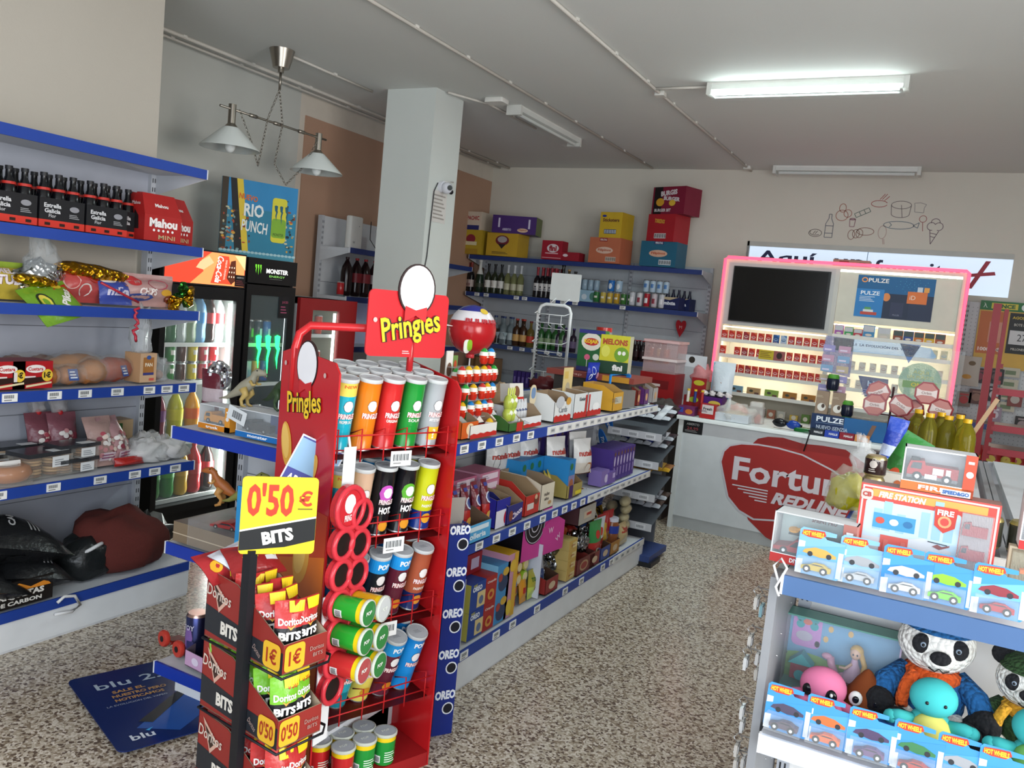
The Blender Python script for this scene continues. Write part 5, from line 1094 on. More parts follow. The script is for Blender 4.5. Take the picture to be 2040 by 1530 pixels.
# ================= bottles and cans in the fridges =================
FT = [('clear', 'c9d6d8:t45', 'dfe6e8', None), ('green', '2f6a3a:t70', 'd8d8d8', None), ('clear2', 'd2dfe0:t45', '3f7fd0', '2f7fc0')]
def fr_row(specs, kind, z, y0, y1, x=-4.32, lab='', grp=None):
    n = len(specs)
    for i, (g, cap, lb, col) in enumerate(specs):
        y = y0+(y1-y0)*(i+.5)/n
        thing('drink_bottle', 'bottle', f'{col} bottle, {nth(i, n)}, drinks fridge {lab}', bottle(kind, g, cap, lb, (.06, .12) if kind == 'soda5' else (.13, .2)), (x, y, z), LR)
W_ = ('d4e2e2:t55', 'e8ecec'); 
fr_row([('3a6a44:g', 'cfd4d4', '8fae8c', 'green'), ('2f5f3c:g', 'cfd4d4', 'a8c0b0', 'dark green'), ('cfdcdc:t60', 'cfd4d4', 'b8d0d8', 'clear'), ('9fb890:t60', 'cfd4d4', 'a8b8a0', 'pale green'), ('7fb4e0:t70', 'd8dde0', '3f8fd0', 'blue labelled'), ('2a1412:g', 'b8282a', 'b02428', 'dark cola'), ('d2dcdc:t55', 'b8282a', 'b03034', 'red capped')], 'soda', 1.2, 3.47, 4.0, lab='top row')
CANC = [('2a5a2a', 'dark green'), ('2f7a30', 'green'), ('4a1f18', 'brown'), ('c8b42a', 'yellow'), ('b03a48', 'pink red'), ('b8202a', 'red')]
for lv in range(2):
    for i, (c, cn) in enumerate(CANC):
        thing('drink_can', 'can', f'{cn} can, {nth(i, 6)} in {"upper" if lv else "lower"} can layer, drinks fridge', can(c+':g', [('r', 0, .05, .03, .03, 'd8d8cf')] if i != 2 else [('r', -.01, .0, .004, .11, '6a3a2c'), ('r', .01, .0, .004, .11, '6a3a2c')], h=.115, r=.031), (-4.3, 3.5+i*.087, .96+lv*.117), LR)
fr_row([('7a1c34:g', 'a03a5a', '6a1a6a', 'dark red'), ('c8c420:g', 'e6e0a0', 'e0d42a', 'lemon yellow'), ('d8921c:g', 'e6d0a0', 'e0641c', 'orange'), ('221110:g', '2a2a2c', '26120f', 'cola')], 'soda', .575, 3.47, 4.0, lab='third row')
fr_row([('2c6a2c:g', '2f7a30', '3a8a3a', 'green'), ('2f7a34:g', '2f7a30', '4a9a3a', 'bright green'), ('b08a1c:g', 'c8b060', 'c89a2a', 'amber'), ('9c1c22:g', 'b02428', 'a81c24', 'red'), ('1d0f0e:g', '1d0f0e', '8a1a20', 'black cola')], 'soda', .205, 3.47, 4.0, lab='bottom row')
thing('drink_bottle', 'bottle', 'clear bottle with red script label near the end of the blue shelf', bottle('soda', 'cfd8d8:t50', 'd8d8d8', 'b8303a', (.13, .2), [('t', 'Cola', 0, .165, .035, 'efe4e4', .08, .03)]), (-4.24, 4.0, .575), LR)
MC = [('1c1f22', '6fd02f'), ('b8c4cc', '4aa0c0'), ('c8883a', 'f0d8b0'), ('2a4a9a', 'e08a3a')]
for i in range(4):
    thing('drink_can', 'can', f'energy can, {nth(i, 4)}, middle shelf of the narrow fridge', can(MC[i][0]+':g', [('r', -.012, .03, .005, .06, MC[i][1]), ('r', 0, .025, .005, .065, MC[i][1]), ('r', .012, .03, .005, .06, MC[i][1])], h=.16, r=.031, top='1c1c1e'), (-4.32, 4.18+i*.078, .925), LR)
for i, (c, n_) in enumerate((('b08a90', 'pale pink'), ('b8a86a', 'gold'), ('a87a9a', 'mauve'))):
    thing('drink_can', 'can', f'{n_} slim can on the lower shelf of the narrow black fridge', can(c+':g', [('r', 0, .04, .03, .06, 'd8c8c8')], h=.16, r=.028), (-4.3, 4.2+i*.085, .605), LR)
for i, c in enumerate(('1c1f22', '20262a', '2a3a4a', '3a6ab0')):
    thing('drink_can', 'can', f'{["black", "dark", "slate", "blue"][i]} can, top shelf of the narrow black fridge', can(c+':g', [('r', 0, .04, .02, .06, '5fae3a' if i < 2 else 'b8d0e0')], h=.16, r=.031), (-4.32, 4.18+i*.08, 1.205), LR)
for i, (y, z, c) in enumerate(((4.83, 1.27, 'a8a8a0'), (4.94, 1.27, 'c0402a'), (4.83, 1.0, '3a3630'), (4.94, 1.0, 'b8301f'))):
    thing('drink_can', 'can', f'{["silver can on the upper shelf", "orange red can on the upper shelf", "dark can on the lower shelf", "red can on the lower shelf"][i]} inside the short red fridge', can(c+':g', [('o', 0, .06, .014, .02, 'd8c8a8')], h=.15), (-4.3, y, z), LR)
# dark bottles on the wall shelving behind the red fridge
DB = [prep(bottle('soda', '1f0f10:g', '2a0f12', None)), prep(bottle('soda', '1f0d0e:g', 'a01c24', '7c1c24', (.12, .2))), prep(bottle('soda', '2a1214:g', 'a82a30', 'b8a8a8', (.12, .2)))]
for i, (k, y) in enumerate(((0, 5.62), (1, 5.75), (1, 5.87), (2, 6.0), (2, 6.12))):
    thing('drink_bottle', 'bottle', f'dark cola bottle, {nth(i, 5)} on the shelf left of the pillar', DB[k], (-4.62, y, 1.58), LR)
thing('drink_can', 'can', 'red can low on the shelf left of the dark bottles', can('a82428:g'), (-4.6, 5.53, 1.58), LR)
# ================= back wall shelving goods (fronts face -Y) =================
def bk(px, py=0, y=8.05, z=None): q = at(px, py, y=y); return q.x
def box_at(lab, px0, px1, z, h, c, fr=(), d=.26, y=8.15, rz=0, sd=(), tp=(), top=None, side=None, cat='box', name='cardboard_carton'):
    py = 500; x0 = at(px0, py, y=y-d/2).x; x1 = at(px1, py, y=y-d/2).x
    thing(name, cat, lab, carton(x1-x0, d, h, c, fr, sd, tp, top, side), ((x0+x1)/2, y, z), rz); return x1-x0
ZT = 2.155
box_at('yellow and purple snack carton at the left end of the back shelf top', 914, 958, ZT, .27, 'b79a2e', [('o', 0, .17, .06, .05, '8a2a3a'), ('r', 0, .1, .16, .04, 'd9cfa8'), ('r', 0, 0, .2, .06, 'a8842c')])
box_at('cream and red carton stacked at the left end of the back shelf', 915, 954, ZT+.27, .2, 'cfbfae', [('t', 'APACHIC', 0, .13, .045, 'a82a34', .19, .03), ('r', 0, .0, .2, .05, '2c2f6e')])
box_at('yellow carton with red dinosaur style print under the purple carton', 968, 1030, ZT, .25, 'c09a2e', [('o', 0, .17, .085, .055, '6c2430'), ('o', 0, .18, .06, .035, 'a8a0a0'), ('p', [(-.05, .13), (0, .08), (.05, .13)][::-1], '2a2026'), ('l', -.02, .02, .2, .03, 2, '5a4a2a')], tp=())
box_at('purple and green carton on top of the yellow carton', 975, 1055, ZT+.25, .19, '432469', [('t', 'ABIERTO', -.08, .04, .025, 'c9bfd6', .1, .03), ('o', .1, .04, .06, .022, 'd8b89a'), ('t', 'Filipinos', .1, .042, .022, 'a0381e', .09, .02), ('r', -.17, .06, .02, .1, 'cdc5da'), ('r', .17, .06, .02, .1, 'cdc5da')], rz=.22, side='5d6a34')
FN = carton(.24, .14, .2, '9c1c2e', [('o', .01, .12, .07, .045, 'd9ccd0'), ('t', 'fini', .01, .12, .06, 'a01c2e', .09, .05), ('r', 0, .06, .15, .012, 'd8a8ae'), ('r', 0, .015, .22, .006, 'd8a8ae')])
thing('cardboard_carton', 'box', 'dark red carton with white oval logo left of the small red box', FN, (at(1105, 500, y=8.1).x, 8.1, ZT))
thing('cardboard_carton', 'box', 'low dark red carton right of the taller dark red one', carton(.2, .15, .09, '921a2a', [('o', -.06, .055, .03, .015, 'd9ccd0')]), (at(1141, 508, y=8.1).x, 8.12, ZT))
box_at('salmon orange carton with oval logo under the yellow box', 1174, 1240, ZT, .26, 'bb6a4c', [('r', -.02, .22, .09, .035, '8a1c24'), ('t', 'PERUTAS', -.02, .237, .02, 'e0cfc8', .075, .03), ('o', 0, .13, .1, .035, 'd9b7a4'), ('t', 'Filipinos', 0, .13, .032, 'b04a2a', .15, .03), ('r', .08, .02, .12, .045, 'd8c6b8'), ('b', .08, .025, .11, .035)], rz=-.12)
box_at('bright yellow carton standing on the salmon carton', 1191, 1237, ZT+.26, .26, 'c9a62c', [('t', 'Sticksters', 0, .18, .035, '5a2a2a', .19, .03), ('o', -.08, .22, .025, .012, '2a3a8a'), ('r', 0, .04, .14, .045, '3a4a6a'), ('b', 0, .045, .13, .035, 'c0c8d0')], rz=-.12)
box_at('teal blue carton with oval logo, lowest of the right stack', 1277, 1352, ZT, .25, '245d77', [('r', 0, .22, .1, .03, '2a2a5a'), ('t', 'PERUTAS', 0, .235, .02, 'd8dde0', .08, .03), ('o', 0, .13, .1, .035, 'cfa48c'), ('t', 'Filipinos', 0, .13, .03, 'b04a2a', .15, .03), ('r', .08, .02, .13, .05, 'c8ced4'), ('b', .08, .027, .12, .035)], rz=-.1)
box_at('red carton in the middle of the right stack', 1287, 1350, ZT+.25, .27, 'a3202a', [('t', 'TORREZNOS', -.02, .2, .04, 'd0a03a', .12, .04, -.1), ('r', 0, .03, .14, .05, 'd9cfd0'), ('b', 0, .036, .13, .038)], rz=-.3)
box_at('black and crimson popcorn carton on top of the right stack', 1290, 1368, ZT+.52, .27, '7c1a34', [('r', -.13, 0, .1, .27, '1a1316'), ('t', 'BURGIS', 0, .21, .05, 'd9d0d2', .2, .05, .1), ('t', 'BURGER', .04, .15, .04, 'd9d0d2', .2, .05, -.1), ('o', -.1, .12, .05, .04, 'd09a2c'), ('o', .05, .11, .04, .03, 'd8b03a'), ('t', 'BURGER BIT', -.06, .04, .03, 'e0dada', .2, .03)], rz=-.35)
# wine and drinks row
ZW = 1.745
RW = prep(bottle('wine', '141013:g', '7a2a24', 'b8a6a0', (.05, .13), [('r', 0, .06, .03, .03, '8a6a6a')], neck='7a2a24'))
WW = prep(bottle('wine', '2a3020:g', '15151a', 'd8d5cf', (.06, .14), [('l', -.015, .08, .03, .04, 3, '777777')], neck='15151a'))
GW = prep(bottle('wine', 'a9ab78:l', 'b9bcc0', 'b8b49a', (.05, .12), neck='b9bcc0'))
CV = prep(bottle('cava', '1c2c20:g', 'd8d8d4', '3a4030', (.05, .09), neck='cfcfca'))
DW = prep(bottle('wine', '120f14:g', '8c2430', 'c9c6c4', (.07, .15), [('o', 0, .11, .01, .01, '30303a'), ('r', 0, .075, .03, .02, '7a7a80')], neck='8c2430'))
XW = lambda px: at(px, 560, y=8.12).x
for i, px in enumerate((921, 930, 938)): thing('wine_bottle', 'bottle', f'rosé labelled dark wine bottle, {nth(i, 3)} of the trio beside the pillar', RW, (XW(px), 8.12+.03*(i % 2), ZW))
thing('wine_bottle', 'bottle', 'dark green sparkling wine bottle with silver neck standing alone', CV, (XW(955), 8.12, ZW), sc=1.1)
for i, px in enumerate((972, 985, 998)): thing('wine_bottle', 'bottle', f'black capped wine bottle with white label, {nth(i, 3)} of three', WW, (XW(px), 8.12, ZW))
for i, px in enumerate((1011, 1024, 1037)): thing('wine_bottle', 'bottle', f'pale white wine bottle with silver neck, {nth(i, 3)} of three', GW, (XW(px), 8.12, ZW))
for r_ in range(2):
    for i, px in enumerate((1072, 1082, 1091, 1100, 1108)):
        thing('wine_bottle', 'bottle', 'dark wine bottle with red neck and pale label behind the wire rack sign', DW, (XW(px)+.02*r_, 8.1+.1*r_, ZW), group='red necked wine bottles on the back shelf')
for i, px in enumerate((1119, 1131, 1144)): thing('wine_bottle', 'bottle', ['tall dark bottle just behind the blank white sign', 'amber necked bottle right of the blank sign', 'dark bottle right of the amber necked one'][i], bottle('cava' if i != 1 else 'wine', ['17130f:g', '4a3a20:g', '17150f:g'][i], ['1a1a1a', 'a8824a', '1a1a1a'][i], None), (XW(px), 8.14, ZW), sc=[1.15, 1, .95][i])
for i in range(4): thing('drink_can', 'can', 'silver topped can in a shrink wrapped pack on the back shelf', can('8aa0b0:g', h=.12), (XW(1154)+i*.068, 8.12, ZW+.12), group='cans in the left shrink wrapped pack')
thing('water_pack', 'drinks', 'shrink wrapped pack of small blue water bottles under the silver cans', carton(.3, .12, .12, '8fb0c4', [('o', -.1, .06, .03, .04, '5a8ab0'), ('o', 0, .05, .03, .03, 'c8d4dc'), ('o', .09, .06, .03, .04, '4a7a6a')]), (XW(1154)+.1, 8.12, ZW))
CRN = [('2a6a34', 'green'), ('b8a24a', 'gold and green'), ('b89a3a', 'gold'), ('b08a2c', 'dark gold'), ('3a6a34', 'green'), ('2f5f30', 'dark green')]
for i, (c, n_) in enumerate(CRN): thing('drink_can', 'can', f'{n_} drink can, {nth(i, 6)} of the gold and green cans', can(c+':g', [('r', 0, .05, .03, .02, 'd8d4c4')], h=.12), (XW(1196)+i*.075, 8.06, ZW))
for i, c in enumerate(('2a6ab0', '9ab4c8')): thing('drink_can', 'can', f'{["blue", "pale blue"][i]} can standing on top of the gold and green cans', can(c+':g', [('o', 0, .06, .018, .03, 'd9dfe4')], h=.13, r=.036), (XW(1222)+i*.085, 8.08, ZW+.121))
for i, c in enumerate(('b9bcc2', 'c4c4c8', 'a02430', 'b8b0b6', 'b9bcc2')):
    thing('drink_can', 'can', f'{["silver", "silver", "red", "silver and red", "silver"][i]} tall can, {nth(i, 5)} of the shelf end group', can(c+':g', [('r', 0, .04, .03, .05, '8a3040' if i % 2 else 'd8d8dc')], h=.145), (XW(1268)+i*.078, 8.05, ZW))
for i in range(4): thing('drink_can', 'can', 'silver blue can stacked on the silver and red tall cans', can('a8bccb:g', [('r', 0, .05, .03, .04, '4a78b0')], h=.13), (XW(1290)+i*.07, 8.1, ZW+.147), group='silver blue cans stacked near the right end of the back shelf')
BPK = prep([('carrier', carton(.2, .14, .12, '1c2450', [('t', 'mixta', 0, .06, .035, 'd8dce4', .13, .05), ('p', [(-.09, .1), (.0, .09), (.09, .12), (-.09, .12)], 'b8a888')])), ('bottle', B().lathe([(.028, .1), (.012, .17), (.012, .2)], '171b30:g', 10, -.06)), ('bottle', B().lathe([(.028, .1), (.012, .17), (.012, .2)], '171b30:g', 10, 0)), ('bottle', B().lathe([(.028, .1), (.012, .17), (.012, .2)], '171b30:g', 10, .06))])
thing('beer_six_pack', 'beer pack', 'navy bottle carrier at the right end of the back shelf', BPK, (XW(1346), 8.1, ZW), -.15)
thing('beer_six_pack', 'beer pack', 'second navy bottle carrier behind the first at the shelf end', BPK, (XW(1352)+.03, 8.27, ZW), -.15)
# spirits row
ZS = 1.195
SPK = [('b9c6cc:l', '2a3a6a', 'b8c4c8'), ('3a2416:g', 'a8342a', 'c89a5a'), ('a08a4a:l', '6a1c1c', 'b83a2a'), ('2a5a2c:g', '1c3a1c', '8aa07a')]
SPM = [prep(bottle('spirit', g, c, l, (.05, .12))) for g, c, l in SPK]
XS = lambda px: at(px, 670, y=8.12).x
for i, (px, k) in enumerate(((985, 0), (993, 0), (1002, 0), (1010, 0), (1018, 0))): thing('spirit_bottle', 'bottle', 'clear spirit bottle with blue cap and label on the third back shelf', SPM[0], (XS(px), 8.12+.06*(i % 2), ZS), group='clear spirit bottles on the third back shelf', sc=1.08)
for i, px in enumerate((1030, 1037, 1044)): thing('spirit_bottle', 'bottle', f'red capped brown liqueur bottle, {nth(i, 3)} of three on the third back shelf', SPM[1], (XS(px), 8.1+.05*(i % 2), ZS), sc=1.05)
thing('spirit_bottle', 'bottle', 'amber bottle with red label near the wire rack', SPM[2], (XS(1058), 8.1, ZS))
for i in range(4): thing('spirit_bottle', 'bottle', 'green spirit bottle seen through the white wire rack', SPM[3], (XS(1078)+i*.085, 8.12, ZS), group='green bottles seen through the wire rack')
for i in range(3): thing('spirit_bottle', 'bottle', 'dark bottle seen right of the wire rack on the third back shelf', bottle('spirit', '2a2030:g', '3a2a6a', '6a5a7a'), (XS(1112)+i*.09, 8.12, ZS), group='dark bottles right of the wire rack', sc=.9)
b = B(); b.at(0, 0, 0)
for i, (px, py) in enumerate(((1028, 672), (1044, 672))): 
    q = at(px, 668, y=8.0); g = B(); g.lathe([(.03, 0), (.03, .004), (.004, .01), (.004, .08), (.035, .13)], 'b8ccd4:t55', 14, cap=False); thing('cocktail_glass', 'glass', f'clear blue cocktail glass, {["left", "right"][i]} of two on the third back shelf', g, (q.x-.25, 8.03, ZS))
BT = prep(bottle('beer', '1a0d10:g', 'a02a2a', '2a1418', (.04, .1)))
for r_ in range(2):
    for i in range(6): thing('small_bottle', 'bottle', 'small dark bottle in the rows behind the red plastic trays', BT, (at(1298, 760, y=8.1).x-.25+i*.068, 8.05+.09*r_, ZS), group='small dark bottles on the third back shelf')
for i, c in enumerate(('b0502c', 'a8823a', 'b05a34')): thing('drink_can', 'can', f'{["orange red", "gold", "copper"][i]} can beside the small dark bottles', can(c+':g', h=.16), (at(1315, 760, y=8.1).x-.1+i*.075, 8.05, ZS))
h_ = B(); pts = [(.0, -.05)]; pts = [(.045*sin(t)**3, .04*cos(t)-.016*cos(2*t)-.006*cos(3*t)) for t in [2*pi*i/30 for i in range(30)]]
h_.ext([(x*1.2, y*2.1) for x, y in pts][::-1], (0, 0, 0), (1, 0, 0), (0, 0, 1), .006, 'b01c2a:g'); h_.flat((0, 0, 0), (1, 0, 0), (0, 0, 1)); h_.text('M', 0, 0, .03, 'e0c4c8'); q = at(1357, 652, y=8.38); thing('heart_sign', 'decoration', 'small red heart hanging on the back shelving right end', h_, (q.x, 8.36, q.z))
# lower crates partly visible at the left of the back shelf
thing('wood_crate', 'crate', 'wooden slatted wine crate low on the back shelving by the pillar', carton(.3, .2, .26, '8a6a48', [('r', -.1, .0, .03, .26, '6a4a30'), ('r', 0, .0, .03, .26, '6a4a30'), ('r', .1, .0, .03, .26, '6a4a30')]), (-4.6, 8.15, .76))
thing('wood_crate', 'crate', 'dark wooden crate above the slatted one by the pillar', carton(.3, .2, .16, '4a3426', [('l', -.12, .03, .24, .1, 4, '2c1e16')]), (-4.62, 8.15, 1.2))
# small items at low back left: purple packs
for i in range(5): thing('chocolate_pack', 'chocolate', 'purple pack on the low back shelf behind the centre gondola', carton(.04, .1, .17, '3f2c74', [('r', 0, .05, .02, .06, '7a68a8')]), (at(1032, 745, y=8.1).x+i*.05, 8.08, .755), group='purple packs low on the back shelving')
# ================= goods on the centre gondola, aisle side (fronts face +X) =================
GX = -1.653
def gy(px, py, x=GX-.02): return at(px, py, x=x).y
def cg(name, cat, lab, parts, px, py, z, dx=.0, rz=0, rx=0, ry=0, group=None, sc=1, yy=None):
    y = gy(px, py) if yy is None else yy
    return thing(name, cat, lab, parts, mat=Matrix.Translation((GX-dx, y, z)) @ Matrix.Rotation(LR+rz, 4, 'Z') @ Matrix.Rotation(ry, 4, 'Y') @ Matrix.Rotation(rx, 4, 'X') @ Matrix.Scale(sc, 4), group=group)
ZK = 1.085
# egg tower
def eggtower():
    b = B(); parts = [('card_base', carton(.2, .16, .05, 'b02820', [('p', [(-.1, .05), (-.05, .08), (0, .045), (.05, .08), (.1, .05)], 'e6dfd8')]))]
    for i, z in enumerate((.07, .14, .21, .27)): parts.append(('clear_tier', B().box(-.1, .1, -.07+.02*i, .08, z, z+.003, 'e8eef0:t30')))
    p = B(); p.box(-.11, -.06, .07, .075, .02, .34, 'e4e2dc'); p.flat((-.085, .07, 0), (1, 0, 0), (0, 0, 1)); p.disc(0, .26, .02, .03, '6a4a3a'); parts.append(('card_sign', p))
    p = B(); p.box(-.06, -.02, .07, .075, .02, .32, '6a8a4a'); p.flat((-.04, .07, 0), (1, 0, 0), (0, 0, 1)); p.disc(0, .28, .012, .02, 'b84a2a'); parts.append(('card_sign', p))
    p = B(); p.box(-.13, -.125, -.06, .06, .05, .17, '1f5a2c'); p.flat((-.13, 0, .05), (0, -1, 0), (0, 0, 1)); parts.append(('green_card', p))
    p = B(); p.ext(rrect(0, 0, .05, .06, .02), (.03, .06, .36), (1, 0, 0), (0, 0, 1), .003, 'e6e6de'); p.ext(rrect(0, 0, .04, .05, .018), (.05, .058, .365), (1, 0, 0), (0, 0, 1), .002, '8ab82a'); parts.append(('top_card', p))
    return parts
EY = gy(985, 850)
thing('egg_display', 'display', 'clear tiered display tower of surprise eggs at the near end of the gondola', eggtower(), (GX-.15, EY, ZK), LR, sc=1)
EG = {k: egg(c) for k, c in (('r', 'c23a34'), ('y', 'd8ac1a'), ('b', '1c7cc0'), ('g', '2f9a3c'))}
def eg(k, u, z, d, lab, g=None): thing('surprise_egg', 'egg', lab, EG[k], (GX-.15-d*.8, EY+u*.98, ZK+z*.86+.012), LR, group=g, sc=.95)
rows_ = [(.31, [('g', .03), ('b', .085)], 'top'), (.23, [('r', -.13), ('y', -.08), ('y', -.02), ('y', .04), ('r', .075), ('g', .12)], 'second'), (.15, [('g', -.11), ('y', -.05), ('r', .02), ('y', .06), ('b', .1)], 'third'), (.072, [('y', -.12), ('b', -.06), ('y', .0), ('b', .045), ('r', .09)], 'fourth')]
EN = {'r': 'red', 'y': 'yellow', 'b': 'blue', 'g': 'green'}
for z, ks, nm in rows_:
    for i, (k, u) in enumerate(ks): eg(k, u*1.1, z*1.1, -.05+.015*(z > .2)+.0*i, f'surprise egg with {EN[k]} top, {nth(i, len(ks))} in the {nm} row of the tower')
for i, (k, u, z) in enumerate((('b', -.06, .235), ('b', -.03, .235), ('g', -.1, .235))): eg(k, u, z, .03, f'{["blue", "blue", "green"][i]} topped egg peeking out {["second", "third", "first"][i]} behind the tower second row')
eg('y', .0, .0, -.13, 'yellow topped egg fallen in front of the tower')
KR = 'b8281f'
def kbox(w, h, c='dedcd6', items=(), d=.1, zig=True):
    it = [('r', 0, 0, w, h*.3, KR)]
    if zig: it.append(('p', [(-w/2+w*k/8, h*.3+(h*.09 if k % 2 else 0)) for k in range(9)]+[(w/2, h*.22), (-w/2, h*.22)][::1], KR))
    return it+list(items)
TT = lambda w, hf, hb, c, it=(), d=.14, inner='8f7a62': tray(w, d, hf, hb, c, it, inner)
cg('chocolate_tray', 'chocolate', 'orange and red chocolate tray at the near end behind the red panel', TT(.13, .07, .1, 'c85a1e', [('o', 0, .04, .03, .025, 'e6c8a0')]), 938, 882, ZK, .1)
bars_w = prep(pouch(.035, .11, .016, [(1, 'c9ccd0')], [('t', 'Bueno', 0, .06, .012, '3a4a7a', .03, .03)], 3, .008))
for i in range(9): cg('chocolate_bar', 'chocolate', 'silver white chocolate bar standing in the red and white tray', bars_w, 0, 0, ZK+.01, .06, .3, -.85, 0, 'silver white bars in the near tray', yy=gy(958, 878)-.05+.02*i)
cg('chocolate_tray', 'chocolate', 'red and white zigzag tray holding silver white bars', TT(.22, .055, .09, 'dcdad4', kbox(.22, .055)), 962, 876, ZK, .09)
for i in range(6): cg('egg_bag', 'chocolate', 'white and red snack bar in the leaning middle tray', bars_w, 0, 0, ZK+.01, .08, .2, -.8, 0, 'white bars in the middle tray', yy=gy(1005, 866)+.02*i)
BUN = prep([('figure', B().lathe([(.0001, 0), (.02, .01), (.024, .04), (.016, .065), (.0001, .075)], 'a9b84a:g', 12).ball(-.01, 0, .085, .005, .004, .02, 'c4cc5a').ball(.01, 0, .085, .005, .004, .02, 'c4cc5a')), ('face', B().ball(0, -.014, .045, .013, .012, .014, 'e2e4d8'))])
for i in range(4): cg('chocolate_figure', 'chocolate', 'green and white wrapped chocolate figure beside the egg tower', BUN, 0, 0, ZK+.055*(i > 1)+.03, .07, group='green wrapped figures by the egg tower', yy=gy(1024, 860)+.04*(i % 2)+.015)
cg('chocolate_tray', 'chocolate', 'green and red tray under the green wrapped figures', TT(.14, .04, .07, '35622c', [('r', .03, 0, .06, .04, KR)]), 1024, 858, ZK, .08)
cg('chocolate_tray', 'chocolate', 'white tray with red zigzag and clear wrapped packs', TT(.24, .05, .1, 'd9dbdd', kbox(.24, .05, items=[('l', -.09, .02, .16, .02, 3, '7a8494')])), 1058, 856, ZK, .1)
for i in range(7): cg('chocolate_pack', 'chocolate', 'white and silver striped pack in the white zigzag tray', bars_w, 0, 0, ZK+.01, .1, .1, -.15, 0, 'striped packs in the white zigzag tray', yy=gy(1042, 856)+.03*i)
cg('chocolate_box', 'chocolate', 'white house shaped chocolate box propped above the trays', carton(.1, .06, .085, 'd6d3cb', [('o', 0, .045, .022, .028, '7a5238'), ('r', 0, .0, .1, .02, KR)]), 1068, 812, ZK+.105, .15, -.2, -.15)
cg('card_sign', 'sign', 'oval white and cream card sign beside the house shaped box', B().ext(rrect(0, .05, .06, .1, .028), (0, 0, 0), (1, 0, 0), (0, 0, 1), .004, 'd0c0a0').ext(rrect(0, .06, .045, .055, .02), (0, -.001, 0), (1, 0, 0), (0, 0, 1), .001, '6d88ac'), 1090, 812, ZK+.085, .1)
for i, (px, w_, c, it, hh) in enumerate(((1122, .2, 'd6d8d6', [('t', 'Cards', .0, .06, .03, '7a7f86', .1, .02), ('o', -.04, .1, .05, .03, 'b9bcc0'), ('o', .06, .1, .03, .02, 'c9963c')], .13), (1157, .17, 'd4d8d8', [('t', 'Kinder', .02, .1, .02, '3a3a44', .08, .02), ('r', .07, 0, .02, .12, KR)], .13), (1185, .2, 'd4d8da', [('r', -.08, 0, .02, .12, KR), ('o', .02, .05, .05, .02, 'e8e8e8')], .13))):
    cg('chocolate_tray', 'chocolate', ['pale tray with gold and grey balls print', 'pale grey tray with a red right edge', 'pale grey tray with a red left edge'][i], TT(w_, .13 if i else .1, .14, c, kbox(w_, .09)+it), px, 845-i*8, ZK, .1)
cg('chocolate_tray', 'chocolate', 'yellow framed open tray on the gondola top shelf', tray(.16, .2, .11, .15, 'c9962a', [('r', 0, .045, .11, .04, 'b9b4a0'), ('l', -.05, .055, .1, .025, 3, '6a5a4a')], 'b08a4a', side='c9962a'), 1228, 830, ZK, .12)
cg('card_sign', 'sign', 'cream card sign with a chocolate picture standing above the yellow tray', B().box(-.06, .06, 0, .003, 0, .15, 'd6bf86').flat((0, 0, 0), (1, 0, 0), (0, 0, 1)).disc(-.0, .04, .03, .03, 'b0a48c').rect(-.05, .09, .05, .04, 'cfae5c'), 1175, 800, ZK+.1, .16)
fr_ = B(); fr_.tube([(-.1, 0, .01), (-.1, 0, .185), (.14, 0, .185), (.14, 0, .01)], .008, '1f78c2:g', 4); fr_.box(.13, .15, -.012, .012, 0, .185, '1f78c2')
cg('blue_frame', 'display', 'bright blue plastic frame display standing near the far end of the shelf', [('frame', fr_), ('grey_tray', carton(.2, .15, .1, '7a7672'))], 1255, 822, ZK, .12, -.1, sc=1.05)
cg('lollipop_box', 'sweets', 'blue lollipop bag standing on the gondola top', pouch(.13, .13, .05, [(1, '1c2f9a')], [('o', -.02, .08, .02, .025, 'c8d0e4'), ('o', .03, .05, .02, .02, 'c890a8'), ('o', -.04, .04, .012, .02, 'e0e4f0')], 4), 1260, 800, ZK+.12, .3, -.2)
cg('pastry_pack', 'pastry', 'white and tan pastry pack leaning at the far end of the top shelf', pouch(.1, .18, .02, [(1, 'c9a27c')], [('r', -.02, .1, .06, .06, 'd8d8da')], 6), 1285, 815, ZK+.08, .3, .2, .1, .5)
for i, (px, c, w_) in enumerate(((1276, '7a2a20', .05), (1291, '5a2a6a', .08), (1308, 'a8a2a0', .1))):
    cg('snack_carton', 'snacks', ['dark red narrow carton at the far end of the gondola top', 'purple bear print carton at the far end of the gondola top', 'grey empty trays at the far end of the gondola top'][i], tray(w_, .16, .1, .13, c, [('o', 0, .05, .02, .025, 'c99a6a')]), px, 815, ZK, .12)
# jar and sweet boxes in the middle of the gondola top
q = at(1188, 700, x=-2.0); gy0 = q.y
jr = B(); jr.lathe([(.055, 0), (.06, .01), (.06, .2), (.052, .225)], 'd8dcd8:t35', 20); jl = B(); jl.cyl(.054, .222, .25, 'b8302c:g', 20); js = blob(9, .05, .05, .08, 'b8746a', amp=.15)
thing('sweet_jar', 'jar', 'clear jar with red lid behind the green lollipop box', [('jar_body', jr), ('lid', jl), ('sweets', js)], (-2.08, gy0+.3, 1.3))
def at2(px, x): return at(px, 700, x=x).y
KO = carton(.18, .12, .28, '1c5a2c', [('o', 0, .2, .07, .06, 'd8d4c8'), ('o', 0, .2, .05, .026, 'b8282a'), ('t', 'KOJAK', 0, .2, .034, 'e0c02c', .1, .05), ('o', -.02, .095, .02, .02, 'c85a7a'), ('r', -.02, .03, .004, .05, 'dcdcdc'), ('o', .04, .1, .022, .022, 'c8ccc0'), ('r', 0, .255, .18, .025, '2a2f7a'), ('r', 0, 0, .18, .03, '2a2f6a')], side='2a7a34')
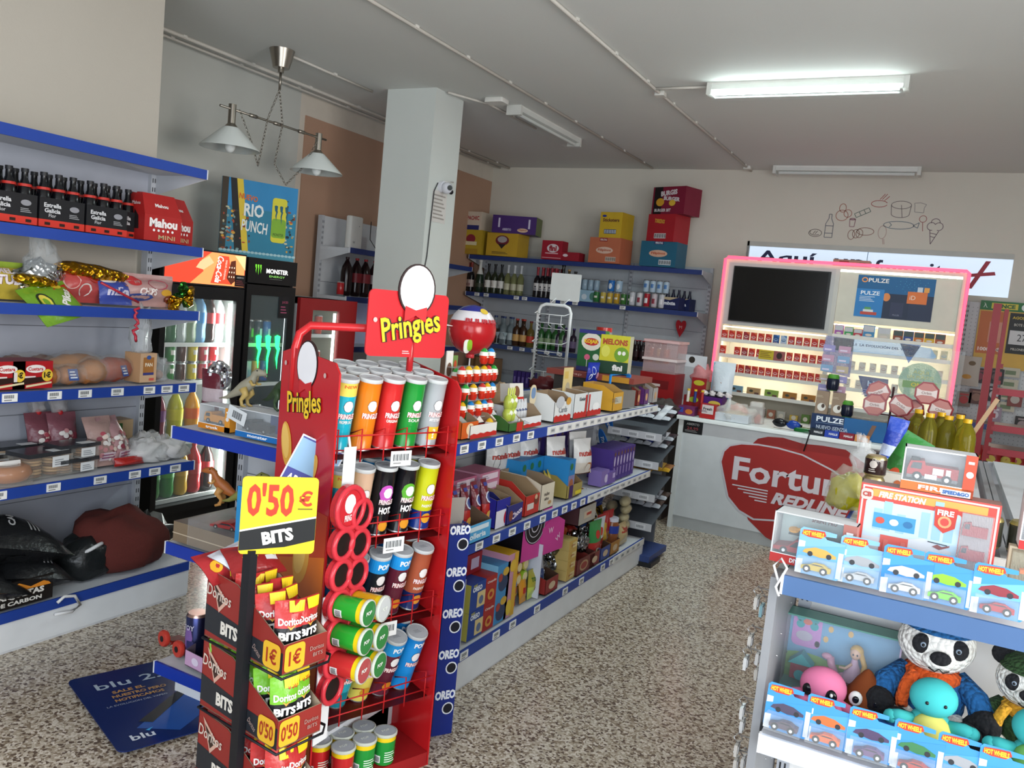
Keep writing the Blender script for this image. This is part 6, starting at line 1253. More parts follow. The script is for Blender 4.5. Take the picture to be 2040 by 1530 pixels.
ME = carton(.2, .12, .26, 'c8c42a', [('t', 'MELONS', 0, .215, .04, 'b04a2a', .17, .05), ('o', .05, .135, .05, .05, '6fa02a'), ('o', .035, .145, .012, .014, 'f0f0e8'), ('o', .065, .145, .012, .014, 'f0f0e8'), ('r', .0, 0, .2, .085, '173f2a'), ('t', 'fini', .03, .045, .04, 'e6e8e6', .07, .05), ('o', -.06, .15, .03, .04, 'd8d85a')], side='bcb9a0', top='a8a64a')
for nm, mo, px0, lab in (('k', KO, 1177, 'green lollipop box with round red logo on the gondola top'), ('m', ME, 1222, 'yellow and green melon gum box on the gondola top')):
    q = at(px0, 735, y=5.05); thing('sweets_carton', 'sweets', lab, mo, (q.x, 5.05+(.02 if nm == 'm' else 0), 1.262), .15, sc=.96)
st_ = B(); st_.box(-.3, .22, -.14, .16, .0, .13, '3f3a38'); st_.box(-.34, .26, -.18, .18, .13, .165, '8a4038'); st_.flat((0, -.18, .13), (1, 0, 0), (0, 0, 1)); st_.text('Strap', -.15, .018, .02, 'd8b0a8', w=.12); st_.rect(.05, .0, .18, .035, 'c08a2c')
q = at(1200, 750, y=5.05); thing('sweets_stand', 'display', 'red topped low stand under the lollipop and melon boxes', st_, (q.x+.02, 5.05, 1.095))
cg('paper_bag', 'sweets', 'open kraft paper bag of chocolate biscuits on the gondola top', blob(41, .09, .07, .07, 'a88a68', amp=.15), 1115, 790, ZK+.04, .36)
# wire rack with blank sign
def wirerack():
    parts = []; W = .24; WC = 'd6d9da:g'
    f = B(); f.tube([(-W/2, 0, 0), (-W/2, 0, .62), (-W/2+.015, 0, .655), (-W/2+.05, 0, .67), (W/2-.05, 0, .67), (W/2-.015, 0, .655), (W/2, 0, .62), (W/2, 0, 0)], .012, WC, 8); parts.append(('tube_frame', f))
    for k, z in enumerate((.5, .3, .1)):
        w = B()
        for a in (-.09, 0, .09): w.tube([(a, 0, z), (a, -.11, z+.03), (a, -.11, z+.1)], .003, WC, 5)
        w.tube([(-.11, -.11, z+.1), (.11, -.11, z+.1)], .003, WC, 5); w.tube([(-.11, -.11, z+.04), (.11, -.11, z+.04)], .003, WC, 5); w.tube([(-W/2, 0, z+.12), (-.11, -.11, z+.1)], .003, WC, 5); w.tube([(W/2, 0, z+.12), (.11, -.11, z+.1)], .003, WC, 5); w.tube([(-W/2, 0, z), (W/2, 0, z)], .003, WC, 5)
        parts.append(('wire_basket', w))
    tz = B(); z = .03
    while z < .58: tz.box(-W/2+.01, -W/2+.02, -.012, .0, z, z+.012, '3a3c40'); z += .026
    parts.append(('slotted_strip', tz)); sg = B(); sg.tube([(-.05, 0, .67), (-.0, .0, .72)], .004, WC, 5); sg.tube([(.05, 0, .67), (.1, 0, .72)], .004, WC, 5)
    parts.append(('sign_bracket', sg)); c = B(); c.ext(rrect(.06, .8, .22, .19, .006), (0, 0, 0), (1, 0, 0), (0, 0, 1), .003, 'c9cdcb'); parts.append(('blank_card', c)); return parts
q = at(1095, 700, y=5.32); thing('wire_rack', 'rack', 'white wire rack with blank white card on top, behind the gondola', wirerack(), (q.x, 5.34, 1.0), .1)
b = B(); b.box(-.15, .15, -.15, .15, 0, 1.0, '6e6a68'); thing('rack_pedestal', 'stand', 'grey pedestal carrying the white wire rack behind the gondola', b, (q.x, 5.46, 0))
thing('candy_pack', 'sweets', 'white and red sweets pack hanging in the middle of the wire rack', pouch(.13, .13, .03, [(1, 'a8a8a8')], [('o', 0, .1, .03, .015, 'b04a3c'), ('l', -.04, .03, .08, .05, 4, '5a5a60')], 8), (q.x+.05, 5.25, 1.06), .1)
thing('candy_pack', 'sweets', 'dark red bag lying at the wire rack foot', blob(43, .1, .06, .05, '5a1c20:x'), (q.x+.07, 5.13, 1.09), .1)
# red ball balloon
bl = B(); bl.ball(0, 0, 0, .115, .1, .115, 'b01f24:g', 24, cfn=lambda t: 'b01f24:g' if t < .62 else ('d9d6da:g' if t < .78 else '2a2f86:g'))
bl.fr = lambda u, v, d=0: Vector((.118*sin(u/.115)*cos(v/.115), -.104*cos(u/.115)*cos(v/.115), .118*sin(v/.115))); bl.cy = True
bl.text('BUURREE', .0, .045, .02, 'b02a34', w=.2, d=.0, bold=.04); bl.disc(.02, .1, .035, .018, 'd8b82a', 0)
bs_ = B(); bs_.tube([(0, 0, -.11), (0, .0, -.13)], .02, 'c43a40:g', 8); bs_.tube([(-.1, 0, .01), (-.16, -.02, .015)], .003, 'e4dcdc:g', 5); bs_.tube([(0, 0, -.13), (0, 0, -.4)], .004, 'dcdcdc', 5)
q = at(941, 657, x=-1.95); thing('foil_balloon', 'balloon', 'red white and blue foil ball balloon on a stick above the surprise eggs', [('balloon', bl), ('stick', bs_)], (q.x, q.y, q.z), LR-.45)
# ---------- middle shelf ----------
ZM = .645
for r_, c in enumerate(('5a3224', '6a3c28', '54301f')):
    cg('biscuit_pack', 'biscuits', f'brown chocolate chip biscuit pack at the back, {nth(r_, 3)} of three', pouch(.2, .13, .06, [(1, c)], [('o', -.04, .06, .03, .03, '8a5a3a'), ('o', .05, .07, .025, .02, '3a2018'), ('o', .0, .03, .02, .01, 'b08a5a'), ('r', .08, .03, .02, .06, '2a7ac0')], 11+r_), 935+46*r_, 985-18*r_, ZM+.02, .33)
PR = pouch(.05, .22, .05, [(.35, 'a02020'), (.5, 'a82822'), (1, '6a1c28')], [('o', 0, .14, .016, .026, 'c8ccd8'), ('o', 0, .14, .012, .02, '2a3a7a'), ('o', 0, .06, .017, .02, 'd8a24a'), ('r', 0, .19, .03, .015, '3a3f8a')], 5, .012)
PR = prep(PR)
for i in range(5): cg('biscuit_roll', 'biscuits', f'tall red biscuit packet, {nth(i, 5)} of the five at the near end', PR, 0, 0, ZM, .08, 0, -.12, yy=gy(912, 1085)+.0+.085*i-.02, sc=1)
for k, (px, z, c) in enumerate(((985, .19, 'a85a78'), (1030, .19, 'b06a84'), (985, .145, 'b87a92'), (1030, .145, 'b87a92'))):
    cg('wafer_carton', 'biscuits', f'{["upper left", "upper right", "lower left", "lower right"][k]} of four pink wafer cartons lying on the middle shelf', carton(.19, .14, .045, c, [('r', 0, .008, .15, .028, 'd6c4d0'), ('l', -.06, .012, .1, .018, 2, '8a8298')], side='c890a8'), px, 985, ZM+z-.02, .24)
cg('carton_pack', 'biscuits', 'dark red carton behind the tall biscuit packets', carton(.24, .1, .2, '7c1c24', [('r', -.1, .0, .02, .19, 'b8b8bc'), ('r', .05, .13, .06, .05, '2a7ac0'), ('r', .1, .1, .03, .09, 'd09a2a')]), 950, 1050, ZM, .23)
cg('milk_carton', 'snacks', 'blue and white carton with red drop at the shelf front', tray(.13, .2, .13, .15, '23268a', [('r', 0, 0, .13, .08, 'd9d6dc'), ('o', .03, .04, .02, .03, 'b8242a')], '8f7a60'), 1003, 1050, ZM, .13)
cg('snack_tray', 'snacks', 'blue tray with swirling chocolate lettering, almost empty', tray(.15, .24, .09, .145, '262a6e', [('t', 'Choco', .02, .045, .03, 'd8ccd8', .1, .04, .3), ('o', -.04, .04, .02, .025, '7a3a2a')], '937c60'), 1024, 1040, ZM, .14)
cg('snack_tray', 'snacks', 'red tray with chocolate picture, open and empty', tray(.15, .24, .1, .165, 'b03026', [('r', -.02, .03, .07, .03, 'c8c0b8'), ('o', .04, .07, .025, .025, '6a3424'), ('o', .035, .085, .015, .012, 'c9a888')], '967e60'), 1062, 1025, ZM, .15)
cg('snack_tray', 'snacks', 'cream cut edge tray beside the red tray', tray(.15, .24, .13, .165, 'cfc6b2', [('t', 'nube', -.01, .08, .02, '4a4238', .06, .02), ('t', 'alta', -.01, .055, .016, '4a4238', .05, .02), ('o', .03, .03, .02, .01, 'b08a5a')], '8f7a62'), 1092, 1010, ZM, .15)
DG = prep(carton(.085, .16, .19, '1f78b4', [('r', 0, .0, .085, .1, '7a7aa0'), ('o', .0, .04, .03, .04, '9a5a3a'), ('o', -.01, .15, .02, .02, '2a6a3a')], top='1f78b4', side='2a84c2'))
for i in range(4): cg('biscuit_carton', 'biscuits', f'bright blue biscuit carton, {nth(i, 4)} of the block on the middle shelf', DG, 0, 0, ZM+.03, .27 if i < 3 else .12, yy=gy(1085, 1000)+.088*i+.1, sc=.95)
cg('snack_tray', 'snacks', 'yellow and purple tray of chocolate sticks', tray(.2, .2, .07, .12, '9a8a4a', [('r', -.05, 0, .05, .07, '3a1c5a'), ('r', .05, .01, .08, .02, 'd8c42a')], '8a6c48'), 1150, 990, ZM, .14)
for i in range(6): cg('chocolate_stick', 'chocolate', 'gold and purple chocolate stick in the yellow and purple tray', pouch(.03, .13, .025, [(.5, '3f1f5c'), (1, 'b8a23a')], (), i, .01), 0, 0, ZM+.02, .12, .2, -.4, 0, 'gold and purple sticks in the tray', yy=gy(1140, 990)+.03*i-.05)
NB = prep(pouch(.16, .2, .08, [(.3, 'c9c2b8'), (1, 'd3d3d1')], [('t', 'nutella', .0, .12, .034, 'a83a30', .12, .04), ('o', .03, .035, .035, .03, 'a8683a'), ('r', 0, .0, .14, .012, '4a2a1e')], 2, .012))
NB2 = prep(pouch(.16, .2, .08, [(1, 'c4c6c6')], [('t', 'nutella', .0, .1, .03, 'a83a30', .12, .04), ('o', -.03, .06, .02, .05, '2a3a4a')], 3, .012))
for i, (px, dx, z, m) in enumerate(((1085, .34, .12, 1), (1105, .33, .12, 1), (1128, .3, .12, 1), (1150, .2, .1, 0), (1178, .13, .08, 0), (1108, .36, .14, 1), (1190, .2, .1, 0))):
    cg('biscuit_bag', 'biscuits', ['white filled biscuit bag, leftmost in the back row', 'white filled biscuit bag, second in the back row', 'white filled biscuit bag above the blue cartons', 'white filled biscuit bag, second from the shelf front', 'white biscuit bag standing frontmost with biscuit picture', 'pale biscuit bag deepest in the back row', 'white biscuit bag behind the frontmost pair'][i], (NB, NB2)[m], px, 985, ZM+z+.01, dx-.04, -.25, -.1)
for i in range(5): cg('sweets_pack', 'sweets', 'dark navy and white twisted pack lying behind the white bags', blob(60+i, .06, .03, .04, '1c1c40:x' if i % 2 else 'c8c8d4:x', amp=.3), 0, 0, ZM+.17, .33, yy=gy(1150, 930)+.1*i, group='twisted navy and white packs behind the biscuit bags')
MB = prep(carton(.05, .16, .19, '43307c', [('o', 0, .12, .012, .03, 'b8aed0'), ('r', 0, .03, .02, .05, '8a7ab0'), ('o', 0, .165, .012, .012, '6a4a3a')], side='4a3684', top='54408c'))
for i in range(7): cg('chocolate_carton', 'chocolate', f'purple chocolate carton, {nth(i, 7)} in the upright row on the middle shelf', MB, 0, 0, ZM, .12, yy=gy(1222, 970)+.055*i+.03)
for i in range(5): cg('chocolate_carton', 'chocolate', 'tall purple chocolate carton standing at the back of the middle shelf', MB, 0, 0, ZM+.1, .36, yy=gy(1150, 960)+.1*i, group='tall purple cartons at the back of the middle shelf', sc=1.15)
cg('chocolate_pack', 'chocolate', 'violet and pink chocolate pack in front of the purple row', carton(.12, .07, .07, '6a559c', [('r', .03, .03, .04, .03, 'b0a4d0')]), 1215, 1000, ZM, .06)
cg('chocolate_pack', 'chocolate', 'pale violet pack between white bag and purple cartons', carton(.12, .08, .09, '7a68a8', [('o', .02, .04, .03, .025, 'c4bad8')]), 1205, 985, ZM, .07)
cg('snack_tray', 'snacks', 'blue and white tray with brown goods at the near end of the middle shelf', tray(.24, .26, .08, .12, '4a9ac8', [('r', .0, .05, .2, .02, 'c8d8e0'), ('t', 'bolleria', .0, .03, .025, 'd8e4ea', .16, .03)], '6a5848', side='2f8cc4'), 925, 1085, ZM, .12, yy=gy(935, 1078))
cg('snack_bag', 'snacks', 'small yellow and brown bag near the red stand panel on the middle shelf', blob(71, .05, .04, .045, 'a89a4a:x'), 905, 1050, ZM+.07, .06)
# ---------- bottom shelf ----------
ZB = .183
OB = prep(carton(.13, .18, .125, '1d3f8c', [('r', .03, .01, .07, .07, 'd0bc84'), ('o', .03, .04, .02, .02, '5a6a8a'), ('t', 'OREO', -.01, .1, .024, 'dfe4ec', .08, .05), ('t', 'mini', -.03, .118, .012, 'c8c04a', .03)], side='a8a04a'))
for i, (n_, z) in enumerate((('lower', 0), ('upper', .126))): cg('biscuit_carton', 'biscuits', f'{n_} blue mini biscuit carton at the near end of the bottom shelf', OB, 945, 1260, ZB+z, .11)
for i, (n_, z) in enumerate((('lower', 0), ('upper', .126))): cg('biscuit_carton', 'biscuits', f'{n_} red biscuit ring carton beside the blue mini cartons', carton(.1, .18, .125, 'a02420', [('t', 'Chiquilin', 0, .1, .014, 'e0d0c8', .08, .03), ('o', .0, .04, .03, .025, 'c88a3a'), ('o', .0, .04, .015, .012, 'a02420')]), 972, 1240, ZB+z, .11)
for i, (n_, z) in enumerate((('lower', 0), ('upper', .14))): cg('biscuit_carton', 'biscuits', f'{n_} sky blue and blue animal biscuit carton on the bottom shelf', carton(.12, .18, .14, '3f86b8', [('o', 0, .05, .045, .04, '2a3a5a'), ('o', .02, .1, .03, .02, 'c8a03a'), ('o', -.03, .08, .02, .02, 'a03a30')], side='7ab8d8'), 996, 1222, ZB+z, .11)
cg('biscuit_carton', 'biscuits', 'tall yellow and pink biscuit carton on the bottom shelf', carton(.1, .18, .31, 'c08aa0', [('r', .03, 0, .04, .31, 'd0a02a'), ('o', 0, .25, .03, .03, 'd8b03a'), ('o', -.01, .05, .025, .04, 'd8b83a')], top='d0a02a'), 1014, 1208, ZB, .11)
cg('biscuit_carton', 'biscuits', 'long dark red carton lying on the red ring cartons', carton(.24, .2, .09, '8c1c26', [('r', .06, .02, .07, .05, 'b8a8c0'), ('l', -.1, .02, .1, .05, 3, 'b07a80')]), 955, 1225, ZB+.253, .2)
cg('biscuit_carton', 'biscuits', 'second dark red carton behind the lying one', carton(.2, .16, .07, '7c1822', [('l', -.05, .02, .1, .03, 2, 'b07a80')]), 925, 1240, ZB+.253, .34)
cg('divider_card', 'card', 'white card divider at the near end of the bottom shelf', B().box(-.003, .003, -.2, .2, 0, .3, 'aab0bc'), 912, 1290, ZB, .21)
cg('divider_card', 'card', 'pale blue white card panel between round packs and silver bags', B().box(-.003, .003, -.2, .18, 0, .28, 'c6cad6'), 1072, 1185, ZB, .22)
RO = [('a82a20', 'red'), ('c8882a', 'orange'), ('8ab02a', 'lime'), ('b03a24', 'brick red'), ('7a3a3a', 'maroon'), ('b8b04a', 'olive')]
for i, (c, n_) in enumerate(RO):
    q = B(); q.T = Matrix.Translation((0, -.08, .032)) @ Matrix.Rotation(-pi/2, 4, 'X'); q.cyl(.03, 0, .17, c+':g', 14); q.cyl(.022, -.002, .0, 'd8c898', 12)
    cg('biscuit_roll', 'biscuits', f'{n_} round biscuit roll lying end on in the bottom shelf heap', q, 0, 0, ZB+.1+.062*(i//3), .14, yy=gy(1045, 1150)+.068*(i % 3)-.05)
cg('biscuit_bag', 'biscuits', 'red packet standing in front of the round rolls', pouch(.08, .18, .04, [(1, 'a82a22')], [('o', 0, .12, .02, .015, '3a7ac0'), ('t', 'Maria', 0, .07, .016, 'e0c83a', .05, .04)], 4), 1036, 1195, ZB, .06, 0, -.1)
cg('biscuit_bag', 'biscuits', 'yellow and red packet beside the red standing packet', pouch(.07, .17, .04, [(1, 'c88a2a')], [('r', 0, .05, .04, .03, 'b02a24')], 6), 1055, 1185, ZB, .06, 0, -.1)
cg('biscuit_bag', 'biscuits', 'lime and red packet with bold letters at the shelf front', pouch(.1, .15, .04, [(.4, 'b8c85a'), (1, 'a8a03a')], [('t', 'TOKE', 0, .1, .022, '3a6a2a', .07, .05), ('r', .02, .04, .05, .02, 'a83a2a')], 8), 1072, 1175, ZB, .05, 0, -.1)
for i in range(6): cg('biscuit_bag', 'biscuits', 'crumpled silver foil snack bag on the bottom shelf', blob(80+i, .05, .045, .07, 'b9bcc0:f' if i % 2 else '8a8c90:f', amp=.3), 0, 0, ZB+.04+.09*(i//3), .13+.1*(i % 2), yy=gy(1120, 1120)+.07*(i % 3)-.05, group='silver foil bags on the bottom shelf')
for i in range(4): cg('snack_bag', 'snacks', 'silver and blue bag standing just right of the white panel', pouch(.07, .2, .04, [(1, '9a9ca4')], [('o', 0, .1, .02, .03, '3a4a7a'), ('o', .01, .05, .015, .02, '4a3428')], i), 0, 0, ZB, .06+.05*i, -.2, -.08, yy=gy(1088, 1170)+.01*i, group='silver blue bags behind the white panel')
YB = prep(carton(.11, .3, .055, 'c9a452', [('r', .02, .01, .06, .03, 'd8c48a'), ('t', 'galleta', 0, .025, .012, 'a84a2a', .05)], side='c2a866', top='c9b270'))
for i in range(4): cg('biscuit_carton', 'biscuits', f'cream yellow lying carton, {["lowest", "second lowest", "third", "topmost"][i]} of the stack of four', YB, 1135, 1155, ZB+.056*i, .17)
cg('biscuit_carton', 'biscuits', 'cream yellow carton lying across the back of the bottom shelf', carton(.4, .1, .1, 'b59a64', [('o', -.1, .05, .03, .03, '6a7aa0'), ('o', .1, .05, .03, .03, '6a7aa0')]), 1060, 1110, ZB+.2, .36)
# pink and black ring box
pk_ = B(); pk_.box(-.16, .1, -.1, .1, 0, .26, '17141a', front='c23a8c'); pk_.flat((0, -.1, 0), (1, 0, 0), (0, 0, 1)); pk_.disc(-.055, .17, .095, .095, '17141a', .001, 30); pk_.ring(-.055, .17, .09, .09, .004, 'c8c4cc', .002, 30); pk_.ring(-.055, .17, .06, .06, .004, 'c8c4cc', .002, 30); pk_.ring(-.055, .17, .035, .035, .006, 'c8c4cc', .002, 30)
pk2 = B(); pk2.ext([(.02, 0), (.24, .0), (.24, .15), (.13, .2), (.02, .14)], (0, -.104, 0), (1, 0, 0), (0, 0, 1), .004, 'c23a8c'); pk2.flat((0, -.104, 0), (1, 0, 0), (0, 0, 1)); pk2.text('W', .1, .12, .03, 'e0b8d0', w=.05, d=.001, bold=.02); pk2.text('W', .18, .07, .03, 'e0b8d0', w=.05, d=.001, bold=.02, rot=.6)
cg('sweets_display', 'sweets', 'pink and black display box with concentric rings on the bottom shelf', [('box', pk_), ('front_flap', pk2)], 1085, 1060, .4, .14, -.1)
b = B(); b.box(-.2, .22, -.1, .16, 0, .2, 'a89058'); cg('biscuit_carton', 'biscuits', 'mustard carton supporting the pink ring box', b, 1100, 1090, ZB+.0, .32)
for i in range(8): cg('sweet', 'sweets', 'twisted orange and black wrapped sweet heaped by the pink flap', blob(90+i, .035, .025, .025, cyc(i, ['b8582a:x', '1c1a1c:x', 'd8a06a:f', 'c8c8cc:f']), amp=.3), 0, 0, .57+.025*(i//4), .1+.05*(i % 2), yy=gy(1165, 1040)+.06*(i % 4), group='orange and black sweets beside the pink ring box')
cg('snack_tray', 'snacks', 'white and brown carton tray holding wrapped sweets', tray(.24, .2, .1, .12, 'a9a49a', [('r', .0, .03, .1, .04, 'c8b8a0'), ('r', .02, .045, .07, .015, 'a83a2a')], '5a4438', side='4a2c30'), 1165, 1075, .47, .12)
b = B(); b.box(-.13, .13, -.09, .12, 0, .28, 'a8782c'); cg('biscuit_carton', 'biscuits', 'ochre carton under the sweets tray', b, 1175, 1095, ZB, .3)
cg('snack_tray', 'snacks', 'dark red tray at the shelf front under the silver bags', tray(.26, .16, .09, .1, '6c2a26', [('o', -.03, .045, .06, .03, 'b0906a'), ('o', -.03, .045, .045, .02, '8c2c28')], '4a2420'), 1163, 1130, ZB, .09)
for i, (px, c, c2) in enumerate(((1190, 'b0302c', '3a8a4a'), (1200, 'a82a28', 'c8d0d8'), (1212, '2a3aa0', 'b8302c'), (1224, 'b88a2a', 'a82420'))):
    cg('snack_bag', 'snacks', ['red and green candy tube packet on the bottom shelf', 'red and white candy packet next to the green one', 'blue and red jelly packet on the bottom shelf', 'yellow framed red snack packets on the bottom shelf'][i], pouch(.15, .25, .05, [(.5, c), (1, c2)], [('o', 0, .17, .025, .025, 'c8382c'), ('r', 0, .06, .04, .03, 'd8ccb0')], i), px, 1110, ZB+.0, .05+.015*i, -.1)
cg('snack_bag', 'snacks', 'royal blue zip bag on the bottom shelf back', pouch(.24, .2, .08, [(1, '1c3488')], [('r', .04, .03, .035, .12, '8ab8c8'), ('t', 'TOMA', .07, .06, .03, 'd0d8e8', .07, .04)], 9), 1240, 1010, .42, .2)
cg('snack_jar', 'spread', 'brown glass jar with blue label and red lid', [('jar', B().lathe([(.035, 0), (.037, .02), (.037, .13), (.03, .15)], '8a5230:g', 16)), ('label', B().lathe([(.038, .09), (.038, .13)], '2a3f9a', 16, cap=False)), ('lid', B().cyl(.032, .15, .17, 'd0d4e0', 16))], 1232, 1070, ZB, .07, sc=1.2)
for i in range(9): cg('bread_pack', 'bread', 'clear pack of cream biscuits stacked at the far end of the bottom shelf', [('biscuits', loaf(.16, .035, 'a89468' if i % 2 else 'b8a878', i)), ('clear_wrap', loaf(.17, .039, 'dedac8:t22', i))], 0, 0, ZB+.055*(i//2), .1+.1*(i % 2), .2, yy=gy(1262, 1060)+.03*((i//2) % 2), group='cream biscuit packs at the far end of the bottom shelf')
cg('biscuit_pack', 'biscuits', 'cream packet with red lettering in front of the biscuit packs', pouch(.16, .14, .05, [(1, 'b8a478')], [('t', 'Litos', 0, .1, .04, 'a83a2c', .11, .05)], 5), 1248, 1080, ZB, .05, 0, -.1)
# ================= far end gum rack =================
def gumrack():
    parts = []; G = 'c2c5c8'
    fr = B(); fr.box(-.01, .01, .1, .14, .04, 1.1, '22357c'); fr.box(.02, .3, .14, .16, .04, 1.0, '6a6d72'); parts.append(('frame', fr))
    ba = B(); ba.box(.0, .4, -.24, .14, .03, .07, '30447a'); ba.box(.2, .42, -.25, -.05, .0, .03, '1c1e22'); parts.append(('base', ba))
    for k, (z, pc, wd_, cc) in enumerate(((.97, '1c66b8', 'Trident', 'c8ccd2'), (.78, '1c66b8', 'Trident', 'd0d4dc'), (.56, 'd8a020', 'M&M', '8a7a50'), (.36, 'd8a020', 'mars', '8a8e98'))):
        s = B(); s.add([(0, .12, z), (.38, .12, z), (.38, -.2, z-.09), (0, -.2, z-.09)], [(3, 2, 1, 0), (0, 1, 2, 3)], '6f747c'); s.box(0, .38, -.206, -.2, z-.13, z-.08, 'c4c6ca'); s.flat((0, -.206, z-.13), (1, 0, 0), (0, 0, 1))
        for i in range(3): s.rect(.03+.12*i, .008, .07, .034, 'dadcde'); s.bars(.035+.12*i, .014, .05, .018, '6a6c70')
        e = B(); e.ext([(.036*cos(a)*1.0, .12*sin(a)) for a in [2*pi*i/24 for i in range(24)]], (-.01, -.22, z-.02), Vector((.95, -.3, 0)), Vector((-.2, -.35, .9)), .006, pc); e.flat((-.01, -.22, z-.02), Vector((.95, -.3, 0)), Vector((-.2, -.35, .9)), .001); e.text(wd_, 0, 0, .03, 'e8ecf2' if k < 2 else '1c1a18', w=.13, rot=-pi/2, bold=.04)
        parts.append(('tier_shelf', s)); parts.append(('brand_oval', e))
    return parts
q = at(1215, 900, y=5.4)
GR = Vector((-1.98, 5.47, 0)); thing('gum_rack', 'rack', 'slanted tier rack of chewing gum and bars at the far end of the gondola', gumrack(), GR, 0)
for k, (z, n_, cs, lab) in enumerate(((.97, 12, ['20222a', 'c8ccd2', '16161a'], 'black and silver gum packet on the top tier of the gum rack'), (.78, 12, ['1c2f7c', 'd0d4dc', '20222a'], 'blue and white gum packet on the second tier of the gum rack'), (.56, 10, ['c89a2a', 'a8842c', '8a5a2a'], 'yellow chocolate packet on the third tier of the gum rack'), (.36, 12, ['2a2420', '8a8e98', '3a2c22'], 'brown and silver bar on the lowest tier of the gum rack'))):
    ms = [prep(pouch(.06, .14, .03, [(.3, 'b8bcc4' if k != 2 else 'c89a2a'), (1, c)], (), j, .01)) for j, c in enumerate(cs)]
    for i in range(n_):
        thing('gum_packet', 'sweets', lab, ms[i % 3], mat=Matrix.Translation(GR+Vector((.045+.058*(i % 6), .1-.13*(i//6), z+.03-.036*(i//6)))) @ Matrix.Rotation(-1.3, 4, 'X'), group=lab.replace('packet', 'packets').replace(' bar ', ' bars '))
for i, c in enumerate(('8a8c90:f', 'c8582a:x', 'a9abb0:f', '9c2a24:x', 'b8bac0:f', '3a5a9c:x', 'c8a03a:x', 'b0b2b8:f')):
    cg('snack_bag', 'snacks', 'crumpled foil snack bag heaped on the bottom shelf between cartons', blob(130+i, .06, .05, .08, c, amp=.25), 0, 0, ZB+.095, .09+.08*(i % 2), yy=gy(1150, 1120)+.075*i, group='foil snack bags heaped on the bottom shelf')
for i, (px, c) in enumerate(((1100, '8c2a28'), (1180, '7a2c26'), (1200, '30488c'), (1218, 'a8742a'))):
    cg('snack_tray', 'snacks', ['dark red open tray left of the yellow stack, bottom shelf', 'maroon open tray under the foil bags', 'blue open tray at the bottom shelf front', 'ochre open tray before the brown jar'][i], tray(.15, .18, .08, .1, c, [('o', 0, .04, .04, .02, 'c8b090')], '4a3428'), px, 1125, ZB, .1)
for i in range(5): cg('cake_pack', 'pastry', 'pale wrapped cake on the near part of the middle shelf', blob(150+i, .05, .035, .035, 'b08a78:x', amp=.2), 0, 0, ZM+.09, .14, yy=gy(905, 1090)+.05*i-.06, group='pale wrapped cakes in the blue and white tray')
# ================= toys on the end display (fronts face -Y) =================
def dino(c, c2, s=1, arms=True):
    "upright two legged dinosaur, nose toward +X, one continuous skinned body"
    b = B()
    def limb(P): 
        n = 10; vs = []; m = len(P)
        for i, (x, y, z, r) in enumerate(P):
            d = Vector(P[min(i+1, m-1)][:3])-Vector(P[max(i-1, 0)][:3]); d.normalize(); a = d.cross(Vector((0, 1, 0))).normalized() if abs(d.y) < .9 else Vector((1, 0, 0)); u = a.cross(d).normalized()
            vs += [tuple(Vector((x, y, z))+a*r*cos(2*pi*k/n)+u*r*.8*sin(2*pi*k/n)) for k in range(n)]
        fs = [(i*n+k, i*n+(k+1) % n, (i+1)*n+(k+1) % n, (i+1)*n+k) for i in range(m-1) for k in range(n)]; return vs, fs
    def put_(P, c): vs, fs = limb(P); b.add(vs, fs+[tuple(range(len(vs)-10, len(vs))), tuple(range(9, -1, -1))], c, True)
    put_([(-.13, 0, .025, .002), (-.09, 0, .035, .009), (-.05, 0, .06, .018), (-.01, 0, .085, .03), (.02, 0, .11, .027), (.035, 0, .135, .017), (.04, 0, .15, .016), (.055, 0, .16, .018), (.08, 0, .158, .013), (.097, 0, .154, .006)], c)
    for y in (-.02, .02):
        put_([(.0, y, .085, .02), (.015, y*1.1, .06, .015), (-.005, y*1.1, .035, .009), (.0, y*1.1, .012, .008), (.022, y*1.1, .004, .006)], c2)
        if arms: put_([(.03, y*.8, .12, .008), (.045, y, .105, .006), (.06, y, .108, .004)], c2)
    h = B(); 
    for y in (-.013, .013): h.ball(.058, y, .168, .003, .003, .003, '111111')
    return prep([('body', b), ('eyes', h)])
ZE = 1.085
thing('toy_dinosaur', 'toy', 'yellow and grey toy dinosaur standing on the truck box of the end display', dino('8f8a78', 'b59a5a'), (-2.25, 2.22, ZE+.092), .2, sc=.85)
thing('toy_dinosaur', 'toy', 'dark green toy dinosaur beside the red stand panel', dino('2c3f28', '33482c'), (-2.1, 2.24, ZE+.102), -.2, sc=.85)
thing('toy_dinosaur', 'toy', 'orange toy dinosaur on the middle tier of the end display', dino('a8602c', 'c08a4a'), (-2.42, 2.3, .76), pi+.5, sc=.85)
thing('toy_dinosaur', 'toy', 'yellow green toy dinosaur on the middle tier of the end display', dino('8a8a4a', 'b0a05a'), (-2.3, 2.32, .76), .3, sc=.9)
